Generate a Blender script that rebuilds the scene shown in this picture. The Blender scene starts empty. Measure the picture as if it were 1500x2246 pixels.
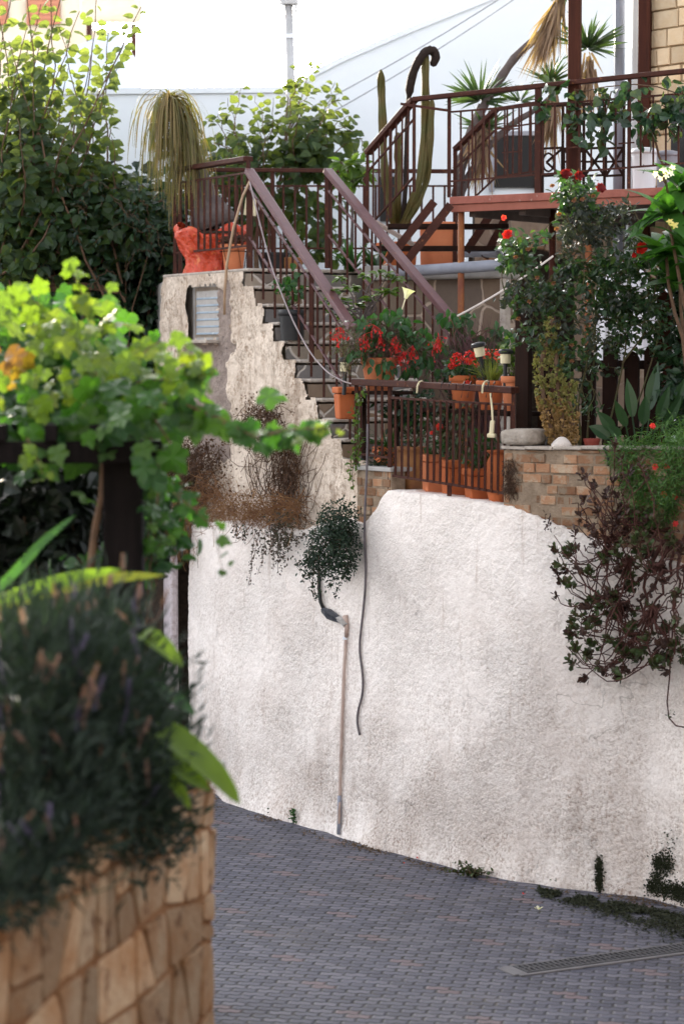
import bpy, math, random
import numpy as np
from mathutils import Vector, noise as mnoise

# ------------------------------------------------------------------ camera, sky, sun, exposure
SC = bpy.context.scene
COL = SC.collection
FPX, CX, CY = 5303.0, 750.0, 1123.0
PITCH = math.radians(3.70)
CAMZ = 3.46
cam_d = bpy.data.cameras.new("camera")
cam = bpy.data.objects.new("camera", cam_d)
COL.objects.link(cam)
cam.location = (0, 0, CAMZ)
cam.rotation_euler = (math.radians(90) - PITCH, 0, 0)
cam_d.sensor_fit = 'VERTICAL'
cam_d.sensor_height = 36.0
cam_d.sensor_width = 24.0
cam_d.lens = 85.0
cam_d.clip_end = 1000
cam_d.dof.use_dof = True
cam_d.dof.focus_distance = 17.2
cam_d.dof.aperture_fstop = 2.2
SC.camera = cam

SUN_EL, SUN_AZ = math.radians(13.5), math.radians(-21)      # low sun behind the house, to the left
w = bpy.data.worlds.new("World")
SC.world = w
w.use_nodes = True
nt = w.node_tree
bg = nt.nodes['Background']
sky = nt.nodes.new('ShaderNodeTexSky')
sky.sky_type = 'NISHITA'
sky.sun_disc = False
sky.sun_elevation = SUN_EL
sky.sun_rotation = SUN_AZ
sky.dust_density = 3.0
sky.air_density = 0.6
sky.ozone_density = 1.0
hs = nt.nodes.new('ShaderNodeHueSaturation')
hs.inputs['Saturation'].default_value = 0.24
nt.links.new(sky.outputs[0], hs.inputs['Color'])
nt.links.new(hs.outputs[0], bg.inputs[0])
bg.inputs[1].default_value = 0.15
sd = bpy.data.lights.new("sun", 'SUN')
sd.energy = 2.0
sd.angle = math.radians(0.6)
sd.color = (1.0, 0.86, 0.66)
sun = bpy.data.objects.new("sun", sd)
COL.objects.link(sun)
sdir = Vector((math.sin(SUN_AZ) * math.cos(SUN_EL), math.cos(SUN_AZ) * math.cos(SUN_EL), math.sin(SUN_EL)))
sun.rotation_euler = sdir.to_track_quat('Z', 'Y').to_euler()
SC.view_settings.view_transform = 'Standard'
SC.view_settings.look = 'None'
SC.view_settings.exposure = 2.85
SC.view_settings.gamma = 1.0

rng = np.random.default_rng(7)
random.seed(7)

# ------------------------------------------------------------------ picture <-> place
CP, SP = math.cos(PITCH), math.sin(PITCH)
def ray(px, py):
    x = (px - CX) / FPX
    v = (CY - py) / FPX
    d = CP + v * SP
    return x / d, (-SP + v * CP) / d
def P(px, py, Y):
    dx, dz = ray(px, py)
    return np.array([dx * Y, Y, CAMZ + dz * Y])
def Z0(px, py, z=0.0):
    dx, dz = ray(px, py)
    return P(px, py, (z - CAMZ) / dz)
def m(px, Y):
    return px * Y / FPX
def lineY(px, py, A, B):
    """point where the pixel's ray meets the vertical plane through A and B"""
    dx, _ = ray(px, py)
    ux, uy = B[0] - A[0], B[1] - A[1]
    t = (dx * A[1] - A[0]) / (ux - dx * uy)
    return P(px, py, A[1] + uy * t)

def fbm(x, y, z, o=4):
    s, a = 0.0, 1.0
    for _ in range(o):
        s += a * mnoise.noise(Vector((x, y, z)))
        x *= 2.03; y *= 2.03; z *= 2.03; a *= 0.5
    return s

# ------------------------------------------------------------------ mesh building
def unit(a):
    a = np.asarray(a, float)
    n = np.linalg.norm(a, axis=-1, keepdims=True)
    return a / np.maximum(n, 1e-9)

def wloc(o):
    l = np.zeros(3)
    while o is not None:
        l = l + np.array(o.location)
        o = o.parent
    return l

class MB:
    def __init__(s):
        s.v = []; s.f = []; s.n = 0
    def add(s, v, f):
        v = np.asarray(v, float).reshape(-1, 3)
        k = s.n
        s.v.append(v)
        s.f.extend([[i + k for i in q] for q in f])
        s.n += len(v)
        return s
    def box(s, c, size, ex=(1, 0, 0), ey=(0, 1, 0), ez=(0, 0, 1), taper=1.0):
        c = np.asarray(c, float)
        ex, ey, ez = unit(ex), unit(ey), unit(ez)
        h = np.asarray(size, float) / 2
        vs = []
        for k in (-1, 1):
            tp = taper if k > 0 else 1.0
            for i, j in ((-1, -1), (1, -1), (1, 1), (-1, 1)):
                vs.append(c + ex * h[0] * i * tp + ey * h[1] * j * tp + ez * h[2] * k)
        return s.add(vs, [[3, 2, 1, 0], [4, 5, 6, 7], [0, 1, 5, 4], [1, 2, 6, 5], [2, 3, 7, 6], [3, 0, 4, 7]])
    def bar(s, p0, p1, w_, h_=None, up=(0, 0, 1)):
        p0 = np.asarray(p0, float); p1 = np.asarray(p1, float)
        h_ = h_ or w_
        d = unit(p1 - p0)
        up = np.asarray(up, float)
        if abs(np.dot(d, up)) > 0.97:
            up = np.array([0.3, 1.0, 0])
        ex = unit(np.cross(d, up)); ez = np.cross(ex, d)
        return s.box((p0 + p1) / 2, (w_, np.linalg.norm(p1 - p0), h_), ex, d, ez)
    def tube(s, pts, r, seg=6, ribs=0, ribamp=0.0):
        pts = np.asarray(pts, float)
        n = len(pts)
        r = np.broadcast_to(np.asarray(r, float), (n,))
        vs = []
        a = np.linspace(0, 2 * math.pi, seg, endpoint=False)
        mod = 1 + ribamp * np.cos(a * ribs) if ribs else np.ones(seg)
        ref = np.array([0.31, 0.2, 0.93])
        d0 = unit(pts[-1] - pts[0] + 1e-6)
        if abs(np.dot(d0, ref)) > 0.9:
            ref = np.array([1.0, 0.1, 0.05])
        for i in range(n):
            d = unit(pts[min(i + 1, n - 1)] - pts[max(i - 1, 0)] + 1e-9)
            ex = unit(np.cross(d, ref)); ey = np.cross(d, ex)
            vs.append(pts[i] + (np.cos(a) * mod)[:, None] * ex * r[i] + (np.sin(a) * mod)[:, None] * ey * r[i])
        fs = []
        for i in range(n - 1):
            for j in range(seg):
                k = (j + 1) % seg
                fs.append([i * seg + j, i * seg + k, (i + 1) * seg + k, (i + 1) * seg + j])
        fs.append(list(range(seg))[::-1])
        fs.append([(n - 1) * seg + j for j in range(seg)])
        return s.add(np.concatenate(vs), fs)
    def lathe(s, base, prof, seg=28, wob=0.0):
        base = np.asarray(base, float)
        a = np.linspace(0, 2 * math.pi, seg, endpoint=False)
        vs = []
        for r_, z_ in prof:
            rr = r_ * (1 + wob * np.sin(a * 3 + z_ * 9))
            vs.append(np.stack([base[0] + rr * np.cos(a), base[1] + rr * np.sin(a), np.full(seg, base[2] + z_)], 1))
        fs = []
        for i in range(len(prof) - 1):
            for j in range(seg):
                k = (j + 1) % seg
                fs.append([i * seg + j, i * seg + k, (i + 1) * seg + k, (i + 1) * seg + j])
        fs.append(list(range(seg))[::-1])
        fs.append([(len(prof) - 1) * seg + j for j in range(seg)])
        return s.add(np.concatenate(vs), fs)
    def prism(s, poly, z0, z1):
        poly = np.asarray(poly, float)
        a = sum(poly[i][0] * poly[(i + 1) % len(poly)][1] - poly[(i + 1) % len(poly)][0] * poly[i][1] for i in range(len(poly)))
        if a < 0:
            poly = poly[::-1]
        n = len(poly)
        vs = [(p[0], p[1], z0) for p in poly] + [(p[0], p[1], z1) for p in poly]
        fs = [list(range(n))[::-1], [n + i for i in range(n)]]
        fs += [[i, (i + 1) % n, n + (i + 1) % n, n + i] for i in range(n)]
        return s.add(vs, fs)
    def leaves(s, tmpl, pos, along, nrm, size):
        tv, tf = tmpl
        pos = np.asarray(pos, float).reshape(-1, 3)
        N = len(pos)
        if N == 0:
            return s
        along = unit(np.broadcast_to(along, (N, 3)))
        nrm = np.broadcast_to(nrm, (N, 3))
        x = unit(np.cross(along, nrm) + 1e-6)
        z = np.cross(x, along)
        size = np.broadcast_to(size, (N,))
        vv = (tv[None, :, 0, None] * x[:, None, :] + tv[None, :, 1, None] * along[:, None, :] + tv[None, :, 2, None] * z[:, None, :]) * size[:, None, None] + pos[:, None, :]
        k = len(tv)
        base = s.n
        s.v.append(vv.reshape(-1, 3))
        for i in range(N):
            b = base + i * k
            for q in tf:
                s.f.append([b + j for j in q])
        s.n += N * k
        return s
    def blade(s, p0, d, up, L, W, bend=0.5, seg=6, fold=0.15, tipw=0.0, broad=0.5):
        """one long leaf starting at p0 in direction d and curving down"""
        p = np.asarray(p0, float).copy()
        d = unit(d); up = np.asarray(up, float)
        vs = []; step = L / seg
        for i in range(seg + 1):
            t = i / seg
            x = unit(np.cross(d, up) + 1e-6); z = np.cross(x, d)
            wv = W * (math.sin(math.pi * min(1, t * (1 - 0.06) + 0.06) ** broad) * (1 - tipw) + tipw) / 2 + 0.0006
            vs += [p - x * wv + z * fold * wv, p.copy(), p + x * wv + z * fold * wv]
            d = unit(d + np.array([0, 0, -bend / seg]))
            p = p + d * step
        fs = []
        for i in range(seg):
            a = i * 3
            fs += [[a, a + 1, a + 4, a + 3], [a + 1, a + 2, a + 5, a + 4]]
        return s.add(vs, fs)
    def build(s, name, mat, parent=None, smooth=False, bevel=0.0, origin=None):
        v = np.concatenate(s.v) if s.v else np.zeros((0, 3))
        if parent is None:
            o = np.array(origin) if origin is not None else np.array([(v[:, 0].min() + v[:, 0].max()) / 2, (v[:, 1].min() + v[:, 1].max()) / 2, v[:, 2].min()])
        else:
            o = wloc(parent)
        me = bpy.data.meshes.new(name)
        me.from_pydata((v - o).tolist(), [], s.f)
        if mat is not None:
            me.materials.append(mat)
        if smooth:
            me.polygons.foreach_set('use_smooth', [True] * len(me.polygons))
        me.update()
        ob = bpy.data.objects.new(name, me)
        COL.objects.link(ob)
        if parent is None:
            ob.location = o
        else:
            ob.parent = parent
        if bevel:
            b = ob.modifiers.new('bevel', 'BEVEL')
            b.width = bevel; b.segments = 2; b.limit_method = 'ANGLE'
        return ob

def tag(o, label, cat=None, group=None, kind=None):
    o['label'] = label
    if cat: o['category'] = cat
    if group: o['group'] = group
    if kind: o['kind'] = kind
    return o
def thing(name, label, cat, loc, group=None):
    o = bpy.data.objects.new(name, None)
    o.empty_display_size = 0.1
    COL.objects.link(o)
    o.location = [float(q) for q in loc]
    return tag(o, label, cat, group)
def struct(o):
    o['kind'] = 'structure'
    return o

# leaf templates: x across, y along, z normal
def T(vs, fs):
    return np.array(vs, float), fs
OVATE = T([(0, 0, 0), (0, .5, -.05), (0, 1, -.16), (-.26, .28, .05), (-.25, .62, .02), (.26, .28, .05), (.25, .62, .02)],
          [[0, 1, 3], [1, 4, 3], [1, 2, 4], [0, 5, 1], [1, 5, 6], [1, 6, 2]])
BROAD = T([(0, 0, 0), (0, .5, -.05), (0, 1, -.2), (-.3, .08, .05), (-.42, .38, .06), (-.24, .75, 0), (.3, .08, .05), (.42, .38, .06), (.24, .75, 0)],
          [[0, 1, 4, 3], [1, 5, 4], [1, 2, 5], [0, 6, 7, 1], [1, 7, 8], [1, 8, 2]])
NARROW = T([(0, 0, 0), (-.09, .45, .02), (0, 1, -.1), (.09, .45, .02), (0, .5, -.02)], [[0, 4, 1], [4, 2, 1], [0, 3, 4], [4, 3, 2]])
TINY = T([(0, 0, 0), (-.3, .5, .05), (0, 1, -.05), (.3, .5, .05)], [[0, 2, 1], [0, 3, 2]])
FAT = T([(0, 0, 0), (-.22, .35, .02), (-.3, .72, .1), (0, 1, .12), (.3, .72, .1), (.22, .35, .02), (0, .6, -.02)],
        [[0, 6, 1], [1, 6, 2], [2, 6, 3], [3, 6, 4], [4, 6, 5], [5, 6, 0]])
def _grape():
    ol = [(0, .0), (-.16, -.1), (-.36, -.06), (-.5, .1), (-.44, .24), (-.56, .42), (-.46, .6), (-.3, .6), (-.2, .78), (0, 1.02),
          (.2, .78), (.3, .6), (.46, .6), (.56, .42), (.44, .24), (.5, .1), (.36, -.06), (.16, -.1)]
    vs = [(x, y, -.3 * x * x + .07 * math.sin(9 * y) - .22 * max(0, y - .3) ** 2) for x, y in ol]
    mid = [(0, .3, -.04)]
    vs += mid
    n = len(ol)
    return T(vs, [[n, (i + 1) % n, i] for i in range(n)])
GRAPE = _grape()

def rdir(n):
    return unit(rng.normal(size=(n, 3)))

# ------------------------------------------------------------------ materials
def nodes_of(name):
    mt = bpy.data.materials.new(name)
    mt.use_nodes = True
    t = mt.node_tree
    b = t.nodes['Principled BSDF']
    return mt, t, b
def N(t, typ, **kw):
    n = t.nodes.new(typ)
    for k, v_ in kw.items():
        setattr(n, k, v_)
    return n
def math_n(t, op, a, b=None, c=None):
    n = t.nodes.new('ShaderNodeMath'); n.operation = op
    for i, q in enumerate((a, b, c)):
        if q is None: continue
        if isinstance(q, (int, float)): n.inputs[i].default_value = q
        else: t.links.new(q, n.inputs[i])
    return n.outputs[0]
def mixc(t, fac, a, b, mode='MIX'):
    n = t.nodes.new('ShaderNodeMix'); n.data_type = 'RGBA'; n.blend_type = mode
    for inp, q in ((n.inputs[0], fac), (n.inputs[6], a), (n.inputs[7], b)):
        if isinstance(q, (int, float)): inp.default_value = q
        elif isinstance(q, tuple): inp.default_value = (q[0], q[1], q[2], 1)
        else: t.links.new(q, inp)
    return n.outputs[2]
def ramp(t, fac, stops, interp='LINEAR'):
    n = t.nodes.new('ShaderNodeValToRGB')
    n.color_ramp.interpolation = interp
    e = n.color_ramp.elements
    while len(e) < len(stops): e.new(0.5)
    for el, (p, c) in zip(e, stops):
        el.position = p
        el.color = (c[0], c[1], c[2], 1) if isinstance(c, tuple) else (c, c, c, 1)
    t.links.new(fac, n.inputs[0])
    return n.outputs[0]
def coords(t, scale=None):
    tc = t.nodes.new('ShaderNodeTexCoord')
    if scale is None: return tc.outputs['Object']
    mp = t.nodes.new('ShaderNodeMapping'); mp.inputs['Scale'].default_value = scale
    t.links.new(tc.outputs['Object'], mp.inputs['Vector'])
    return mp.outputs[0]
def noise(t, vec, scale, detail=4, rough=.55):
    n = t.nodes.new('ShaderNodeTexNoise')
    n.inputs['Scale'].default_value = scale; n.inputs['Detail'].default_value = detail; n.inputs['Roughness'].default_value = rough
    t.links.new(vec, n.inputs['Vector'])
    return n.outputs['Fac']
def bump(t, b, h, strength=.4, dist=.01):
    n = t.nodes.new('ShaderNodeBump')
    n.inputs['Strength'].default_value = strength; n.inputs['Distance'].default_value = dist
    t.links.new(h, n.inputs['Height']); t.links.new(n.outputs[0], b.inputs['Normal'])

def mk(name, c1, c2=None, scale=6, rough=.8, bstr=.3, bscale=60, metal=0.0, island=0.0, spots=None, bdist=.004, stretch=None, spec=.22):
    mt, t, b = nodes_of(name)
    v = coords(t, stretch)
    c2 = c2 or tuple(x * .7 for x in c1)
    f = ramp(t, noise(t, v, scale, 6, .62), [(.32, 0.0), (.68, 1.0)])
    col = mixc(t, f, c1, c2)
    if spots:
        f2 = ramp(t, noise(t, v, spots[1], 5, .7), [(spots[2], 0.0), (spots[2] + .1, 1.0)])
        col = mixc(t, f2, col, spots[0])
    if island:
        g = t.nodes.new('ShaderNodeNewGeometry')
        hv = t.nodes.new('ShaderNodeHueSaturation')
        t.links.new(math_n(t, 'MULTIPLY_ADD', g.outputs['Random Per Island'], 2 * island, 1 - island), hv.inputs['Value'])
        t.links.new(col, hv.inputs['Color'])
        col = hv.outputs[0]
    t.links.new(col, b.inputs['Base Color'])
    b.inputs['Roughness'].default_value = rough
    b.inputs['Metallic'].default_value = metal
    b.inputs['Specular IOR Level'].default_value = spec
    if bstr:
        bump(t, b, noise(t, v, bscale, 5, .6), bstr, bdist)
    return mt
def mkleaf(name, cols, transl=.35, rough=.45, tcol=None, spec=.4):
    mt, t, b = nodes_of(name)
    g = t.nodes.new('ShaderNodeNewGeometry')
    n = len(cols)
    col = ramp(t, g.outputs['Random Per Island'], [(i / max(1, n - 1), c) for i, c in enumerate(cols)])
    v = coords(t)
    col = mixc(t, math_n(t, 'MULTIPLY', noise(t, v, 30, 3), .5), col, mixc(t, .5, col, (.01, .015, .004)))
    t.links.new(col, b.inputs['Base Color'])
    b.inputs['Roughness'].default_value = rough
    b.inputs['Specular IOR Level'].default_value = spec
    tr = t.nodes.new('ShaderNodeBsdfTranslucent')
    if tcol:
        tr.inputs['Color'].default_value = (*tcol, 1)
    else:
        t.links.new(mixc(t, 1.0, col, (2.2, 2.3, .9), 'MULTIPLY'), tr.inputs['Color'])
    mx = t.nodes.new('ShaderNodeMixShader')
    mx.inputs[0].default_value = transl
    out = t.nodes['Material Output']
    t.links.new(b.outputs[0], mx.inputs[1]); t.links.new(tr.outputs[0], mx.inputs[2]); t.links.new(mx.outputs[0], out.inputs[0])
    return mt

def plaster(name, white, dirt, grain_scale, streak=.5, dirtiness=.5, bstr=.9, cracks=False, dirt_shade=False):
    mt, t, b = nodes_of(name)
    v = coords(t)
    gr = noise(t, v, grain_scale, 4, .65)
    big = noise(t, v, 1.3, 6, .65)
    pat = ramp(t, noise(t, v, 3.1, 5, .65), [(.36, .25), (.64, 1.0)])
    if dirt_shade:                                            # soiling near the ground, strengthened to paint the shade down the wall
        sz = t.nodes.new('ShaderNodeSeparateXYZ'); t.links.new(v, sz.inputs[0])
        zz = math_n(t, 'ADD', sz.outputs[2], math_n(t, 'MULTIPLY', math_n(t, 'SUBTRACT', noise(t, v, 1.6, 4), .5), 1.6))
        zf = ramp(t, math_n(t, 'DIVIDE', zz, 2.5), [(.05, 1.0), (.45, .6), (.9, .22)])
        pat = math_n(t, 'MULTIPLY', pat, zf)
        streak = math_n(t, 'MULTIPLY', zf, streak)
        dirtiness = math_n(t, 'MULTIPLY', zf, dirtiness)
    col = mixc(t, math_n(t, 'MULTIPLY', ramp(t, gr, [(.34, 1.0), (.54, 0.0)]), pat), white, dirt)
    stain = math_n(t, 'MULTIPLY', ramp(t, big, [(.44, 0.0), (.68, 1.0)]), dirtiness)
    col = mixc(t, stain, col, mixc(t, .5, col, dirt))
    mid = noise(t, coords(t, (2.6, 2.6, .5)), 2.0, 6, .7)
    st = math_n(t, 'MULTIPLY', ramp(t, mid, [(.52, 0.0), (.74, 1.0)]), streak)
    col = mixc(t, st, col, tuple(x * .7 for x in dirt))
    drip = noise(t, coords(t, (9, 9, .7)), 2.0, 4, .6)
    col = mixc(t, math_n(t, 'MULTIPLY', ramp(t, drip, [(.60, 0.0), (.72, 1.0)]), .3), col, (.30, .18, .11))
    if cracks:
        nz = t.nodes.new('ShaderNodeTexNoise'); nz.inputs['Scale'].default_value = 4; nz.inputs['Detail'].default_value = 6
        t.links.new(v, nz.inputs['Vector'])
        vv = t.nodes.new('ShaderNodeVectorMath'); vv.operation = 'MULTIPLY_ADD'
        t.links.new(nz.outputs['Color'], vv.inputs[0]); vv.inputs[1].default_value = (.5, .5, .5); t.links.new(v, vv.inputs[2])
        ve = t.nodes.new('ShaderNodeTexVoronoi'); ve.feature = 'DISTANCE_TO_EDGE'; ve.inputs['Scale'].default_value = .9
        t.links.new(vv.outputs[0], ve.inputs['Vector'])
        ck = math_n(t, 'MULTIPLY', ramp(t, ve.outputs['Distance'], [(.002, 1.0), (.007, 0.0)]), ramp(t, noise(t, v, 1.9, 3), [(.54, 0.0), (.62, .4)]))
        col = mixc(t, ck, col, tuple(x * .35 for x in dirt))
    t.links.new(col, b.inputs['Base Color'])
    b.inputs['Roughness'].default_value = .92
    b.inputs['Specular IOR Level'].default_value = .15
    h = math_n(t, 'ADD', gr, math_n(t, 'MULTIPLY', noise(t, v, grain_scale * .3, 4), .9))
    bump(t, b, h, bstr, .022)
    bn = [n for n in t.nodes if n.type == 'BUMP'][0]
    t.links.new(ramp(t, noise(t, v, 1.5, 4), [(.38, .35), (.6, 1.0)]), bn.inputs['Strength'])
    return mt

def flag(name, cols, scale=4.5, joint=(.33, .3, .27), jw=.03):
    mt, t, b = nodes_of(name)
    v = coords(t)
    nz = t.nodes.new('ShaderNodeTexNoise'); nz.inputs['Scale'].default_value = 5
    t.links.new(v, nz.inputs['Vector'])
    vv = t.nodes.new('ShaderNodeVectorMath'); vv.operation = 'MULTIPLY_ADD'
    t.links.new(nz.outputs['Color'], vv.inputs[0]); vv.inputs[1].default_value = (.1, .1, .1); t.links.new(v, vv.inputs[2])
    vo = t.nodes.new('ShaderNodeTexVoronoi'); vo.inputs['Scale'].default_value = scale
    ve = t.nodes.new('ShaderNodeTexVoronoi'); ve.feature = 'DISTANCE_TO_EDGE'; ve.inputs['Scale'].default_value = scale
    t.links.new(vv.outputs[0], vo.inputs['Vector']); t.links.new(vv.outputs[0], ve.inputs['Vector'])
    sx = t.nodes.new('ShaderNodeSeparateColor'); t.links.new(vo.outputs['Color'], sx.inputs[0])
    col = ramp(t, sx.outputs[0], [(i / (len(cols) - 1), c) for i, c in enumerate(cols)])
    fine = noise(t, v, 22, 6, .7)
    col = mixc(t, math_n(t, 'MULTIPLY', fine, .7), col, mixc(t, .6, col, (.03, .025, .02)))
    jf = ramp(t, ve.outputs['Distance'], [(jw * .5, 1.0), (jw, 0.0)])
    col = mixc(t, jf, col, joint)
    t.links.new(col, b.inputs['Base Color'])
    b.inputs['Roughness'].default_value = .85
    bump(t, b, math_n(t, 'ADD', math_n(t, 'MULTIPLY', fine, .4), ramp(t, ve.outputs['Distance'], [(0, 0.0), (jw * 1.6, 1.0)])), .6, .012)
    return mt

M = {}
M['white_wall'] = plaster('white_roughcast', (.89, .82, .765), (.36, .25, .19), 50, .42, .9, cracks=True, dirt_shade=True)
M['old_plaster'] = plaster('crumbling_plaster', (.70, .60, .50), (.25, .165, .105), 30, .95, 1.0, cracks=True)
M['exposed_rubble'] = mk('exposed_pebbly_concrete', (.36, .29, .25), (.24, .19, .165), 18, .95, 1.0, 45, spots=((.035, .03, .03), 48, .60), bdist=.02)
M['house'] = mk('house_plaster', (.70, .735, .765), (.67, .705, .74), 1.2, .9, .15, 30, spots=((.61, .64, .67), 2.0, .63))
M['iron'] = mk('rusty_brown_paint', (.040, .014, .010), (.062, .020, .013), 14, .55, .3, 90, spots=((.16, .06, .025), 26, .59), spec=.12)
M['handrail'] = mk('purple_brown_paint', (.085, .034, .038), (.115, .048, .05), 10, .36, .25, 60, spots=((.15, .06, .04), 16, .60), spec=.3)
M['rust_post'] = mk('rusted_orange_steel', (.26, .095, .03), (.16, .05, .028), 7, .6, .4, 70, spots=((.42, .20, .06), 9, .58))
M['deck_paint'] = mk('worn_red_paint', (.33, .115, .085), (.22, .07, .05), 9, .7, .5, 40, spots=((.42, .27, .22), 18, .62))
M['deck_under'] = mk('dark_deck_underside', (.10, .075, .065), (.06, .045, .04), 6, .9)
M['terracotta'] = mk('terracotta', (.48, .135, .045), (.36, .095, .035), 5, .8, .25, 45, spots=((.50, .25, .15), 7, .64))
M['terracotta_pale'] = mk('pale_terracotta', (.55, .19, .085), (.45, .14, .06), 4, .75, .2, 45)
M['terracotta_brown'] = mk('brown_glazed_clay', (.36, .17, .06), (.22, .09, .05), 5, .5, .2, 30, spots=((.10, .06, .03), 6, .6))
M['soil'] = mk('soil', (.06, .042, .03), (.03, .022, .016), 25, .95, .9, 50, bdist=.02)
M['brick'] = mk('old_brick', (.27, .125, .065), (.30, .185, .11), 9, .92, 1.0, 45, island=.4, spots=((.31, .235, .165), 10, .50), bdist=.01)
M['mortar'] = mk('mortar', (.32, .245, .175), (.20, .145, .10), 14, .95, .9, 60, bdist=.012)
M['mortar_brown'] = mk('brown_mortar', (.30, .15, .068), (.21, .095, .042), 6, .95, .8, 60, bdist=.012)
M['stone'] = mk('cream_stone', (.45, .335, .22), (.30, .145, .060), 4.5, .9, .9, 30, island=.34, spots=((.15, .07, .034), 8, .56), bdist=.015)
M['cream_block'] = mk('cream_block', (.62, .50, .34), (.55, .40, .24), 5, .9, .6, 30, island=.2, bdist=.012)
M['cream_joint'] = mk('cream_joint', (.42, .31, .19), None, 5, .95)
M['concrete'] = mk('concrete', (.45, .43, .41), (.33, .31, .29), 6, .9, .5, 50, spots=((.25, .22, .2), 9, .62))
M['slab'] = mk('pale_tread_mortar', (.50, .44, .38), (.33, .28, .24), 14, .95, .9, 50, spots=((.22, .18, .15), 20, .6), bdist=.012)
M['riser'] = flag('riser_flagstone', [(.16, .15, .15), (.24, .21, .19), (.26, .17, .10), (.13, .125, .13), (.32, .26, .2)], 4.0, (.46, .41, .36), .035)
M['clad'] = flag('wall_flagstone', [(.16, .11, .08), (.22, .15, .10), (.13, .10, .085), (.26, .19, .13)], 2.6, (.40, .31, .24), .03)
M['rubble'] = flag('rubble_stone', [(.30, .21, .14), (.22, .15, .11), (.36, .26, .18), (.17, .12, .09)], 4.0, (.25, .19, .14), .04)
M['wood_dark'] = mk('dark_wood', (.026, .011, .007), (.014, .007, .005), 5, .75, .5, 40, spec=.1, stretch=(6, 6, .5))
M['wood_beam'] = mk('grey_dark_wood', (.012, .009, .009), (.006, .005, .005), 4, .8, .4, 40, spec=.08, stretch=(6, 6, .6))
M['wood_red'] = mk('red_brown_wood', (.065, .020, .011), (.036, .012, .008), 5, .65, .3, 40, spec=.1, stretch=(6, 6, .4))
M['plastic_red'] = mk('orange_red_bag', (.60, .065, .012), (.48, .035, .010), 11, .3, 1.0, 20, spots=((.62, .16, .04), 10, .58), bdist=.03, spec=.6)
M['plastic_white'] = mk('white_plastic', (.76, .78, .82), (.7, .72, .76), 3, .35, 0)
M['plastic_grey'] = mk('grey_plastic', (.28, .28, .31), (.24, .24, .27), 3, .4, 0)
M['plastic_black'] = mk('black_plastic', (.018, .018, .02), (.03, .03, .03), 5, .45, .1)
M['cream_plastic'] = mk('cream_plastic', (.72, .64, .42), (.62, .55, .36), 8, .4, 0)
M['pvc'] = mk('grey_pvc', (.30, .31, .36), (.22, .23, .27), 5, .4, .1)
M['pipe_cream'] = mk('cream_pipe', (.56, .44, .38), (.40, .29, .24), 6, .6, .2)
M['hose_grey'] = mk('grey_hose', (.17, .145, .15), (.08, .07, .075), 12, .5, 0)
M['hose_tan'] = mk('tan_hose', (.42, .30, .20), (.32, .21, .13), 9, .55, .1)
M['rope'] = mk('white_rope', (.62, .55, .50), (.5, .43, .38), 40, .8, .4)
M['cloth'] = mk('white_cloth', (.82, .80, .83), (.76, .74, .78), 3, .85, .25, 20)
M['galv'] = mk('galvanised_steel', (.50, .50, .50), (.38, .37, .36), 6, .45, .1, 30, metal=.3, spots=((.26, .18, .13), 9, .62))
M['wire'] = mk('grey_cable', (.42, .44, .48), None, 5, .6, 0)
M['dark_void'] = mk('dark_glass', (.012, .012, .014), (.02, .02, .02), 3, .25, 0)
M['roof_grey'] = mk('pale_blue_render', (.55, .60, .66), (.48, .53, .6), 2, .9, .1)
M['red_render'] = mk('orange_red_render', (.50, .21, .13), (.44, .18, .11), 3, .9, .1)
M['tan_render'] = mk('tan_render', (.72, .62, .48), (.66, .56, .43), 3, .9, .1)
M['dull_render'] = mk('dull_grey_render', (.20, .19, .185), (.16, .15, .145), 3, .9, .1)
M['tank'] = mk('cream_tank', (.66, .56, .42), (.6, .5, .36), 3, .5, 0)
M['stem'] = mk('brown_stem', (.15, .09, .055), (.09, .055, .035), 14, .85, .5, 60)
M['stem_red'] = mk('red_brown_stem', (.085, .032, .024), (.05, .021, .017), 14, .75, .4, 60)
M['stem_green'] = mk('green_stem', (.06, .075, .025), (.085, .055, .028), 14, .7, .2, 60)
M['bark_grey'] = mk('grey_bark', (.13, .105, .098), (.075, .058, .055), 12, .9, .9, 30, bdist=.012)
M['dry'] = mkleaf('dry_straw', [(.24, .115, .045), (.17, .075, .032), (.30, .165, .075)], .2, .8)
M['dry_dark'] = mkleaf('dry_brown', [(.085, .038, .019), (.055, .025, .014), (.12, .058, .028)], .15, .8)
M['dry_purple'] = mk('dry_twig', (.13, .065, .065), (.08, .04, .042), 14, .85, 0)
M['dead_leaf'] = mkleaf('dead_yucca', [(.30, .20, .13), (.22, .14, .09), (.35, .24, .16)], .2, .8)
M['leaf_tree'] = mkleaf('tree_leaf', [(.020, .055, .020), (.032, .075, .020), (.014, .038, .018), (.045, .09, .024)], .5, .45, tcol=(.15, .19, .025))
M['leaf_ivy'] = mkleaf('ivy_leaf', [(.009, .030, .013), (.016, .046, .015), (.007, .022, .012), (.024, .058, .018)], .22, .42)
M['leaf_grape'] = mkleaf('grape_leaf', [(.026, .088, .012), (.042, .115, .014), (.015, .06, .014), (.065, .14, .018), (.02, .07, .015)], .32, .45)
M['leaf_grape_y'] = mkleaf('young_grape_leaf', [(.10, .155, .02), (.08, .135, .017), (.13, .165, .022)], .36, .5)
M['leaf_autumn'] = mkleaf('autumn_leaf', [(.16, .07, .015), (.18, .12, .02), (.10, .05, .015)], .4, .5)
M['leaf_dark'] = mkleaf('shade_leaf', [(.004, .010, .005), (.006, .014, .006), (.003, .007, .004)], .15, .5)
M['leaf_pot'] = mkleaf('pot_leaf', [(.022, .075, .02), (.034, .10, .025), (.016, .055, .02)], .3, .4)
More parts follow.
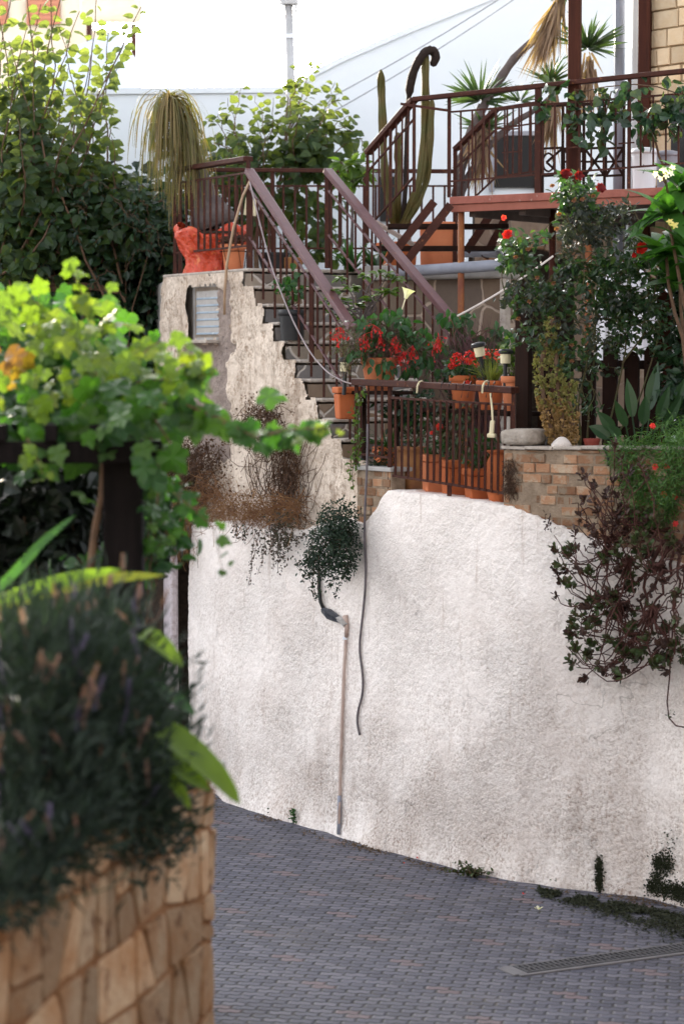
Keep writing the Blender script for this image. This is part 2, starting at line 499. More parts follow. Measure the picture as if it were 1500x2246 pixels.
M['leaf_lime'] = mkleaf('lime_leaf', [(.075, .135, .02), (.055, .105, .018), (.11, .165, .028)], .35, .45)
M['leaf_rose'] = mkleaf('rose_leaf', [(.018, .050, .018), (.03, .066, .024), (.011, .032, .014), (.05, .085, .026)], .3, .38)
M['leaf_rose_grey'] = mkleaf('dusty_rose_leaf', [(.028, .036, .028), (.02, .026, .021), (.04, .048, .034)], .2, .5)
M['leaf_plum'] = mkleaf('frangipani_leaf', [(.026, .095, .018), (.045, .13, .022), (.018, .065, .016)], .35, .35)
M['leaf_strel'] = mkleaf('strap_leaf', [(.020, .056, .024), (.032, .074, .03)], .25, .35)
M['leaf_canna'] = mkleaf('canna_leaf', [(.10, .19, .015), (.14, .23, .018), (.07, .15, .014)], .35, .4)
M['leaf_canna_y'] = mkleaf('yellow_canna_leaf', [(.24, .25, .018), (.20, .23, .018)], .3, .4)
M['leaf_suc'] = mkleaf('succulent_leaf', [(.04, .075, .022), (.065, .10, .03), (.075, .045, .028), (.035, .055, .02)], .12, .5)
M['leaf_suc_y'] = mkleaf('yellow_succulent', [(.21, .22, .06), (.27, .25, .07), (.15, .165, .045), (.29, .20, .065)], .12, .55)
M['leaf_suc_o'] = mkleaf('tan_succulent', [(.30, .185, .07), (.36, .22, .085), (.24, .15, .06)], .12, .6)
M['leaf_brown'] = mkleaf('brown_succulent', [(.06, .026, .022), (.042, .02, .018), (.085, .042, .03)], .1, .6)
M['leaf_con'] = mkleaf('conifer_leaf', [(.05, .13, .022), (.08, .17, .03), (.03, .09, .02)], .2, .5)
M['leaf_lav'] = mkleaf('lavender_leaf', [(.016, .031, .024), (.024, .044, .032), (.010, .021, .017)], .12, .7)
M['lav_purple'] = mkleaf('lavender_flower', [(.055, .04, .12), (.075, .055, .14), (.07, .045, .09)], .2, .7)
M['lav_brown'] = mkleaf('spent_lavender_flower', [(.20, .10, .075), (.16, .085, .08), (.28, .16, .095)], .2, .7)
M['leaf_hang'] = mkleaf('hanging_bush_leaf', [(.010, .030, .016), (.018, .042, .019), (.007, .02, .012)], .15, .5)
M['leaf_palm'] = mkleaf('ponytail_leaf', [(.10, .10, .03), (.15, .125, .042), (.24, .165, .08), (.08, .09, .026)], .3, .55)
M['leaf_yucca'] = mkleaf('yucca_leaf', [(.040, .075, .03), (.055, .095, .036), (.03, .056, .024)], .2, .4)
M['grass_y'] = mkleaf('grass_blade', [(.15, .19, .04), (.22, .23, .06), (.10, .15, .035)], .3, .6)
M['cactus'] = mk('cactus_skin', (.065, .068, .018), (.10, .068, .022), 8, .6, .3, 40, spots=((.20, .15, .08), 45, .62))
M['cactus_dead'] = mk('dead_cactus', (.035, .023, .018), (.02, .014, .012), 18, .9, .9, 40, bdist=.02)
M['red_flower'] = mkleaf('red_petal', [(.45, .010, .012), (.55, .018, .014), (.34, .008, .012)], .25, .5)
M['rose_dark'] = mkleaf('dark_red_petal', [(.12, .005, .009), (.17, .008, .012)], .2, .5)
M['pink_flower'] = mkleaf('coral_petal', [(.72, .09, .07), (.66, .05, .06)], .25, .5)
M['peach'] = mkleaf('peach_petal', [(.30, .125, .065), (.25, .105, .07), (.28, .16, .08)], .2, .6)
M['white_petal'] = mkleaf('white_petal', [(.82, .78, .66), (.86, .83, .74)], .25, .5)
M['yellow_petal'] = mkleaf('yellow_petal', [(.80, .66, .16), (.84, .74, .3)], .25, .5)
M['moss'] = mkleaf('dark_moss', [(.020, .026, .012), (.03, .034, .014), (.014, .018, .01)], .1, .9)
M['litter'] = mkleaf('dry_litter', [(.14, .085, .05), (.09, .06, .035), (.2, .13, .08)], .1, .9)
M['shell'] = mk('pale_stone', (.66, .60, .55), (.5, .44, .4), 12, .8, .6, 40, bdist=.01)
M['grate'] = mk('grey_grate', (.10, .10, .11), (.07, .07, .075), 9, .5, .2, 50, metal=.4)
M['grate_frame'] = mk('grate_frame_concrete', (.19, .18, .185), (.15, .145, .15), 9, .85, .4, 50)
M['pit'] = mk('drain_pit', (.02, .02, .02), None, 5, .9, 0)

def paving():
    mt, t, b = nodes_of('interlocking_pavers')
    v = coords(t)
    sp = t.nodes.new('ShaderNodeSeparateXYZ')
    mp = t.nodes.new('ShaderNodeMapping'); mp.inputs['Rotation'].default_value = (0, 0, math.radians(9))
    t.links.new(v, mp.inputs[0]); t.links.new(mp.outputs[0], sp.inputs[0])
    u, w_ = sp.outputs[0], sp.outputs[1]
    H, W = .070, .138
    tri = math_n(t, 'PINGPONG', u, W / 4)                                   # zigzag long edges of the blocks
    w2 = math_n(t, 'ADD', w_, math_n(t, 'MULTIPLY', tri, .42))
    row = math_n(t, 'FLOOR', math_n(t, 'DIVIDE', w2, H))
    fr = math_n(t, 'FRACT', math_n(t, 'DIVIDE', w2, H))
    odd = math_n(t, 'MODULO', math_n(t, 'ABSOLUTE', row), 2.0)
    u2 = math_n(t, 'ADD', math_n(t, 'DIVIDE', u, W), math_n(t, 'MULTIPLY', odd, .5))
    u2 = math_n(t, 'ADD', u2, math_n(t, 'MULTIPLY', math_n(t, 'PINGPONG', fr, .5), .12))
    colm = math_n(t, 'FLOOR', u2)
    fc = math_n(t, 'FRACT', u2)
    eu = math_n(t, 'MULTIPLY', math_n(t, 'PINGPONG', fc, .5), W)
    ev = math_n(t, 'MULTIPLY', math_n(t, 'PINGPONG', fr, .5), H)
    e = math_n(t, 'MINIMUM', eu, ev)
    e = math_n(t, 'ADD', e, math_n(t, 'MULTIPLY', math_n(t, 'SUBTRACT', noise(t, v, 30, 4), .5), .012))
    joint = ramp(t, e, [(.0035, 1.0), (.0115, 0.0)])
    cb = t.nodes.new('ShaderNodeCombineXYZ'); t.links.new(colm, cb.inputs[0]); t.links.new(row, cb.inputs[1])
    wn = t.nodes.new('ShaderNodeTexWhiteNoise'); wn.noise_dimensions = '2D'; t.links.new(cb.outputs[0], wn.inputs['Vector'])
    c = ramp(t, wn.outputs['Value'], [(0, (.054, .056, .086)), (.5, (.090, .091, .130)), (1, (.140, .137, .174))])
    # pink blocks set in a regular lattice of threes
    a1 = math_n(t, 'MODULO', math_n(t, 'ABSOLUTE', math_n(t, 'ADD', row, 200.0)), 8.0)
    sh = math_n(t, 'MULTIPLY', math_n(t, 'FLOOR', math_n(t, 'DIVIDE', math_n(t, 'ADD', row, 200.0), 8.0)), 2.0)
    a2 = math_n(t, 'MODULO', math_n(t, 'ABSOLUTE', math_n(t, 'ADD', math_n(t, 'ADD', colm, 200.0), sh)), 5.0)
    pink = math_n(t, 'MULTIPLY', math_n(t, 'LESS_THAN', a1, 1.5), math_n(t, 'LESS_THAN', a2, .5))
    c = mixc(t, math_n(t, 'MULTIPLY', pink, .75), c, (.19, .125, .13))
    fine = noise(t, v, 90, 3, .7)
    c = mixc(t, math_n(t, 'MULTIPLY', fine, .55), c, mixc(t, .5, c, (.05, .05, .055)))
    big = ramp(t, noise(t, v, 1.1, 5, .6), [(.4, 0.0), (.75, .55)])
    c = mixc(t, big, c, mixc(t, .5, c, (.07, .065, .06)))
    jn = ramp(t, noise(t, v, 3.0, 4, .6), [(.3, .35), (.6, 1.0)])
    c = mixc(t, math_n(t, 'MULTIPLY', joint, jn), c, mixc(t, ramp(t, noise(t, v, 2.2, 4), [(.55, 0.0), (.7, 1.0)]), (.018, .018, .018), (.085, .07, .058)))
    t.links.new(c, b.inputs['Base Color'])
    t.links.new(ramp(t, fine, [(0, .45), (1, .72)]), b.inputs['Roughness'])
    hgt = math_n(t, 'ADD', ramp(t, e, [(0, 0.0), (.014, 1.0)]), math_n(t, 'MULTIPLY', fine, .25))
    hgt = math_n(t, 'ADD', hgt, math_n(t, 'MULTIPLY', wn.outputs['Value'], .6))
    bump(t, b, hgt, 1.0, .013)
    return mt
M['paving'] = paving()

# ------------------------------------------------------------------ ground, road, terraces
def sheet(name, x0, x1, y0, y1, z, mat):
    mb = MB(); mb.add([(x0, y0, z), (x1, y0, z), (x1, y1, z), (x0, y1, z)], [[0, 1, 2, 3]])
    return struct(mb.build(name, mat, origin=(0, 0, z)))
sheet('ground', -300, 300, -200, 500, -.03, mk('dry_earth', (.22, .18, .14), (.15, .12, .09), 2, .95))
sheet('road', -9, 9, -6, 40, 0.0, M['paving'])

# base line of the white retaining wall
base_px = [(408, 1694), (430, 1712), (470, 1738), (560, 1775), (650, 1802), (740, 1830), (840, 1857), (940, 1886), (1040, 1910),
           (1140, 1929), (1240, 1944), (1340, 1955), (1420, 1964), (1500, 1984), (1600, 2012), (1750, 2060), (1900, 2110), (2150, 2200), (2450, 2320)]
_b = np.array([Z0(*q)[:2] for q in base_px])
_b = np.concatenate([_b])
_seg = np.concatenate([[0], np.cumsum(np.linalg.norm(np.diff(_b, axis=0), axis=1))])
WS = np.linspace(0, _seg[-1], 1500)
WX = np.stack([np.interp(WS, _seg, _b[:, 0]), np.interp(WS, _seg, _b[:, 1])], 1)
for _ in range(60):
    WX[1:-1] = (WX[:-2] + WX[1:-1] * 2 + WX[2:]) / 4
_d = unit(np.gradient(WX, axis=0))
WN = np.stack([-_d[:, 1], _d[:, 0]], 1)             # points back, away from the road
def onwall(px, py, off=0.0):
    dx, _ = ray(px, py)
    q = WX + WN * off
    g = q[:, 0] - dx * q[:, 1]
    i = int(np.argmax(g > 0))
    i = max(1, i)
    f = g[i - 1] / (g[i - 1] - g[i]) if g[i] != g[i - 1] else 0
    yy = q[i - 1, 1] + (q[i, 1] - q[i - 1, 1]) * f
    ss = WS[i - 1] + (WS[i] - WS[i - 1]) * f
    return P(px, py, yy), ss
def W(px, py, off=0.0):
    return onwall(px, py, off)[0]
def walldir(s):
    i = int(np.clip(np.searchsorted(WS, s), 1, len(WS) - 2))
    return np.append(_d[i], 0), np.append(WN[i], 0)

top_px = [(408, 1152), (480, 1145), (560, 1160), (640, 1166), (690, 1152), (740, 1138), (786, 1150), (812, 1118), (824, 1096), (838, 1076), (930, 1086),
          (1020, 1099), (1110, 1113), (1170, 1136), (1290, 1182), (1400, 1216), (1500, 1244), (1600, 1270), (1900, 1330), (2450, 1400)]
_t = [onwall(*q) for q in top_px]
TS = np.array([q[1] for q in _t]); TZ = np.array([q[0][2] for q in _t])

def wall_off(s, z, zt=2.45):
    foot = max(0, 1 - z / .35)
    return .030 * fbm(s * .9, 1.3, z * .9, 3) - foot ** 2 * .06 * (1 + fbm(s * 1.6, 4, 0, 2)) + .06 * z / 2.5
def Wf(px, py, out=.01):
    """point on the real face of the white wall, a little proud of it"""
    p, s = onwall(px, py, 0)
    return W(px, py, wall_off(s, max(0, p[2])) - out)
def white_wall():
    ds, dz = .017, .017
    S = np.arange(0, WS[-1], ds)
    nz = int(2.6 / dz)
    ztop = np.interp(S, TS, TZ)
    for i in range(len(S)):
        ztop[i] += .010 * fbm(S[i] * 5, 3, 0, 3) + .012 * mnoise.noise(Vector((S[i] * 19, 3, 1)))
    X = np.stack([np.interp(S, WS, WX[:, 0]), np.interp(S, WS, WX[:, 1])], 1)
    Nn = np.stack([np.interp(S, WS, WN[:, 0]), np.interp(S, WS, WN[:, 1])], 1)
    rows = []
    for k in range(nz + 1):
        z = ztop * k / nz
        off = np.zeros(len(S))
        for i in range(len(S)):
            zz = z[i]
            off[i] = .030 * fbm(S[i] * .9, 1.3, zz * .9, 3) + .0055 * mnoise.noise(Vector((S[i] * 34, 7, zz * 34))) + .004 * mnoise.noise(Vector((S[i] * 14, 9, zz * 15)))
            foot = max(0, 1 - zz / .35)
            off[i] -= foot ** 2 * .06 * (1 + fbm(S[i] * 1.6, 4, 0, 2))
        off += .06 * (z / 2.5)
        rows.append(np.stack([X[:, 0] + Nn[:, 0] * off, X[:, 1] + Nn[:, 1] * off, z - (.02 if k == 0 else 0)], 1))
    n = len(S)
    rows.append(rows[-1].copy())
    for o_, zz in ((.12, .004), (.34, 0.0)):
        rows.append(np.stack([X[:, 0] + Nn[:, 0] * o_, X[:, 1] + Nn[:, 1] * o_, ztop + zz], 1))
    rows.append(np.stack([X[:, 0] + Nn[:, 0] * .34, X[:, 1] + Nn[:, 1] * .34, np.full(n, -.02)], 1))
    v = np.concatenate(rows)
    f = [[k * n + i, k * n + i + 1, (k + 1) * n + i + 1, (k + 1) * n + i] for k in range(len(rows) - 1) if k != nz for i in range(n - 1)]
    f.append([k * n for k in range(len(rows))])
    mb = MB(); mb.add(v, f)
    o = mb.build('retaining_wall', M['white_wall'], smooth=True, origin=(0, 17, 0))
    tag(o, 'long white roughcast retaining wall along the paved lane', 'wall')
white_wall()
# second pale wall beyond the dark joint
mb = MB()
J0 = Z0(408, 1694)[:2]; jd = unit(np.array([-.30, 1.0]))
pA = J0 + jd * .10 + np.array([-.10, .02]); pB = pA + jd * 4
nn_ = np.array([jd[1], -jd[0]])
mb.prism([pA, pB, pB + nn_ * .07, pA + nn_ * .07], -.02, 2.1)
o = mb.build('retaining_wall', plaster('grey_lilac_render', (.60, .54, .56), (.36, .29, .28), 30, .3, .4), bevel=.02)
tag(o, 'smooth grey-lilac wall end left of the dark vertical joint', 'wall')
mb = MB(); mb.box((J0[0] - .06, J0[1] + .52, .95), (.9, .3, 1.9))
struct(mb.build('joint_backing', M['soil']))  # dark box added behind the gap so the joint reads as deep shade

# stair block line
A = P(350, 800, 20.9); B = P(800, 900, 17.35)
A[2] = 0; B[2] = 0
U = unit(B - A); WD = np.array([-U[1], U[0], 0])      # WD: stair width, to the right and back
if WD[0] < 0: WD = -WD
LAB = np.linalg.norm(B - A)
def tt(px, py):
    p = lineY(px, py, A, B)
    return float(np.dot(p - A, U) - 0), p[2]
steps_px = [(530, 588), (530, 634), (554, 674), (575, 715), (604, 752), (632, 791), (655, 828), (680, 870), (712, 915), (748, 962)]
tz = [tt(*q) for q in steps_px]
t_land, z_land = tz[0]
n_st = len(tz)
_ts = np.linspace(t_land + .05, tz[-1][0], n_st)      # even going
_zs = np.linspace(z_land, tz[-1][1], n_st)
stair_t = list(_ts); stair_z = list(_zs)
STW = .92
def SB(t, wv, z):
    p = A + U * t + WD * wv
    return np.array([p[0], p[1], z])

g_off = .30
mb = MB()
back = [(WX[i] + WN[i] * .30) for i in range(0, len(WX), 20)]
i0 = int(np.searchsorted(WS, onwall(770, 1100)[1]))
gpoly = [(WX[i] + WN[i] * .30) for i in range(i0, len(WX), 20)]
gpoly += [np.array([9, 12.0]), np.array([9, 27.0]), np.array([0.0, 27.0])]
zg = W(1000, 1098)[2] - .035
mb.prism(gpoly, -.02, zg)
struct(mb.build('garden_ground', M['concrete'], origin=(0, 17, 0)))
mb = MB()
led = [(WX[i] + WN[i] * .28) for i in range(0, i0 + 1, 15)]
led += [SB(3.7, .1, 0)[:2], SB(-.1, .1, 0)[:2]]
mb.prism(led, -.02, W(560, 1160)[2] - .04)
struct(mb.build('soil_ledge', M['soil'], origin=(0, 18, 0)))
# upper terrace
R0 = SB(stair_t[0], STW, 0); C1 = P(1105, 700, 19.0); C0 = P(800, 700, 19.6)
mb = MB()
mb.prism([SB(-.02, .06, 0)[:2], SB(stair_t[0] - .02, .06, 0)[:2], SB(stair_t[0] - .02, STW, 0)[:2], C0[:2] + np.array([.0, .16]), C1[:2] + np.array([-.02, .16]), np.array([C1[0], 26.5]), np.array([-2.2, 26.5])], -.02, z_land - .05)
struct(mb.build('upper_terrace', M['concrete'], origin=(0, 21, 0)))

# ------------------------------------------------------------------ stair block with louvre window
def stair_block():
    th = thing('stairway', 'crumbling plastered masonry stairway with stone-faced risers above the white wall', 'stairs', SB(1.8, .3, zg))
    zb = W(560, 1160)[2] - .08
    dz = .02
    wq = [tt(420, 630), tt(468, 630), tt(468, 742), tt(420, 742)]
    wt0, wt1 = tt(412, 690)[0], tt(471, 690)[0]
    wz0, wz1 = tt(440, 744)[1], tt(440, 626)[1]
    ds = .02
    nt_ = int(stair_t[-1] / ds) + 22
    nz_ = int((z_land - zb) / dz) + 1
    def top_at(t):
        z = z_land - .03
        for a, zz in zip(stair_t, stair_z):
            if t > a: z = None
        if z is not None: return z
        for i in range(len(stair_t)):
            if t <= stair_t[i]:
                return stair_z[i] - .006
        return stair_z[-1] - .15
    vid = {}; vs = []; fs = []; mi = []
    pt0, pt1, pt2 = tt(398, 700)[0], tt(505, 700)[0], tt(470, 700)[0]
    pz0, pz1, pz2 = tt(450, 1010)[1], tt(450, 752)[1], tt(480, 625)[1]
    def bare(t, z):
        n_ = .10 * fbm(t * 5, 3, z * 5, 5)
        if pt0 + .15 * (z < pz1 - .5) < t + n_ < pt1 and pz0 < z + n_ < pz1: return True
        if pt2 < t + n_ < pt1 - .02 and z + n_ < pz2 and z > pz1 - .1: return True
        return False
    def vert(i, k):
        if (i, k) in vid: return vid[(i, k)]
        t = i * ds; z = zb + k * dz
        n1 = fbm(t * 1.6, 5.5, z * 1.6, 4)
        d = .028 * n1 + .007 * mnoise.noise(Vector((t * 26, 2, z * 26))) + .005 * mnoise.noise(Vector((t * 55, 2, z * 55))) + .020 * mnoise.noise(Vector((t * 9, 2, z * 9)))
        if bare(t, z): d -= .024 - .012 * mnoise.noise(Vector((t * 40, 5, z * 40)))     # fallen plaster
        near = max(0, 1 - t / .5)
        d -= .05 * near * max(0, (z - 3.9) / .3)
        p = SB(t, -d, z)
        vid[(i, k)] = len(vs); vs.append(p)
        return vid[(i, k)]
    for i in range(nt_):
        tc = (i + .5) * ds
        edge = .02 * fbm(tc * 12, 0, 1, 3)
        for k in range(nz_):
            zc = zb + (k + .5) * dz
            zt = top_at(tc - .032 * fbm(zc * 13, 3, 0, 3))
            if zt is None or zc > zt + edge * .5: continue
            if tc < .02 + .02 * fbm(zc * 6, 8, 0, 3): continue
            j = .012 * fbm(tc * 16, zc * 16, 4, 2)
            if wt0 + j < tc < wt1 + j and wz0 + j < zc < wz1 - j: continue
            fs.append([vert(i, k), vert(i + 1, k), vert(i + 1, k + 1), vert(i, k + 1)])
            mi.append(1 if bare(tc, zc) else 0)
    mb = MB(); mb.add(vs, fs)
    o = mb.build('side_wall', M['old_plaster'], th, smooth=True)
    o.data.materials.append(M['exposed_rubble'])
    o.data.polygons.foreach_set('material_index', mi)
    core = MB()
    tprev = 0.05
    for i in range(n_st):
        t1 = stair_t[i]
        z1 = stair_z[i] - .055
        if i == 0:                                   # leave the window's recess free
            for (ta, tb, za, zc_) in ((tprev, wt0 - .03, zb, z1), (wt1 + .03, t1 - .012, zb, z1), (wt0 - .03, wt1 + .03, zb, wz0 - .04), (wt0 - .03, wt1 + .03, wz1 + .03, z1)):
                core.box(SB((ta + tb) / 2, .45, (za + zc_) / 2), (tb - ta, .78, zc_ - za), U, WD)
            core.box(SB((wt0 + wt1) / 2, .6, (wz0 + wz1) / 2), (wt1 - wt0 + .05, .4, wz1 - wz0 + .06), U, WD)
        else:
            core.box(SB((tprev + t1) / 2, STW / 2 + .03, (zb + z1) / 2 - .0), (t1 - tprev - .024, STW - .1, z1 - zb), U, WD)
        tprev = t1
    core.build('core', M['mortar'], th)
    for i in range(n_st):
        t0 = stair_t[i - 1] if i else .02
        t1 = stair_t[i]
        wide = STW + (.5 if i == 0 else 0)
        tr = MB()
        nseg = 10
        pts = []
        a0 = t0 - (0.0 if i else -.0)
        tr.box(SB((a0 + t1) / 2 + .004, wide / 2 + .025, stair_z[i] - .015), (t1 - a0 + .012, wide, .028), U, WD)
        tr.build('tread', M['slab'], th, bevel=.012)
        zl = stair_z[i + 1] if i < n_st - 1 else zg
        rz = MB(); rz.box(SB(t1 - .015, wide / 2 - .01, (stair_z[i] - .044 + zl) / 2), (.03, wide - .05, stair_z[i] - .044 - zl), U, WD)
        rz.build('riser', M['riser'], th)
    # window
    fr = MB()
    wd = wt1 - wt0; wh = wz1 - wz0
    ct = (wt0 + wt1) / 2; cz = (wz0 + wz1) / 2
    for a in (-1, 1):
        fr.box(SB(ct + a * (wd / 2 - .035), .085, cz), (.03, .05, wh - .02), U, WD)
    fr.box(SB(ct, .085, wz1 - .03), (wd - .102, .05, .03), U, WD); fr.box(SB(ct, .085, wz0 + .03), (wd - .102, .05, .03), U, WD)
    wo = fr.build('window_frame', mk('old_cream_frame', (.42, .34, .26), (.3, .23, .17), 10, .8), th)
    gl = M['louvre'] = mk('dusty_louvre_glass', (.34, .41, .47), (.24, .31, .38), 9, .3, .15, 20, spots=((.5, .56, .6), 12, .6), spec=.5)
    for q in range(6):
        lv = MB()
        zc = wz0 + .075 + q * (wh - .13) / 5.4
        e_ = unit(np.array([0, 0, 1.0]) + WD * .55); lv.box(SB(ct, .075, zc), (wd - .106, .007, .082), U, np.cross(e_, U), e_)
        lv.build('louvre', gl, wo)
    bk = MB(); bk.box(SB(ct, .3, cz), (wd, .02, wh), U, WD); bk.build('window_back', M['dark_void'], wo)
    sl = MB(); sl.box(SB(ct - .03, -.005, wz0 - .02), (wd + .12, .17, .028), U, WD, unit(np.array([0.02, 0.0, 1]))); sl.build('window_sill', M['slab'], th, bevel=.006)
    return th
stair_block()

# ------------------------------------------------------------------ houses behind
def house():
    YH = 24.0
    th = thing('house', 'plain white house wall behind the terraces with dark windows', 'house', (2, YH, 0))
    prof = [(-1700, 215), (250, 207), (650, 203), (690, 168), (750, 137), (900, 72), (1080, 0), (1500, -160), (2000, -330)]  # left end carried on out of view to keep the lane shaded
    pts = [P(px, py, YH) for px, py in prof]
    mb = MB()
    lo = [np.array([p[0], YH, 0]) for p in pts]
    n = len(pts)
    bk = np.array([0, .3, 0])
    vs = lo + pts + [p + bk for p in lo] + [p + bk for p in pts]
    fs = []
    for i in range(n - 1):
        fs += [[i, i + 1, n + i + 1, n + i], [3 * n + i, 3 * n + i + 1, 2 * n + i + 1, 2 * n + i], [n + i, n + i + 1, 3 * n + i + 1, 3 * n + i]]
    fs += [[0, n, 3 * n, 2 * n], [n - 1, 2 * n - 1, 4 * n - 1, 3 * n - 1]]
    mb.add(vs, fs); mb.build('wall', M['house'], th)
    rf = MB()
    dep = np.array([0, 9.0, 0])
    fs = []
    v2 = [p + np.array([0, -.03, .0]) for p in pts] + [p + dep for p in pts] + [p + np.array([0, -.03, .06]) for p in pts] + [p + dep + np.array([0, 0, .06]) for p in pts]
    for i in range(n - 1):
        fs += [[i + 1, i, n + i, n + i + 1], [2 * n + i, 2 * n + i + 1, 3 * n + i + 1, 3 * n + i], [i, i + 1, 2 * n + i + 1, 2 * n + i], [n + i + 1, n + i, 3 * n + i, 3 * n + i + 1]]
    rf.add(v2, fs); rf.build('roof', M['house'], th)
    for (x0, y0, x1, y1) in ((1082, 298, 1172, 412), (832, 388, 878, 486)):
        a, b = P(x0, y0, YH), P(x1, y1, YH)
        wn = MB(); wn.box(((a[0] + b[0]) / 2, YH - .015, (a[2] + b[2]) / 2), (b[0] - a[0], .05, a[2] - b[2]))
        f = wn.build('window', M['dark_void'], th)
        g = MB()
        for c, s in (((a[0] - .02, YH - .03, (a[2] + b[2]) / 2), (.045, .07, a[2] - b[2] + .09)), ((b[0] + .02, YH - .03, (a[2] + b[2]) / 2), (.045, .07, a[2] - b[2] + .09)),
                     (((a[0] + b[0]) / 2, YH - .03, a[2] + .02), (b[0] - a[0] - .01, .07, .045))):
            g.box(c, s)
        g.build('window_frame', M['plastic_grey'], f, bevel=.004)
    return th
house()

def far_buildings():
    Y = 36
    th = thing('house', 'pale cream house with red shutters high behind the tree at upper left', 'house', (P(120, 50, Y)[0], Y, 0))
    a, b = P(-70, -60, Y), P(145, 62, Y)
    mb = MB(); mb.box(((a[0] + b[0]) / 2, Y + 2, a[2] / 2), (b[0] - a[0], 4, a[2])); mb.build('wall', M['tan_render'], th)
    c = P(232, 60, Y)
    mb = MB(); mb.box(((b[0] + c[0]) / 2 + .01, Y + 2.2, a[2] / 2 - .4), (c[0] - b[0], 4, a[2] - .8)); mb.build('wall', M['tan_render'], th)
    for x0, x1 in ((-14, 20), (60, 134)):
        p, q = P(x0, -40, Y), P(x1, 56, Y)
        mb = MB(); mb.box(((p[0] + q[0]) / 2, Y - .02, (p[2] + q[2]) / 2), (q[0] - p[0], .08, p[2] - q[2])); f = mb.build('window', M['wood_red'], th)
        mb = MB()
        for k in range(9):
            mb.box(((p[0] + q[0]) / 2, Y - .08, q[2] + (p[2] - q[2]) * (k + .5) / 9), (q[0] - p[0] - .06, .04, (p[2] - q[2]) / 10))
        mb.bar((q[0] - .03, Y - .07, q[2]), (q[0] - .03, Y - .07, p[2]), .05); mb.bar((p[0] + .03, Y - .07, q[2]), (p[0] + .03, Y - .07, p[2]), .05)
        mb.build('shutter', M['red_render'], f)
    # water tank
    p = P(245, 18, 33)
    mb = MB()
    ang = np.linspace(0, 2 * math.pi, 28, endpoint=False)
    prof = [(.02, -.42), (.16, -.40), (.2, -.36), (.2, .36), (.16, .40), (.02, .42)]
    vs = np.concatenate([np.stack([np.full(28, p[0] + z_), p[1] + r_ * np.cos(ang), p[2] + r_ * np.sin(ang)], 1) for r_, z_ in prof]); k = 28
    fs = [[i * k + j, i * k + (j + 1) % k, (i + 1) * k + (j + 1) % k, (i + 1) * k + j] for i in range(5) for j in range(k)]
    fs += [list(range(k)), [5 * k + j for j in range(k)]]
    th = thing('water_tank', 'cream cylindrical water tank beside the cream house at top left', 'tank', (p[0], p[1], p[2] - .2))
    mb.add(vs, fs); mb.build('tank_body', M['tank'], th, smooth=True)
    mb = MB()
    for a_ in (-.3, .3):
        mb.bar((p[0] + a_, p[1], p[2] - .21), (p[0] + a_, p[1], 0), .06)
    mb.build('stand', M['iron'], th)
    # pale lean-to with a sloping roof edge
    Y = 27
    pr = [(20, 168), (105, 125), (255, 66), (262, 110), (262, 420), (20, 420)]
    pts = [P(a_, b_, Y) for a_, b_ in pr]
    pts[-2] = np.array([pts[-2][0], Y, 0]); pts[-1] = np.array([pts[-1][0], Y, 0])
    n = len(pts)
    mb = MB(); mb.add(pts + [q + np.array([0, 3, 0]) for q in pts], [list(range(n))[::-1], [n + i for i in range(n)]] + [[i, (i + 1) % n, n + (i + 1) % n, n + i] for i in range(n)])
    o = mb.build('shed', M['roof_grey']); tag(o, 'pale blue-grey gable with a sloping roof edge half hidden by the tree', 'shed')
far_buildings()

def shade_houses():
    # added unseen house blocks, behind and right of the camera, to shade the lane
    for (x0, x1, y0, y1, h, lab) in ((-14, 12, -9, -4, 9.5, 'unseen house added behind the viewpoint to shade the lane'), (5.5, 11, -3, 10, 7.0, 'unseen house added on the right to shade the lane')):
        th = thing('house', lab, 'house', ((x0 + x1) / 2, (y0 + y1) / 2, 0))
        mb = MB(); mb.box(((x0 + x1) / 2, (y0 + y1) / 2, h / 2), (x1 - x0, y1 - y0, h)); mb.build('wall', M['dull_render'], th)
        mb = MB(); mb.box(((x0 + x1) / 2, (y0 + y1) / 2, h + .08), (x1 - x0 + .5, y1 - y0 + .5, .16)); mb.build('roof', M['brick'], th)
        for k in range(4):
            if y1 < 0: c, sz = (x0 + 3 + k * 6, y1 + .01, 5.6), (1.1, .06, 1.5)
            else: c, sz = (x0 - .01, y0 + 2 + k * 3, 4.2), (.06, 1.0, 1.4)
            mb = MB(); mb.box(c, sz); mb.build('window', M['dark_void'], th)
shade_houses()

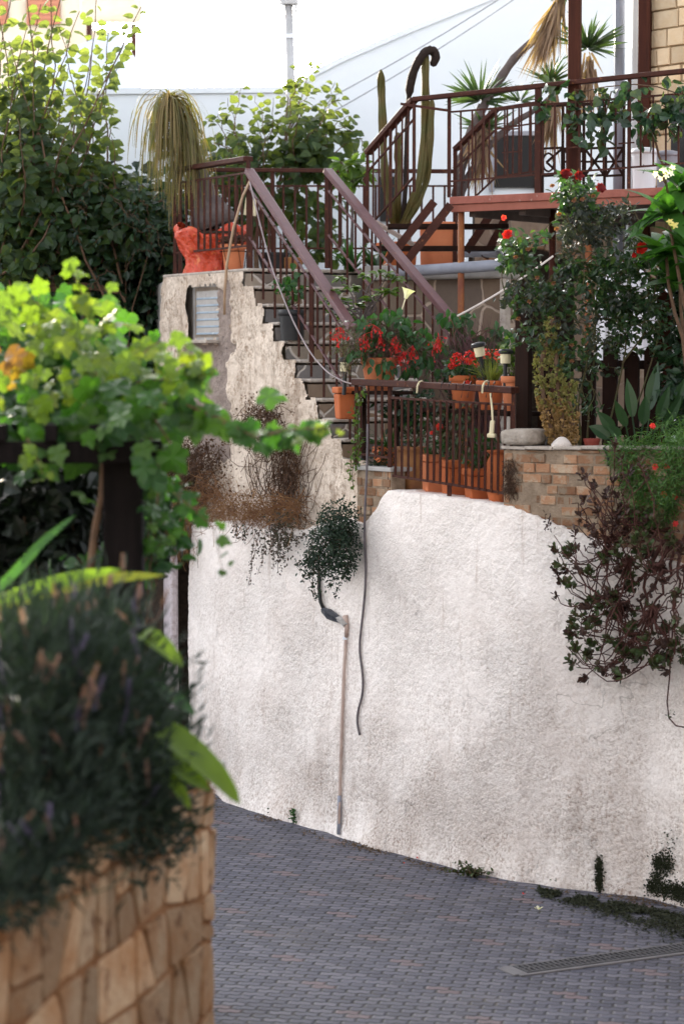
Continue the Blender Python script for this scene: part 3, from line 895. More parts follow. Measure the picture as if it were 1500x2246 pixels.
def stone_rows(mb, org, ex, ez, width, height, ch, wr, depth=.03, gap=.008, jit=.25, nrm=None, round_=.18, broken=0.0):
    """courses of separate stones standing proud of the plane"""
    nrm = unit(np.cross(ex, ez)) if nrm is None else nrm
    z = 0.0; r = 0
    while z < height - .01:
        h = min(ch * random.uniform(.9, 1.12), height - z)
        x = -random.random() * wr[0]
        while x < width:
            w_ = random.uniform(*wr)
            x0, x1 = max(0, x), min(width, x + w_)
            x += w_
            if x1 - x0 < .02: continue
            cells = [(x0, x1, z, z + h)]
            if broken and random.random() < broken:
                xm = x0 + (x1 - x0) * random.uniform(.35, .65)
                cells = [(x0, xm, z, z + h), (xm, x1, z, z + h)]
                if random.random() < .5:
                    zm = z + h * random.uniform(.35, .65); cells = [(x0, xm, z, z + h), (xm, x1, z, zm), (xm, x1, zm, z + h)]
            for (a, b, c, d) in cells:
                j = lambda s: random.uniform(-1, 1) * s * jit
                sx, sz = (b - a), (d - c)
                q = [(a + gap + abs(j(sx * .3)), c + gap + abs(j(sz * .2))), (b - gap - abs(j(sx * .3)), c + gap + abs(j(sz * .2))),
                     (b - gap - abs(j(sx * .3)), d - gap - abs(j(sz * .2))), (a + gap + abs(j(sx * .3)), d - gap - abs(j(sz * .2)))]
                poly = []
                for i in range(4):
                    p0 = np.array(q[i]); pp = np.array(q[i - 1]); pn = np.array(q[(i + 1) % 4])
                    k = round_ * random.uniform(.4, 1.3)
                    poly += [p0 + (pp - p0) * k * .5, p0 + ((pp - p0) + (pn - p0)) * k * .12, p0 + (pn - p0) * k * .5]
                poly = np.array(poly)
                ctr = poly.mean(0)
                dp = depth * random.uniform(.7, 1.15)
                inn = ctr + (poly - ctr) * .93
                tl = np.array([random.uniform(-.1, .1), random.uniform(-.1, .1)]) * jit
                def w3(pl, dd):
                    return [np.asarray(org) + ex * p[0] + ez * p[1] + nrm * (dd + float(np.dot(p - ctr, tl))) for p in pl]
                n = len(poly)
                mb.add(w3(poly, -.01) + w3(poly, dp * .7) + w3(inn, dp),
                       [[i, (i + 1) % n, n + (i + 1) % n, n + i] for i in range(n)] + [[n + i, n + (i + 1) % n, 2 * n + (i + 1) % n, 2 * n + i] for i in range(n)] + [[2 * n + i for i in range(n)]])
        z += h; r += 1
    return mb

def rubble_courses(mb, org, ex, ez, nrm, width, height, ch, wr, gap=.007, depth=.010):
    """coursed irregular stones: slanted shared joints, some split again, flush faces"""
    z = 0.0
    wav = lambda x, r: .028 * math.sin(x * 3.1 + r * 1.7) + .020 * math.sin(x * 8.3 + r * 2.9)
    r = 0
    while z < height - .02:
        h = min(ch * random.uniform(.85, 1.2), height - z)
        if height - z - h < .08: h = height - z
        x = -.1
        lean = 0.0
        while x < width:
            w_ = random.uniform(*wr)
            nl = random.uniform(-.55, .55) * h if random.random() < .75 else 0
            def pt(xx, t, ln):
                zz = z + h * t
                bz = wav(xx, r) * (1 - t) * (r > 0) + wav(xx, r + 1) * t * (z + h < height - .01)
                return np.array([min(max(xx + ln * (t - .5), 0), width), zz + bz])
            quad = [pt(x, 0, lean), pt(x + w_, 0, nl), pt(x + w_, 1, nl), pt(x, 1, lean)]
            polys = [quad]
            q = random.random()
            if q < .22:
                a = quad[0] + (quad[3] - quad[0]) * random.uniform(.35, .7); b = quad[1] + (quad[2] - quad[1]) * random.uniform(.3, .75)
                polys = [[quad[0], quad[1], b, a], [a, b, quad[2], quad[3]]]
            elif q < .45:
                k = random.uniform(.3, .7); a = quad[0] + (quad[1] - quad[0]) * k; k2 = random.uniform(.15, .85); b = quad[3] + (quad[2] - quad[3]) * k2
                polys = [[quad[0], a, b, quad[3]], [a, quad[1], quad[2], b]]
            x += w_; lean = nl
            for pl in polys:
                pl = np.array(pl); ctr = pl.mean(0)
                if np.ptp(pl[:, 0]) < .03 or np.ptp(pl[:, 1]) < .03: continue
                out = []
                n = 4
                for i in range(n):
                    p0, pp, pn = pl[i], pl[i - 1], pl[(i + 1) % n]
                    d1, d2 = unit(pp - p0), unit(pn - p0)
                    c0 = p0 + (d1 + d2) * gap * random.uniform(.8, 1.6)
                    k = random.uniform(.008, .035)
                    out += [c0 + d1 * k, c0 + (d1 + d2) * k * .28, c0 + d2 * k]
                    mid = (p0 + pn) / 2 + (ctr - (p0 + pn) / 2) * random.uniform(.03, .10)
                    out.append(mid + unit(ctr - mid) * gap * .6)
                out = np.array(out); inn = ctr + (out - ctr) * .95
                dp = depth * random.uniform(.5, 1.6); tl = np.array([random.uniform(-.06, .06), random.uniform(-.06, .06)])
                w3 = lambda P_, dd: [np.asarray(org) + ex * p[0] + ez * p[1] + nrm * (dd + float(np.dot(p - ctr, tl))) for p in P_]
                n = len(out)
                mb.add(w3(out, -.02) + w3(out, dp * .6) + w3(inn, dp), [[i, (i + 1) % n, n + (i + 1) % n, n + i] for i in range(n)] + [[n + i, n + (i + 1) % n, 2 * n + (i + 1) % n, 2 * n + i] for i in range(n)] + [[2 * n + i for i in range(n)]])
        z += h; r += 1
    return mb

def deck_house():
    # cream stone house standing on the deck, right edge of the picture
    a = P(1424, 340, 20.4); b = P(1900, 340, 18.6)
    ex = unit(np.array([b[0] - a[0], b[1] - a[1], 0])); nr = np.array([ex[1], -ex[0], 0])
    th = thing('house', 'cream split-stone house wall with brown timber posts on the upper deck', 'house', (a[0], a[1], 4.3))
    z0, z1 = 4.2, 7.3
    L = np.linalg.norm((b - a)[:2])
    mb = MB(); mb.box(np.array([a[0], a[1], (z0 + z1) / 2]) + ex * L / 2 - nr * .3, (L, .6, z1 - z0), ex, -nr); mb.build('wall', M['cream_joint'], th)
    mb = stone_rows(MB(), np.array([a[0], a[1], z0]), ex, np.array([0, 0, 1.0]), L, z1 - z0, .14, (.14, .42), .03, .004, .15, nr, .08)
    mb.build('stone_facing', M['cream_block'], th)
    # rendered strip and drainpipe left of the stone
    p0, p1 = P(1385, 300, 20.9), P(1412, 300, 20.7)
    mb = MB(); mb.box(((p0[0] + p1[0]) / 2, 20.95, 5.75), (.13, .5, 3.1)); mb.build('wall', M['house'], th)
    q = P(1412, 300, 20.35)
    mb = MB(); mb.bar((q[0], q[1], 4.2), (q[0], q[1], 7.3), .10, .12); mb.build('post', M['wood_red'], th, bevel=.006)
    q = P(1356, 300, 20.8)
    mb = MB(); mb.tube([(q[0], q[1], 4.2), (q[0], q[1], 7.3)], .045, 14); mb.build('drainpipe', M['pvc'], th, smooth=True)
    # door-sized dark opening low on the right
    q0, q1 = P(1484, 270, 20.1), P(1560, 270, 19.85)
    mb = MB(); mb.box(np.array([*(q0 + q1)[:2] / 2, 4.95]) + nr * .06, (np.linalg.norm(q1 - q0), .06, 1.3), ex, -nr); mb.build('door', M['dark_void'], th)
deck_house()

# ------------------------------------------------------------------ clad wall, arched wall, pipes
def clad_wall():
    c0, c1 = P(800, 700, 19.6), P(1105, 700, 19.0)
    c0[2] = c1[2] = 0
    ex = unit(c1 - c0); nr = np.array([ex[1], -ex[0], 0]); L = np.linalg.norm(c1 - c0)
    mb = MB(); ztop = P(1000, 612, 19.1)[2]
    mb.box((c0 + c1) / 2 + np.array([0, 0, (zg + ztop) / 2]) - nr * .12, (L, .24, ztop - zg), ex, -nr)
    th = thing('terrace_wall', 'brown flagstone-clad terrace wall under the metal deck', 'wall', (c0 + c1) / 2 + np.array([0, 0, zg]))
    mb.build('stone_facing', M['clad'], th)
    mb = MB(); zc = P(1000, 578, 19.1)[2]
    mb.box((c0 + c1) / 2 + np.array([0, 0, (ztop + zc) / 2]) - nr * .13, (L, .36, zc - ztop - .004), ex, -nr)
    mb.build('coping', M['concrete'], th, bevel=.02)
    mb = MB(); mb.box(c1 + np.array([0, 0, (zg + ztop) / 2]) + ex * .022 + nr * .03, (.05, .1, ztop - zg), ex, -nr)
    mb.build('edge_strip', M['slab'], th, bevel=.006)
    pts = [P(x, y, yy) for x, y, yy in ((858, 598, 19.3), (940, 592, 19.1), (1030, 586, 18.85), (1085, 582, 18.8), (1112, 572, 19.0), (1108, 555, 19.4), (1060, 552, 19.8), (1000, 553, 20.0))]
    P2 = np.concatenate([[pts[i] + (pts[i + 1] - pts[i]) * k / 6 for k in range(6)] for i in range(len(pts) - 1)])
    mb = MB(); mb.tube(P2, .045, 14)
    o = mb.build('pipe', M['pvc'], smooth=True); tag(o, 'thick grey-blue pipe bending along the top of the flagstone wall', 'pipe')
clad_wall()

def arch_wall():
    Y = 21.2
    x0, x1 = P(1040, 600, Y)[0], P(1460, 600, Y)[0]
    z0, z1 = zg, P(1100, 450, Y)[2]
    th = thing('stone_wall', 'brown rubble wall with a brick arch in the shade under the deck', 'wall', ((x0 + x1) / 2, Y, z0))
    ca = P(1165, 640, Y); R = m(92, Y); zs = P(1165, 605, Y)[2] ; rz = m(62, Y)
    ds = .03
    def hole(x, z):
        if abs(x - ca[0]) > R: return False
        if z < zs: return True
        return ((x - ca[0]) / R) ** 2 + ((z - zs) / rz) ** 2 < 1
    nx, nz = int((x1 - x0) / ds), int((z1 - z0) / ds)
    vid = {}; vs = []; fs = []
    def vt(i, k):
        if (i, k) not in vid:
            vid[(i, k)] = len(vs); vs.append((x0 + i * ds, Y + .02 * fbm(i * .13, 2, k * .13, 3), z0 + k * ds))
        return vid[(i, k)]
    for i in range(nx):
        for k in range(nz):
            if not hole(x0 + (i + .5) * ds, z0 + (k + .5) * ds): fs.append([vt(i, k), vt(i + 1, k), vt(i + 1, k + 1), vt(i, k + 1)])
    mb = MB(); mb.add(vs, fs); mb.build('rubble_face', M['rubble'], th)
    mb = MB()
    n = 17
    for i in range(n):
        a = math.pi * (i + .5) / n
        p = np.array([ca[0] + math.cos(a) * (R + .04), Y - .02, zs + math.sin(a) * (rz + .04)])
        t_ = unit(np.array([-math.sin(a) * R, 0, math.cos(a) * rz])); r_ = np.cross(t_, [0, 1, 0])
        mb.box(p, (math.pi * R / n * .93, .14, .11), t_, (0, 1, 0), r_)
    mb.build('arch_ring', M['brick'], th, bevel=.006)
    mb = MB(); mb.box((ca[0], Y + .6, (z0 + zs + rz) / 2), (2 * R + .3, .1, zs + rz - z0 + .2))
    mb.box((x0 + (ca[0] - R - .05 - x0) / 2, Y + .2, (z0 + z1) / 2), (ca[0] - R - .05 - x0, .3, z1 - z0 - .02)); mb.box((x1 - (x1 - ca[0] - R - .05) / 2, Y + .2, (z0 + z1) / 2), (x1 - ca[0] - R - .05, .3, z1 - z0 - .02))
    mb.build('backing', M['soil'], th)
arch_wall()

# ------------------------------------------------------------------ railings
def rail_parts(th, pts_top, pts_bot, mat, spacing, skip=(), r=.0075, name='baluster'):
    """balusters between two polylines with the same number of points"""
    k = 0
    for i in range(len(pts_top) - 1):
        a0, a1, b0, b1 = map(np.asarray, (pts_top[i], pts_top[i + 1], pts_bot[i], pts_bot[i + 1]))
        n = max(1, int(round(np.linalg.norm((a1 - a0)[:2] if np.linalg.norm((a1 - a0)[:2]) > .05 else a1 - a0) / spacing)))
        for j in range(n + (1 if i == len(pts_top) - 2 else 0)):
            t = j / n
            mb = MB(); mb.bar(b0 + (b1 - b0) * t, a0 + (a1 - a0) * t, 2 * r); mb.build(name, mat, th); k += 1

def stair_rail(wv, label, t_a, t_b, z_a, z_b, nbal, post_bot=None):
    """sloping rail from the head of the stair down"""
    hd = lambda t: z_a + (z_b - z_a) * (t - t_a) / (t_b - t_a)
    th = thing('stair_railing', label, 'railing', SB(t_b, wv, stair_z[-1]))
    mb = MB(); mb.bar(SB(t_a, wv, hd(t_a)), SB(t_b, wv, hd(t_b)), .075, .045); mb.build('handrail', M['handrail'], th, bevel=.006)
    for off in (-.13, -.52):
        mb = MB(); mb.bar(SB(t_a, wv, hd(t_a) + off), SB(t_b, wv, hd(t_b) + off), .018, .012); mb.build('rail', M['handrail'], th)
    for i in range(nbal):
        t = t_a + (t_b - t_a) * (i + .5) / nbal
        low = -.56 if i % 2 else -.84
        mb = MB(); mb.bar(SB(t, wv, hd(t) + low), SB(t, wv, hd(t) - .12), .015); mb.build('baluster', M['iron'], th)
    for t in (t_a, t_a + (t_b - t_a) * .62):
        mb = MB(); zb_ = min([z for a, z in zip(stair_t, stair_z) if t <= a + .25][:1] or [zg])
        mb.bar(SB(t, wv, zb_ - .02), SB(t, wv, hd(t) - .02), .035, .022); mb.build('post', M['iron'], th)
    return th
def tz_on(px, py, wv):
    A2 = A + WD * wv; B2 = B + WD * wv
    p = lineY(px, py, A2, B2)
    return float(np.dot(p - A2, U)), p[2]
a1 = tz_on(546, 374, .07); b1 = tz_on(775, 722, .07)
stair_rail(.07, 'left sloping stair railing with lilac-brown handrail beside the plaster face', a1[0], b1[0], a1[1], b1[1], 17)
a2 = tz_on(718, 374, .80); b2 = tz_on(1035, 752, .80)
# right rail: keep the same slope as the stair but on its own line
def free_rail():
    pa, pb = P(718, 374, 19.35), P(1040, 758, 17.55)
    th = thing('stair_railing', 'right sloping stair railing descending behind the red-flowered pots', 'railing', (pb[0], pb[1], zg))
    mb = MB(); mb.bar(pa, pb, .075, .045); mb.build('handrail', M['handrail'], th, bevel=.006)
    for off in (-.15, -.50):
        o_ = np.array([0, 0, off]); mb = MB(); mb.bar(pa + o_, pb + o_, .018, .012); mb.build('rail', M['handrail'], th)
    for i in range(17):
        q = pa + (pb - pa) * (i + .5) / 17
        lo = -.52 if i % 2 else -.78
        mb = MB(); mb.bar(q + np.array([0, 0, max(lo, zg - q[2])]), q + np.array([0, 0, -.02]), .015); mb.build('baluster', M['iron'], th)
    mb = MB(); mb.bar(np.array([pb[0], pb[1], zg]), pb, .035); mb.build('post', M['iron'], th)
    mb = MB(); mb.bar(np.array([pa[0], pa[1], z_land]), pa, .035); mb.build('post', M['iron'], th)
free_rail()

def landing_rail():
    th = thing('landing_railing', 'low brown railing round the landing above the louvre window', 'railing', SB(.9, .1, z_land))
    p0 = lineY(384, 374, A + WD * .08, B + WD * .08); p1 = lineY(545, 348, A + WD * .08, B + WD * .08)
    zt0, zt1 = p0[2], p1[2]
    mb = MB(); mb.bar(p0, p1, .085, .04); mb.build('handrail', M['iron'], th, bevel=.006)
    zf = z_land
    d = np.array([0, 0, -.11])
    q0, q1 = p0 + d, p1 + d
    mb = MB(); mb.bar(q0, q1, .016); mb.build('rail', M['iron'], th)
    e0 = np.array([p0[0], p0[1], zf + .18]); e1 = np.array([p1[0], p1[1], zf + .18])
    mb = MB(); mb.bar(e0, e1, .016); mb.build('rail', M['iron'], th)
    for p in (p0, p1):
        mb = MB(); mb.bar((p[0], p[1], zf), p, .028); mb.build('post', M['iron'], th)
    for i in range(1, 12):
        t = i / 12
        mb = MB(); mb.bar(e0 + (e1 - e0) * t, q0 + (q1 - q0) * t, .016); mb.build('baluster', M['iron'], th)
    # back run of the terrace
    th = thing('terrace_railing', 'straight brown railing along the back of the terrace before the white wall', 'railing', P(700, 580, 21.5))
    Yb = 21.4
    b0, b1 = P(395, 372, Yb), P(1000, 376, Yb)
    mb = MB(); mb.bar(b0, b1, .05, .035); mb.build('handrail', M['iron'], th, bevel=.005)
    for y in (408, 545):
        mb = MB(); mb.bar(P(395, y, Yb), P(1000, y, Yb), .016); mb.build('rail', M['iron'], th)
    n = 25
    for i in range(n):
        x = 395 + 605 * i / (n - 1)
        a, b = P(x, 408, Yb), P(x, 545, Yb)
        mb = MB(); mb.bar(b, a, .016); mb.build('baluster', M['iron'], th)
    for x in (395, 598, 800, 1000):
        mb = MB(); p = P(x, 374, Yb); mb.bar((p[0], p[1], z_land - .05), p, .03); mb.build('post', M['iron'], th)
landing_rail()

# ------------------------------------------------------------------ deck
DK0 = P(985, 436, 18.9); DK1 = P(1900, 360, 16.9)
_dz = DK0[2]
DKU = unit(np.array([DK1[0] - DK0[0], DK1[1] - DK0[1], 0])); DKN = np.array([-DKU[1], DKU[0], 0])
def onDK(px, py, back=0.0):
    return lineY(px, py, DK0 + DKN * back, DK1 + DKN * back)
def deck():
    th = thing('deck', 'raised deck with worn brick-red edge carried on steel posts', 'deck', DK0)
    e = onDK(1700, 380); L = np.linalg.norm((e - DK0)[:2])
    zt = _dz + .015
    c = DK0 + DKU * L / 2
    mb = MB(); mb.box(np.array([c[0], c[1], zt - .03]) + DKN * 1.3, (L, 2.6, .06), DKU, DKN); mb.build('floor', M['deck_paint'], th, bevel=.006)
    mb = MB(); mb.box(np.array([c[0], c[1], zt - .09]) + DKN * .03, (L - .01, .03, .058), DKU, DKN); mb.build('fascia', mk('deck_channel_paint', (.30, .10, .068), (.23, .075, .05), 6, .6, .2, 50), th, bevel=.003)
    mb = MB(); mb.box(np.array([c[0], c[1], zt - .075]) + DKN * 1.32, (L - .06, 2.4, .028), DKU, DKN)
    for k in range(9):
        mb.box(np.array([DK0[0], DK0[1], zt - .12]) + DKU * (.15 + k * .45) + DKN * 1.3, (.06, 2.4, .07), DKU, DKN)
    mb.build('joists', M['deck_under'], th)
    for (px, bk, mt_) in ((1011, .06, 'rust_post'), (1211, .5, 'iron'), (1290, .3, 'rust_post')):
        p = onDK(px, 450, bk)
        mb = MB(); mb.tube([(p[0], p[1], zg), (p[0], p[1], zt - .1)], .026, 14); mb.build('post', M[mt_], th, smooth=True)
    mb = MB(); p = onDK(1258, 380, .16); mb.bar((p[0], p[1], zt), (p[0], p[1], 7.4), .09); mb.build('timber_post', M['wood_red'], th, bevel=.006)
    # balustrade
    rl = thing('deck_railing', 'long brown deck railing rising to the right with a sloping end over the steps', 'railing', DK0 + DKN * .06)
    r0, r1 = onDK(908, 218, .06), onDK(1700, 135, .06)
    r0 = lineY(908, 218, DK0 + DKN * .06 - DKU * 2, DK1)
    s0 = r0; s1 = onDK(1700, 134, .06)
    r0 = onDK(985, 209, .06)
    zt_ = lambda px, y0, y1: onDK(px, y0 + (y1 - y0) * (px - 908) / (1500 - 908), .06)
    top = [lineY(908, 218, DK0, DK1), zt_(1200, 217, 156), zt_(1500, 217, 156), zt_(1700, 217, 156)]
    hr = MB()
    for a, b in zip(top[:-1], top[1:]): hr.bar(a, b, .07, .035)
    hr.build('handrail', M['iron'], rl, bevel=.005)
    for (ya, yb) in ((252, 205), (404, 358)):
        mb = MB(); mb.bar(zt_(985, ya, yb), zt_(1700, ya, yb), .014); mb.build('rail', M['iron'], rl)
    n = 46
    for i in range(n):
        px = 985 + 25 * i * (1 + i * .003)
        if px > 1690: break
        a = zt_(px, 250, 204); b = zt_(px, 404, 358) if i % 2 == 0 or px > 1180 else zt_(px, 404, 358)
        mb = MB(); mb.bar(b, a, .013); mb.build('baluster', M['iron'], rl)
    for px in (985, 1180, 1380):
        a = zt_(px, 218, 158)
        mb = MB(); mb.bar((a[0], a[1], zt), a, .045 if px == 1180 else .025); mb.build('post', M['iron'], rl)
    for px in (1075, 1215, 1330):
        a = zt_(px + 26, 300, 254); b = zt_(px + 60, 300, 254)
        mb = MB(); mb.bar(a, b, .01); mb.bar(zt_(px + 26, 350, 304), zt_(px + 60, 350, 304), .01); mb.build('cross_bar', M['iron'], rl)
    # sloping end over the metal steps
    sa, sb = P(806, 336, 19.6), top[0]
    mb = MB(); mb.bar(sa, sb, .07, .04); mb.build('handrail', M['iron'], rl, bevel=.005)
    d = np.array([0, 0, -.15])
    mb = MB(); mb.bar(sa + d, sb + d, .014); mb.bar(sa + d * 4, sb + d * 4, .014); mb.build('rail', M['iron'], rl)
    for i in range(9):
        q = sa + (sb - sa) * i / 8
        mb = MB(); mb.bar(q + np.array([0, 0, -.72 if i % 4 == 0 else -.6]), q, .022 if i % 4 == 0 else .012); mb.build('baluster', M['iron'], rl)
    a, b = P(880, 228, 18.9), P(986, 243, 18.7)
    mb = MB(); mb.bar(a, b, .03, .02); mb.build('brace', M['iron'], rl)
    # second, inner run of the step rail
    r2 = thing('step_railing', 'short inner railing sloping down between the cactus and the dark window', 'railing', P(1000, 420, 20.2))
    a, b, c2 = P(998, 328, 20.3), P(1088, 240, 20.0), P(1180, 226, 19.9)
    mb = MB(); mb.bar(a, b, .06, .035); mb.bar(b, c2, .05, .03); mb.build('handrail', M['iron'], r2, bevel=.004)
    mb = MB()
    for o_ in (-.16, -.55):
        mb.bar(a + np.array([0, 0, o_]), b + np.array([0, 0, o_]), .013); mb.bar(b + np.array([0, 0, o_]), c2 + np.array([0, 0, o_]), .013)
    mb.build('rail', M['iron'], r2)
    for i in range(12):
        q = a + (b - a) * i / 6 if i < 6 else b + (c2 - b) * (i - 6) / 5
        mb = MB(); mb.bar((q[0], q[1], q[2] - .55), q, .013); mb.build('baluster', M['iron'], r2)
    mb = MB(); mb.bar((a[0], a[1], z_land), a, .03); mb.build('post', M['iron'], r2)
    # open metal steps
    st = thing('metal_steps', 'rusty open metal steps from the terrace up to the deck', 'steps', P(930, 570, 19.0))
    for (p, q) in ((P(850, 572, 18.95), P(952, 442, 18.95)), (P(878, 590, 18.85), P(988, 449, 18.85)), (P(1062, 566, 19.75), P(1122, 452, 19.75)), (P(1022, 552, 19.75), P(1085, 455, 19.75))):
        mb = MB(); mb.bar(p, q, .015, .065); mb.build('stringer', M['iron'], st)
    for (y, xa, xb) in ((492, 895, 1065), (541, 862, 1040)):
        pa, pb = P(xa, y, 19.0), P(xb, y, 19.7)
        mb = MB(); mid = (pa + pb) / 2
        mb.box((mid[0], mid[1], (pa[2])), (np.linalg.norm((pb - pa)[:2]), .24, .035), unit(np.array([pb[0] - pa[0], .0, 0])), (0, 1, 0)); mb.build('tread', M['wood_dark'], st, bevel=.003)
deck()

# ------------------------------------------------------------------ foreground planter, pergola
PC = P(468, 1700, 9.0)                                   # near corner of the stone planter
PD = unit(np.array([-.29, -1.0, 0]))                      # along its road face, towards the camera
PN = np.array([.958, -.28, 0])                            # outwards, to the road
ZPL = P(468, 1688, 9.0)[2]
def planter():
    th = thing('stone_planter', 'tall garden planter wall faced in irregular cream and rust stones at lower left', 'planter', (PC[0], PC[1], 0))
    L = 4.0
    face = np.array([PC[0], PC[1], 0]) + PD * L
    mb = MB(); mb.box(np.array([PC[0], PC[1], ZPL / 2 - .02]) + PD * L / 2 - PN * .146, (L, .28, ZPL - .04), PD, -PN); mb.build('wall', M['mortar_brown'], th, bevel=.01)
    bk = np.array([-.72, .69, 0])
    mb = MB(); mb.box(np.array([PC[0], PC[1], ZPL / 2 - .03]) + bk * .7 - PN * .3 + PD * .1, (1.2, .24, ZPL - .06), bk, PD); mb.build('wall', M['mortar_brown'], th, bevel=.01)
    st = random.getstate(); random.seed(22)
    mb = rubble_courses(MB(), face, -PD, np.array([0, 0, 1.0]), PN, L, ZPL - .05, .235, (.13, .36), gap=.009, depth=.008)
    random.setstate(st)
    mb.build('stone_facing', M['stone'], th)
    mb = MB(); mb.box(np.array([PC[0], PC[1], ZPL + .012]) + PD * .07 - PN * .12, (.17, .34, .05), PD, -PN); mb.build('coping', M['concrete'], th, bevel=.008)
    mb = MB()
    q = [np.array(PC[:2]) - PN[:2] * .3, (np.array(PC) + PD * L)[:2] - PN[:2] * .3, (np.array(PC) + PD * L)[:2] - PN[:2] * 3, np.array([-2.6, 10.2]), np.array([PC[0] - .5, 9.5])]
    mb.prism(q, ZPL - .3, ZPL - .07); mb.build('soil', M['soil'], th)
planter()
mb = MB(); mb.prism([P(150, 1500, 10.2)[:2], P(300, 1500, 10.0)[:2], P(270, 1500, 13.5)[:2], np.array([-5, 13.5]), np.array([-5, 10.4])], -.02, 1.88)
struct(mb.build('pergola_terrace', M['concrete'], origin=(-2, 11, 0)))
def pergola():
    Y = 9.9
    p = P(272, 1010, Y); wpx = m(84, Y)
    th = thing('pergola', 'dark timber pergola post and beams under the grape vine', 'pergola', (p[0], Y, ZPL - .1))
    zt = P(270, 966, Y)[2]
    mb = MB(); mb.box((p[0], Y, (zt + ZPL - .1) / 2), (wpx, .15, zt - ZPL + .1)); mb.build('post', M['wood_beam'], th, bevel=.006)
    a, b = P(-300, 988, Y - .16), P(352, 985, Y - .16)
    z = p[2]
    zb = P(300, 988, Y)[2]
    mb = MB(); mb.bar((P(-260, 988, 9.6)[0], 9.6, zb), (P(355, 988, 9.8)[0], 9.79, zb), .06, m(48, 9.8)); mb.build('beam', M['wood_beam'], th, bevel=.005)
    zc = zb + m(24, Y) + .035
    for (x, yy) in ((-120, 9.9), (20, 9.9), (130, 9.9), (225, 9.9)):
        q = P(x, 950, yy)
        mb = MB(); mb.bar((q[0], 9.62, zc), (q[0] - .25, 12.9, zc), .05, .066); mb.build('rafter', M['wood_beam'], th, bevel=.004)
    q0, q1 = P(-200, 950, 12.6), P(330, 950, 12.6)
    mb = MB(); mb.bar((q0[0], 12.6, zb), (q1[0], 12.6, zb), .06, .09); mb.build('beam', M['wood_beam'], th, bevel=.005)
    mb = MB(); mb.box((P(80, 950, 12.6)[0], 12.6, (zb + 1.85) / 2), (.12, .12, zb - 1.85)); mb.build('post', M['wood_beam'], th, bevel=.005)
pergola()

# ------------------------------------------------------------------ plants: tools
def blob_pts(blobs, n, shell=.0, clump=0, cr=.1):
    """n points in ellipsoids (px, py, Y, rx_px, ry_px, r_depth, weight)"""
    bl = [np.array(b, float) for b in blobs]
    wts = np.array([b[3] * b[4] * (b[6] if len(b) > 6 else 1) for b in bl]); wts /= wts.sum()
    idx = rng.choice(len(bl), size=n, p=wts)
    d = rdir(n); r = rng.random(n) ** (1 / 3)
    if shell: r = np.maximum(r, shell * rng.random(n) ** .3)
    out = np.zeros((n, 3)); nr = np.zeros((n, 3))
    for k, b in enumerate(bl):
        s = idx == k
        c = P(b[0], b[1], b[2])
        rad = np.array([m(b[3], b[2]), b[5], m(b[4], b[2])])
        out[s] = c + d[s] * r[s][:, None] * rad
        nr[s] = d[s] / rad * rad.min()
    if clump:
        nc = max(1, n // clump)
        ci = rng.integers(0, nc, n)
        out = out[:nc][ci] + rng.normal(size=(n, 3)) * cr
        nr = nr[:nc][ci]
    return out, unit(nr)

def put_leaves(mb, tmpl, pts, nr, size, up=.6, out=.6, droop=.3, jit=.6):
    n = len(pts)
    nrm = unit(np.array([0, 0, 1.0]) * up + nr * out + rng.normal(size=(n, 3)) * jit)
    al = nr * .7 + rng.normal(size=(n, 3)) * .7 + np.array([0, 0, -droop])
    al = unit(al - nrm * np.sum(al * nrm, 1, keepdims=True))
    return mb.leaves(tmpl, pts, al, nrm, size * rng.uniform(.6, 1.25, n))

def curve(p0, p1, sag=0.0, side=0.0, n=8, wob=.0):
    p0 = np.asarray(p0, float); p1 = np.asarray(p1, float)
    t = np.linspace(0, 1, n)[:, None]
    q = p0 + (p1 - p0) * t
    q[:, 2] += (sag * 4 * t * (1 - t))[:, 0]
    d = unit(np.cross(p1 - p0, [0, 0, 1]) + 1e-6)
    q += d * side * 4 * t * (1 - t)
    if wob:
        w_ = rng.normal(size=(n, 3)) * wob; w_[0] = 0; w_[-1] = 0
        q += w_
    return q

def twigs(mb, base, ends, r=.006, sag=.1, wob=.02, seg=4, n=7, tip=.35):
    for e in ends:
        b = base[rng.integers(len(base))] if isinstance(base, list) else base
        L = np.linalg.norm(np.asarray(e) - b)
        mb.tube(curve(b, e, sag * L * rng.uniform(-.2, 1), rng.normal() * .08 * L, n, wob), np.linspace(r, r * tip, n), seg)
    return mb

def shrub(name, label, cat, base, blobs, n, size, tmpl, lm, sm, nst=8, str_=.006, shell=.4, clump=6, cr=.05, group=None, stem='stem', fol='foliage', sag=.1, droop=.3, up=.6, extra=None, out=.6):
    th = thing(name, label, cat, base, group)
    ends, _ = blob_pts(blobs, nst)
    base = np.asarray(base, float)
    mb = MB(); twigs(mb, base, ends, str_, sag)
    mb.build(stem, sm, th)
    pts, nr = blob_pts(blobs, n, shell, clump, cr)
    mb = MB(); put_leaves(mb, tmpl, pts, nr, size, up, out, droop); mb.build(fol, lm, th)
    return th

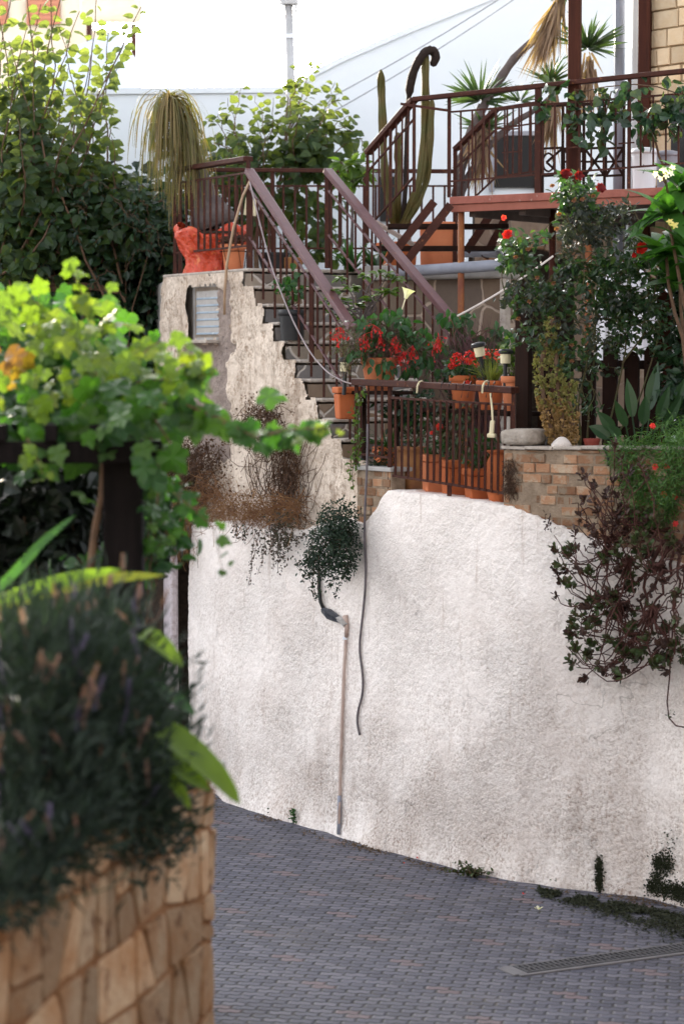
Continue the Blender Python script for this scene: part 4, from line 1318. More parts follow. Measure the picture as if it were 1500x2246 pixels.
def bloom(c, r, mat, parent, kind='rose', face=(0, -1, .4), name='flower'):
    c = np.asarray(c, float); f = unit(face)
    mb = MB()
    x = unit(np.cross(f, [0.1, .2, 1])); y = np.cross(f, x)
    rings = {'rose': ((3, .35, .9), (5, .7, .6), (6, 1.0, .25)), 'ball': ((5, .5, .9), (8, .9, .4), (9, 1.0, -.1), (7, .8, -.6)), 'star': ((5, 1.0, .15),)}[kind]
    if kind == 'ball':
        d = rdir(70)
        mb.leaves(FAT, c + d * r * rng.uniform(.7, 1.0, 70)[:, None] - rdir(70) * r * .1, np.cross(d, rdir(70)), d + rdir(70) * .35, r * .55)
        rings = ()
    for k, (n, rr, lift) in enumerate(rings):
        for i in range(n):
            a = 2 * math.pi * (i + .37 * k + random.random() * .3) / n
            d = unit(x * math.cos(a) + y * math.sin(a) + f * lift * random.uniform(.7, 1.3))
            p0 = c if kind != 'ball' else c + d * r * .45
            mb.leaves(FAT if kind != 'star' else OVATE, [p0], [d], [f if kind != 'ball' else unit(np.cross(d, x) + f * .2 + d * .01)], r * (1.0 if kind != 'ball' else .62) * random.uniform(.85, 1.1))
    return mb.build(name, mat, parent)

def shoot(mbl, mbs, p0, p1, bend, n, size, tmpl, r=.006, side=.0, spread=1.0, droop=.5):
    q = curve(p0, p1, bend, side, 14, .012)
    mbs.tube(q, np.linspace(r, r * .3, len(q)), 4)
    t = np.linspace(.12, 1.0, n) + rng.normal(size=n) * .01
    pos = np.stack([np.interp(t, np.linspace(0, 1, len(q)), q[:, k]) for k in range(3)], 1)
    ax = unit(q[-1] - q[0])
    lat = unit(np.cross(ax, [0.2, -1, .3]))
    sgn = np.where(np.arange(n) % 2 == 0, 1, -1)[:, None]
    al = lat * sgn * spread + ax * .45 + rng.normal(size=(n, 3)) * .35 + np.array([0, 0, -droop])
    nr = unit(np.array([0, -.75, .55]) + rng.normal(size=(n, 3)) * .45)
    al = unit(al - nr * np.sum(al * nr, 1, keepdims=True))
    mbl.leaves(tmpl, pos + al * .02, al, nr, size * rng.uniform(.65, 1.15, n) * np.linspace(1.05, .7, n))

# ------------------------------------------------------------------ background trees and hedge
def mulberry():
    b = np.array([P(60, 800, 22)[0], 22.0, 0.0])
    th = thing('tree', 'tall leafy tree at upper left with sunlit tips against the white sky', 'tree', b)
    ml, ms = MB(), MB()
    ms.tube(curve(b, P(80, 560, 22), 0, .1, 8, .02), np.linspace(.11, .06, 8), 8)
    roots = [P(80, 560, 22), P(160, 600, 22.2), P(10, 600, 21.8), P(260, 640, 22)]
    for i in range(1, 4):
        ms.tube(curve(P(80, 640, 22), roots[i], .05, .05, 6), np.linspace(.05, .025, 6), 6)
    tips = [(30, -40), (90, 10), (20, 90), (70, 160), (130, 60), (175, 25), (215, -30), (150, 150), (200, 120), (240, 60), (258, 150), (250, 235), (110, 250), (40, 260), (180, 220), (245, 300),
            (70, 340), (140, 330), (10, 400), (200, 380), (290, 55), (-30, 60), (-60, 200), (110, -80), (160, -120), (60, -120), (-20, -60), (232, 420), (120, 430), (310, 15), (215, 200), (170, 290), (90, 90), (5, 180), (130, 200), (60, 60)]
    for x, y in tips:
        p1 = P(x, y, 22 + rng.normal() * .35)
        p0 = roots[rng.integers(0, 4)] + rng.normal(size=3) * .12
        shoot(ml, ms, p0, p1, -.1 * rng.random(), 38, .135, BROAD, .012, rng.normal() * .12)
    pts, nr = blob_pts([(60, 420, 22.2, 120, 150, .6), (190, 480, 22.2, 110, 130, .6), (60, 560, 22, 130, 120, .6), (300, 480, 22.4, 100, 110, .5), (70, 260, 22.2, 90, 130, .4, .5)], 2300, .2, 5, .08)
    put_leaves(ml, BROAD, pts, nr + np.array([0, -.6, 0]), .12, .5)
    ml.build('crown', M['leaf_tree'], th); ms.build('trunk', M['stem'], th)
    # lower tree in front of the white wall
    b = np.array([P(560, 800, 22.3)[0], 22.3, z_land - .1])
    th = thing('tree', 'loose young tree with arching shoots in front of the white house wall', 'tree', b)
    ml, ms = MB(), MB()
    hub = P(560, 520, 22.3)
    ms.tube(curve(b, hub, 0, .03, 6, .01), np.linspace(.035, .02, 6), 6)
    tips = [(500, 215), (530, 190), (560, 250), (480, 250), (515, 300), (600, 215), (640, 190), (655, 150), (695, 135), (735, 180), (745, 215), (770, 255), (780, 290), (795, 330), (710, 250), (690, 200),
            (620, 270), (660, 300), (720, 330), (760, 370), (580, 330), (640, 350), (560, 210), (450, 260), (440, 330), (480, 370), (610, 420), (690, 390)]
    for x, y in tips:
        s0 = hub if x < 640 else P(620 + rng.integers(0, 40), 420, 22.2)
        shoot(ml, ms, s0 + rng.normal(size=3) * .06, P(x, y, 22.1 + rng.normal() * .25), .12 + .2 * rng.random(), 21, .115, BROAD, .008, rng.normal() * .1, droop=.35)
    pts, nr = blob_pts([(620, 330, 22.2, 80, 70, .3), (710, 330, 22.2, 80, 70, .3), (660, 480, 22.4, 110, 90, .3), (520, 440, 22.6, 110, 80, .3), (740, 540, 22.4, 70, 50, .3), (470, 380, 22.6, 90, 90, .3)], 900, .2, 5, .07)
    put_leaves(ml, BROAD, pts, nr + np.array([0, -.6, 0]), .105, .5)
    ml.build('crown', M['leaf_tree'], th); ms.build('trunk', M['stem'], th)
mulberry()

def ivy_hedge():
    b = np.array([P(180, 900, 22.2)[0], 22.2, 0.0])
    th = thing('hedge', 'dense dark green ivy hedge left of the old stairway', 'hedge', b)
    bl = [(60, 600, 22.6, 180, 150, .7), (240, 560, 22.4, 150, 130, .6), (330, 470, 22.3, 90, 90, .5), (120, 760, 22.6, 220, 170, .7), (300, 700, 22.6, 110, 160, .5), (100, 960, 22.6, 240, 170, .6), (300, 900, 22.8, 120, 150, .5), (430, 480, 22.7, 90, 80, .4)]
    ml, ms = MB(), MB()
    ends, _ = blob_pts(bl, 60)
    twigs(ms, [b, b + np.array([.5, 0, 0]), b + np.array([-.6, 0, 0])], ends, .014, .05, .04, 4, 8)
    pts, nr = blob_pts(bl, 9000, .3, 7, .12)
    put_leaves(ml, OVATE, pts, nr + np.array([0, -.7, 0]), .10, .5, droop=.5)
    for i in range(46):                                  # trailing shoots that catch the light
        x0, y0 = rng.uniform(40, 380), rng.uniform(440, 640)
        shoot(ml, ms, P(x0, y0, 22.0), P(x0 + rng.normal() * 60, y0 + rng.uniform(-60, 40), 21.6), .12, 12, .085, OVATE, .005)
    ml.build('foliage', M['leaf_ivy'], th); ms.build('stem', M['stem'], th)
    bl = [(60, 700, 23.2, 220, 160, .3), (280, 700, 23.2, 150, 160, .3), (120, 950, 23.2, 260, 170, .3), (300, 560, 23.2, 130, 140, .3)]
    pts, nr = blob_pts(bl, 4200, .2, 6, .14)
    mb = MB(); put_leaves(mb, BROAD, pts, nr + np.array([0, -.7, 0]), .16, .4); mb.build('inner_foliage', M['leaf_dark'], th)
ivy_hedge()

# utility pole and wires
def pole():
    Y = 23.6
    p = P(640, 200, Y)
    th = thing('utility_pole', 'weathered grey pole with clamps in front of the white wall', 'pole', (p[0], Y, z_land))
    zt = P(636, -30, Y)[2]
    mb = MB(); mb.tube([(p[0] + .02, Y, z_land - .1), (p[0], Y, (zt + z_land) / 2), (P(632, 0, Y)[0], Y, zt)], [.055, .05, .042], 14); mb.build('shaft', M['galv'], th, smooth=True)
    q = P(640, 262, Y - .05)
    mb = MB(); mb.tube([q + np.array([0, 0, -m(26, Y)]), q + np.array([0, 0, m(26, Y)])], .06, 16); mb.build('sleeve', mk('bright_sleeve', (.62, .64, .68), (.5, .5, .53), 6, .3, 0, metal=.6), th, smooth=True)
    q = P(634, 4, Y)
    mb = MB(); mb.box(q, (m(40, Y), .14, m(14, Y))); mb.box(q + np.array([.07, 0, -.03]), (.03, .12, .16)); mb.build('bracket', M['galv'], th, bevel=.006)
    q = P(636, 80, Y)
    mb = MB(); mb.tube([q + np.array([0, 0, -.02]), q + np.array([0, 0, .02])], .056, 14); mb.build('clamp', M['plastic_white'], th)
    for k, (a, b, r) in enumerate((((560, 296), (1100, -6), .008), ((540, 305), (1130, -4), .007))):
        lab = ('upper thin grey cable rising across the white house wall', 'lower thin grey cable rising across the white house wall')[k]
        mb = MB(); mb.tube(curve(P(a[0] + k * 60, a[1] + k * 10, 23.7), P(b[0], b[1], 23.0), -.05, 0, 14), r, 5)
        tag(mb.build('cable', M['wire']), lab, 'cable', 'cables across the house wall')
pole()

# ------------------------------------------------------------------ landing: ponytail palm in a red bag
def ponytail():
    Y = 20.55
    base = P(470, 575, Y); base[2] = z_land
    ft = thing('flower_pot', 'large pot wrapped in bright orange-red plastic on the landing', 'flower pot', base)
    mb = MB(); seg = 110
    prof = []
    zs_ = np.linspace(0, m(98, Y), 40)
    a = np.linspace(0, 2 * math.pi, seg, endpoint=False)
    vs = []
    for i, z in enumerate(zs_):
        t = i / 39
        r0 = m(np.interp(t, [0, .12, .3, .55, .8, .93, 1], [66, 62, 60, 68, 77, 80, 72]), Y)
        rr = r0 * (1 + .025 * np.sin(a * 5 + 5 * t) + .03 * np.sin(a * 11 - 7 * t) + .03 * np.sin(a * 19 + 13 * t) + .016 * np.sin(a * 31 + 23 * t))
        rr = rr * (1 + .07 * np.array([abs(fbm(math.cos(q_) * 2.2, math.sin(q_) * 2.2, t * 2.3, 3)) - .25 for q_ in a]))
        zz = z + (.028 * np.sin(a * 2 + 2.2) + .03 * np.sin(a * 5)) * t ** 3
        vs.append(np.stack([base[0] + rr * np.cos(a) - .02 * t, base[1] + rr * np.sin(a) * .8, base[2] + zz], 1))
    fs = [[i * seg + j, i * seg + (j + 1) % seg, (i + 1) * seg + (j + 1) % seg, (i + 1) * seg + j] for i in range(39) for j in range(seg)]
    mb.add(np.concatenate(vs), fs); o = mb.build('wrapping', M['plastic_red'], ft, smooth=True)
    mb = MB(); mb.lathe(base + np.array([0, 0, m(84, Y)]), [(.01, 0), (m(66, Y), 0), (m(66, Y), .02), (.01, .03)], 24); mb.build('soil', M['soil'], ft)
    th = thing('ponytail_palm', 'ponytail palm with a swollen grey base and drooping straw-coloured head', 'palm', base + np.array([0, 0, m(86, Y)]))
    q = [P(472, 498, Y), P(462, 470, Y), P(452, 430, Y), P(440, 380, Y), P(418, 330, Y), P(396, 280, Y), P(380, 240, Y), P(372, 215, Y)]
    mb = MB(); mb.tube(q, [m(58, Y), m(46, Y), m(24, Y), m(16, Y), m(12, Y), m(10, Y), m(8, Y), m(5, Y)], 14); mb.build('trunk', M['bark_grey'], th, smooth=True)
    mb = MB()
    for i in range(620):
        t = rng.random() ** 1.3
        k = t * 3.2
        j = int(min(3, k)); c = q[-1 - j] + (q[-2 - j] - q[-1 - j]) * (k - j)
        a = rng.uniform(0, 2 * math.pi); el = rng.uniform(.5, 1.4) * (1 - .75 * t)
        d = np.array([math.cos(a) * math.cos(el), math.sin(a) * math.cos(el), math.sin(el)])
        mb.blade(c, d, np.array([0, 0, 1.0]) + rng.normal(size=3) * .2, rng.uniform(.35, .85) * (1 - .1 * t), .011, rng.uniform(5.0, 8.0), 11, .1, .2)
    mb.build('crown', M['leaf_palm'], th)
    # clay pot with dead twigs beside it
    p = P(513, 572, 20.2); p[2] = z_land
    pot = thing('flower_pot', 'small clay pot bound with wire holding a dead brown tangle on the landing', 'flower pot', p)
    r = m(26, 20.2)
    mb = MB(); mb.lathe(p, [(r * .75, 0), (r * .98, r * 1.9), (r * 1.12, r * 1.9), (r * 1.14, r * 2.3), (r, r * 2.3), (r * .95, r * 2.1)], 28); mb.build('pot_body', M['terracotta_pale'], pot, smooth=False)
    mb = MB()
    for i in range(5):
        a = i * 1.26
        mb.tube([p + np.array([math.cos(a) * r * 1.15, math.sin(a) * r * 1.15, r * 2.2]), p + np.array([math.cos(a + .5) * r * .95, math.sin(a + .5) * r * .95, 0.01])], .003, 4)
    mb.tube([p + np.array([math.cos(a) * r * 1.16, math.sin(a) * r * 1.16, r * 1.7]) for a in np.linspace(0, 6.28, 24)], .0035, 4)
    mb.build('wire', M['wood_dark'], pot)
    dead = thing('dead_plant', 'dead brown tangle of twigs in the wired clay pot', 'plant', p + np.array([0, 0, r * 2.1]))
    mb = MB(); c = p + np.array([.01, 0, r * 2.3])
    for i in range(110):
        d = rdir(1)[0]; d[2] = abs(d[2]) * .6
        e = c + d * np.array([1.5, 1.2, 1.2]) * r * rng.uniform(.6, 1.25)
        mb.tube(curve(c + rng.normal(size=3) * r * .3, e, .03, rng.normal() * .05, 6, .01), .0035, 3)
    mb.build('stem', M['dry_dark'], dead)
    # cream box edge and dark pots at the back of the landing
    q = P(548, 468, 20.9)
    mb = MB(); mb.bar(q + np.array([0, 0, -.02]), q + np.array([0.02, 0, .13]), .10, .05); o = mb.build('cream_board', M['cream_plastic'], bevel=.004); tag(o, 'small cream board standing behind the red-wrapped pot', 'board')
    o.location.z -= 0
    for k, (x, y, s, lab) in enumerate(((600, 580, 34, 'black plastic tub with dead growth behind the stair head'), (640, 578, 26, 'small red-brown pot on the back of the landing'))):
        p = P(x, y, 20.7); p[2] = z_land
        r = m(s, 20.7)
        po = thing('flower_pot', lab, 'flower pot', p)
        mb = MB(); mb.lathe(p, [(r * .7, 0), (r, r * 1.2), (r * 1.06, r * 1.2), (r * 1.06, r * 1.35), (r * .9, r * 1.35), (r * .85, r * 1.1)], 24); mb.build('pot_body', M['plastic_black'] if k == 0 else M['terracotta_brown'], po)
        mb = MB(); mb.lathe(p + np.array([0, 0, r * 1.05]), [(.01, .0), (r * .85, 0), (r * .85, .02), (.01, .03)], 20); mb.build('soil', M['soil'], po)
ponytail()

# ------------------------------------------------------------------ grape vine, lavender, strap leaves
def grape_vine():
    b = P(215, 1300, 9.95); b[2] = ZPL - .1
    th = thing('grape_vine', 'bright green grape vine spreading over the pergola and reaching out to the right', 'vine', b)
    ml, my, ma, ms = MB(), MB(), MB(), MB()
    ms.tube(curve(b, P(235, 960, 9.85), 0, .06, 12, .015), np.linspace(.022, .014, 12), 7)
    def spray(mb, pts, size, flat=.8):
        n = len(pts)
        nr = unit(np.array([.1, -.75, .75]) * flat + rng.normal(size=(n, 3)) * .5)
        al = unit(np.array([.25, -.25, -.7]) + rng.normal(size=(n, 3)) * .6)
        al = unit(al - nr * np.sum(al * nr, 1, keepdims=True))
        mb.leaves(GRAPE, pts, al, nr, size * rng.uniform(.65, 1.2, n))
    bl = [(60, 840, 10.8, 130, 110, .5), (180, 860, 10.6, 120, 75, .4), (290, 885, 10.3, 90, 42, .3), (100, 740, 11.2, 100, 55, .4), (30, 720, 11.2, 70, 50, .4), (220, 790, 10.8, 90, 38, .3), (390, 870, 10.0, 55, 26, .16), (60, 930, 10.2, 110, 45, .4), (200, 930, 9.9, 110, 40, .35), (330, 925, 9.7, 60, 40, .25)]
    pts, _ = blob_pts(bl, 640, .5, 4, .095)
    spray(ml, pts, .108)
    def cane(pl, Y, n, size, mb, r=.004):
        q = np.array([P(x, y, Y if np.isscalar(Y) else Y[0] + (Y[1] - Y[0]) * i / (len(pl) - 1)) for i, (x, y) in enumerate(pl)])
        mc = MB(); mc.tube(q, np.linspace(r, r * .5, len(q)), 5); mc.build('cane', M['stem'], th)
        t = np.linspace(0.05, 1, n)
        tt_ = np.linspace(0, 1, len(q))
        pos = np.stack([np.interp(t, tt_, q[:, k]) for k in range(3)], 1) + rng.normal(size=(n, 3)) * .018
        spray(mb, pos, size * np.linspace(1.1, .7, n))
        return pos
    cane([(300, 900), (390, 880), (450, 905), (520, 945), (580, 950), (630, 940), (680, 938), (705, 942)], (9.7, 9.3), 17, .115, ml, .006)
    cane([(430, 900), (480, 915), (560, 960), (640, 945), (690, 935)], (9.6, 9.3), 9, .10, ml)
    cane([(585, 950), (640, 942), (700, 940), (760, 938)], (9.3, 9.2), 4, .06, my, .003)
    cane([(300, 840), (370, 830), (430, 810), (452, 795)], 9.6, 10, .11, ml)
    cane([(430, 820), (450, 800), (455, 790)], 9.6, 3, .06, my)
    cane([(170, 740), (185, 690), (180, 640), (160, 600), (155, 575)], 10.2, 10, .10, my)
    cane([(120, 720), (90, 670), (60, 650), (20, 640)], 10.5, 8, .09, my)
    cane([(215, 720), (228, 690), (240, 700)], 10.2, 4, .08, my)
    cane([(290, 800), (330, 760), (350, 750)], 9.8, 3, .07, my)
    cane([(340, 920), (380, 980), (400, 1060), (390, 1110), (420, 1100)], 9.7, 9, .075, ml)
    cane([(330, 950), (350, 1030), (345, 1110), (370, 1180), (345, 1200)], 9.8, 20, .08, ml)
    cane([(330, 960), (320, 1050), (335, 1130), (318, 1200)], 9.9, 14, .08, ml)
    cane([(380, 1080), (430, 1120), (470, 1160), (478, 1200), (490, 1260)], 9.5, 9, .06, ml, .003)
    cane([(60, 960), (80, 1000), (95, 1040)], 9.4, 6, .06, my)
    pts, _ = blob_pts([(150, 740, 10.3, 110, 60, .3), (270, 800, 9.9, 110, 40, .25), (60, 700, 10.4, 60, 40, .3), (390, 830, 9.6, 60, 30, .15), (90, 870, 10.0, 90, 40, .2)], 130, 0, 2, .06)
    spray(my, pts + np.array([0, -.1, .03]), .08)
    pts, _ = blob_pts([(25, 790, 10.1, 50, 60, .2), (60, 970, 9.5, 25, 14, .1), (220, 800, 10, 20, 14, .1)], 7, 0, 0, .05)
    spray(ma, pts, .10)
    ml.build('foliage', M['leaf_grape'], th); my.build('young_leaves', M['leaf_grape_y'], th); ma.build('autumn_leaves', M['leaf_autumn'], th); ms.build('cane', M['stem'], th)
    # dark growth in the shade below
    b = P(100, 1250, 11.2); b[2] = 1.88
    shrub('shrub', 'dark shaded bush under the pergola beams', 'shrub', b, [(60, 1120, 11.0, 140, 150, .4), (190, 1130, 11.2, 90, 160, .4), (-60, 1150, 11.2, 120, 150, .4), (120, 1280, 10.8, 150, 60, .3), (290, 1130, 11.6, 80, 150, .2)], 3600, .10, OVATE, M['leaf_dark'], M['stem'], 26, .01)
    b = P(300, 1250, 10.3); b[2] = 1.88
    shrub('shrub', 'small leafy green bush on the right of the pergola post', 'shrub', b, [(345, 1130, 10.4, 38, 100, .2), (330, 1220, 10.3, 30, 40, .15), (190, 1240, 10.2, 30, 35, .1)], 330, .065, BROAD, M['leaf_pot'], M['stem'], 9, .005)
grape_vine()

def lavender():
    b = P(160, 1700, 8.3); b[2] = ZPL - .08
    th = thing('lavender', 'large dark lavender bush spilling over the stone planter with faded flower spikes', 'shrub', b)
    bl = [(60, 1560, 7.8, 190, 210, .42), (200, 1600, 8.1, 150, 230, .42), (60, 1780, 7.5, 170, 150, .35), (270, 1700, 8.3, 110, 170, .32), (315, 1560, 8.6, 62, 140, .25), (330, 1790, 8.4, 66, 100, .22), (20, 1880, 7.3, 110, 90, .28), (300, 1840, 8.2, 80, 75, .2), (180, 1420, 8.4, 140, 120, .3), (325, 1660, 8.6, 60, 90, .2), (-40, 1960, 7.0, 100, 70, .25)]
    ms = MB()
    ends, nr = blob_pts(bl, 240, .8)
    twigs(ms, [b + np.array([rng.uniform(-.4, .05), rng.uniform(-.3, .25), 0]) for _ in range(12)], ends, .006, .12, .012, 4, 6)
    ms.build('stem', M['stem_green'], th)
    pts, nr = blob_pts(bl, 15000, .75, 30, .055)
    mb = MB()
    n = len(pts)
    al = unit(nr * .8 + np.array([0, 0, .7]) + rng.normal(size=(n, 3)) * .45)
    mb.leaves(NARROW, pts, al, rdir(n), rng.uniform(.05, .095, n))
    mb.build('foliage', M['leaf_lav'], th)
    sp = []
    for k in range(2):
        s = MB(); r_ = np.random.default_rng(5 + k)
        s.tube([(0, 0, -.05), (.004, 0, 0)], .002, 4)
        for i in range(34):
            z = i / 34 * .055; a = i * 2.4
            d = np.array([math.cos(a), math.sin(a), .9])
            s.leaves(FAT, [np.array([0, 0, z])], [unit(d)], [np.array([math.cos(a), math.sin(a), -.7])], .015 * (1 - .35 * i / 34))
        sp.append(s)
    protos = []
    spots = []
    for i in range(92):
        bb = bl[int(rng.choice([0, 0, 1, 1, 2, 3, 6, 8, 8, 8]))]
        x = bb[0] + rng.uniform(-.9, .9) * bb[3]; y = bb[1] + rng.uniform(-.95, .55) * bb[4]
        spots.append((max(-5, x), y, bb[2] - bb[5] * rng.uniform(.95, 1.2)))
    spots += [(x, y, 8.2) for x, y in ((240, 1290), (355, 1330), (300, 1350), (270, 1250), (120, 1310), (50, 1320), (170, 1330))]
    for i, (x, y, Y) in enumerate(spots):
        kind = 0 if rng.random() < .42 else 1
        if len(protos) < 2:
            kind = len(protos)
            o = sp[kind].build('flower_spike', M['lav_purple' if kind == 0 else 'lav_brown'], th)
            me = o.data
            me.transform(__import__('mathutils').Matrix.Translation(Vector(wloc(th))))
            protos.append(o)
        else:
            o = protos[kind].copy(); COL.objects.link(o); o.parent = th
        o.location = P(x, y, Y) - wloc(th)
        o.rotation_euler = (rng.normal() * .3, rng.normal() * .3, rng.uniform(0, 6))
        sc = rng.uniform(.7, 1.1); o.scale = (sc, sc, sc)
lavender()

def canna():
    specs = [('lower_right', [(330, 1592, 8.7), (420, 1650, 8.6), (480, 1705, 8.5), (526, 1762, 8.4)], .085, 'leaf_canna', 'broad yellow-green leaf drooping over the planter corner above the lane'),
             ('upper', [(20, 1330, 8.6), (130, 1290, 8.7), (230, 1275, 8.8), (362, 1262, 8.8)], .075, 'leaf_canna_y', None)]
    def ribbon(mb, pts, W_, n=14, tilt=(0, -.5, 1)):
        q = np.array([P(*p) for p in pts])
        t = np.linspace(0, 1, n); tq = np.linspace(0, 1, len(q))
        c = np.stack([np.interp(t, tq, q[:, k]) for k in range(3)], 1)
        for _ in range(3): c[1:-1] = (c[:-2] + 2 * c[1:-1] + c[2:]) / 4
        vs = []
        for i in range(n):
            d = unit(c[min(n - 1, i + 1)] - c[max(0, i - 1)])
            x = unit(np.cross(d, np.array(tilt)) + 1e-6); z = np.cross(x, d)
            wv = W_ / 2 * (math.sin(math.pi * (.12 + .88 * t[i])) ** .6 if t[i] < 1 else 0) + .001
            vs += [c[i] - x * wv + z * wv * .3, c[i], c[i] + x * wv + z * wv * .3]
        fs = []
        for i in range(n - 1):
            a = i * 3; fs += [[a, a + 1, a + 4, a + 3], [a + 1, a + 2, a + 5, a + 4]]
        mb.add(vs, fs)
    b = P(300, 1640, 8.9); b[2] = ZPL - .08
    th = thing('strap_leaf_plant', 'plant with broad yellow-green leaves hanging over the planter corner', 'plant', b)
    def leaf(pts, W_, mt, tilt=(0, -.5, 1)):
        mb = MB(); ribbon(mb, pts, W_, 14, tilt); mb.build('leaf', M[mt], th, smooth=True)
    leaf([(290, 1610, 8.3), (345, 1590, 8.15), (420, 1650, 8.1), (480, 1705, 8.1), (527, 1765, 8.1)], .105, 'leaf_canna', (.5, -.8, .6))
    leaf([(310, 1620, 8.35), (350, 1640, 8.2), (400, 1690, 8.15), (462, 1735, 8.15)], .09, 'leaf_canna', (.5, -.8, .5))
    leaf([(290, 1395, 8.4), (320, 1390, 8.3), (365, 1425, 8.3), (400, 1462, 8.3)], .075, 'leaf_canna', (.3, -.8, .8))
    leaf([(330, 1500, 8.4), (380, 1530, 8.3), (430, 1568, 8.3)], .055, 'leaf_pot', (.3, -.8, .8))
    leaf([(340, 1660, 8.2), (385, 1720, 8.15), (418, 1775, 8.15)], .05, 'leaf_canna', (.3, -.8, .8))
    mb = MB()
    for e in ((350, 1592), (330, 1390), (380, 1530), (360, 1630)):
        mb.tube(curve(b, P(*e, 8.28), .02, .03, 6), .006, 5)
    mb.build('stem', M['stem_green'], th)
    b = P(-40, 1420, 8.9); b[2] = ZPL - .08
    th = thing('strap_leaf_plant', 'plant with two long yellow-green leaves lying level above the lavender', 'plant', b)
    leaf([(-40, 1345, 8.7), (40, 1315, 8.75), (130, 1290, 8.8), (230, 1268, 8.85), (362, 1262, 8.85)], .065, 'leaf_canna_y', (0, -.9, .6))
    leaf([(-30, 1330, 8.6), (60, 1300, 8.7), (160, 1268, 8.75), (268, 1248, 8.75)], .06, 'leaf_canna', (0, -.9, .6))
    leaf([(-60, 1345, 8.9), (30, 1260, 9.0), (90, 1190, 9.1), (165, 1130, 9.2)], .035, 'leaf_pot', (.6, -.6, .6))
    mb = MB()
    for e in ((-40, 1345), (-30, 1330), (-60, 1345)):
        mb.tube(curve(b, P(*e, 8.75), .02, .03, 6), .006, 5)
    mb.build('stem', M['stem_green'], th)
canna()

# ------------------------------------------------------------------ brick walls above the white wall
def brick_run(th, px0, px1, ybot, ytop, off, ch=.068, name='brickwork'):
    """bricks along the wall line between two pixel columns; ybot/ytop: functions of px"""
    s0, s1 = onwall(px0, 1100, off)[1], onwall(px1, 1100, off)[1]
    fb, fm = MB(), MB()
    npn = 5
    zb = min(W(px0, ybot(px0), off)[2], W(px1, ybot(px1), off)[2])
    zt0, zt1 = W(px0, ytop(px0), off)[2], W(px1, ytop(px1), off)[2]
    z = zb; r = 0
    while z < max(zt0, zt1) - .01:
        s = s0 - random.random() * .2
        while s < s1:
            L = random.choice((.12, .11, .13, .2, .09, .15)) * random.uniform(.9, 1.1)
            a, b = max(s0, s), min(s1, s + L)
            s += L
            if b - a < .03: continue
            mid = (a + b) / 2
            f = (mid - s0) / (s1 - s0)
            h = min(ch * random.uniform(.94, 1.04), zt0 + (zt1 - zt0) * f - z)
            if h < .02: continue
            c = np.array([np.interp(mid, WS, WX[:, 0]), np.interp(mid, WS, WX[:, 1]), z + h / 2]); d, n = walldir(mid)
            c = c + n * (off + .045 + random.uniform(-.009, .011)); c[2] += random.uniform(-.003, .003)
            tl = unit(d + np.array([0, 0, random.uniform(-.02, .02)]))
            fb.box(c, (b - a - .012 + random.uniform(-.004, .002), .10, h - .012), tl, n)
        z += ch; r += 1
    ns = 40; rows = [[], [], [], []]
    for k in range(ns + 1):
        mid = s0 + (s1 - s0) * k / ns; d, n = walldir(mid)
        c = np.array([np.interp(mid, WS, WX[:, 0]), np.interp(mid, WS, WX[:, 1]), 0]); zt = zt0 + (zt1 - zt0) * k / ns - .004
        f_ = off + .001 + .004 * fbm(mid * 9, 2, 5, 2)
        for r_, (o_, z_) in enumerate(((f_, zb), (f_, zt), (off + .12, zt), (off + .12, zb))):
            p = c + n * o_; p[2] = z_; rows[r_].append(p)
    m_ = ns + 1
    fm.add(np.concatenate(rows), [[a * m_ + k, a * m_ + k + 1, (a + 1) * m_ + k + 1, (a + 1) * m_ + k] for a in range(3) for k in range(ns)] + [[0, m_, 2 * m_, 3 * m_], [ns, 3 * m_ + ns, 2 * m_ + ns, m_ + ns]])
    fm.build('mortar_bed', M['mortar'], th)
    fb.build(name, M['brick'], th, bevel=.006)
    return s0, s1, zt0, zt1, zb

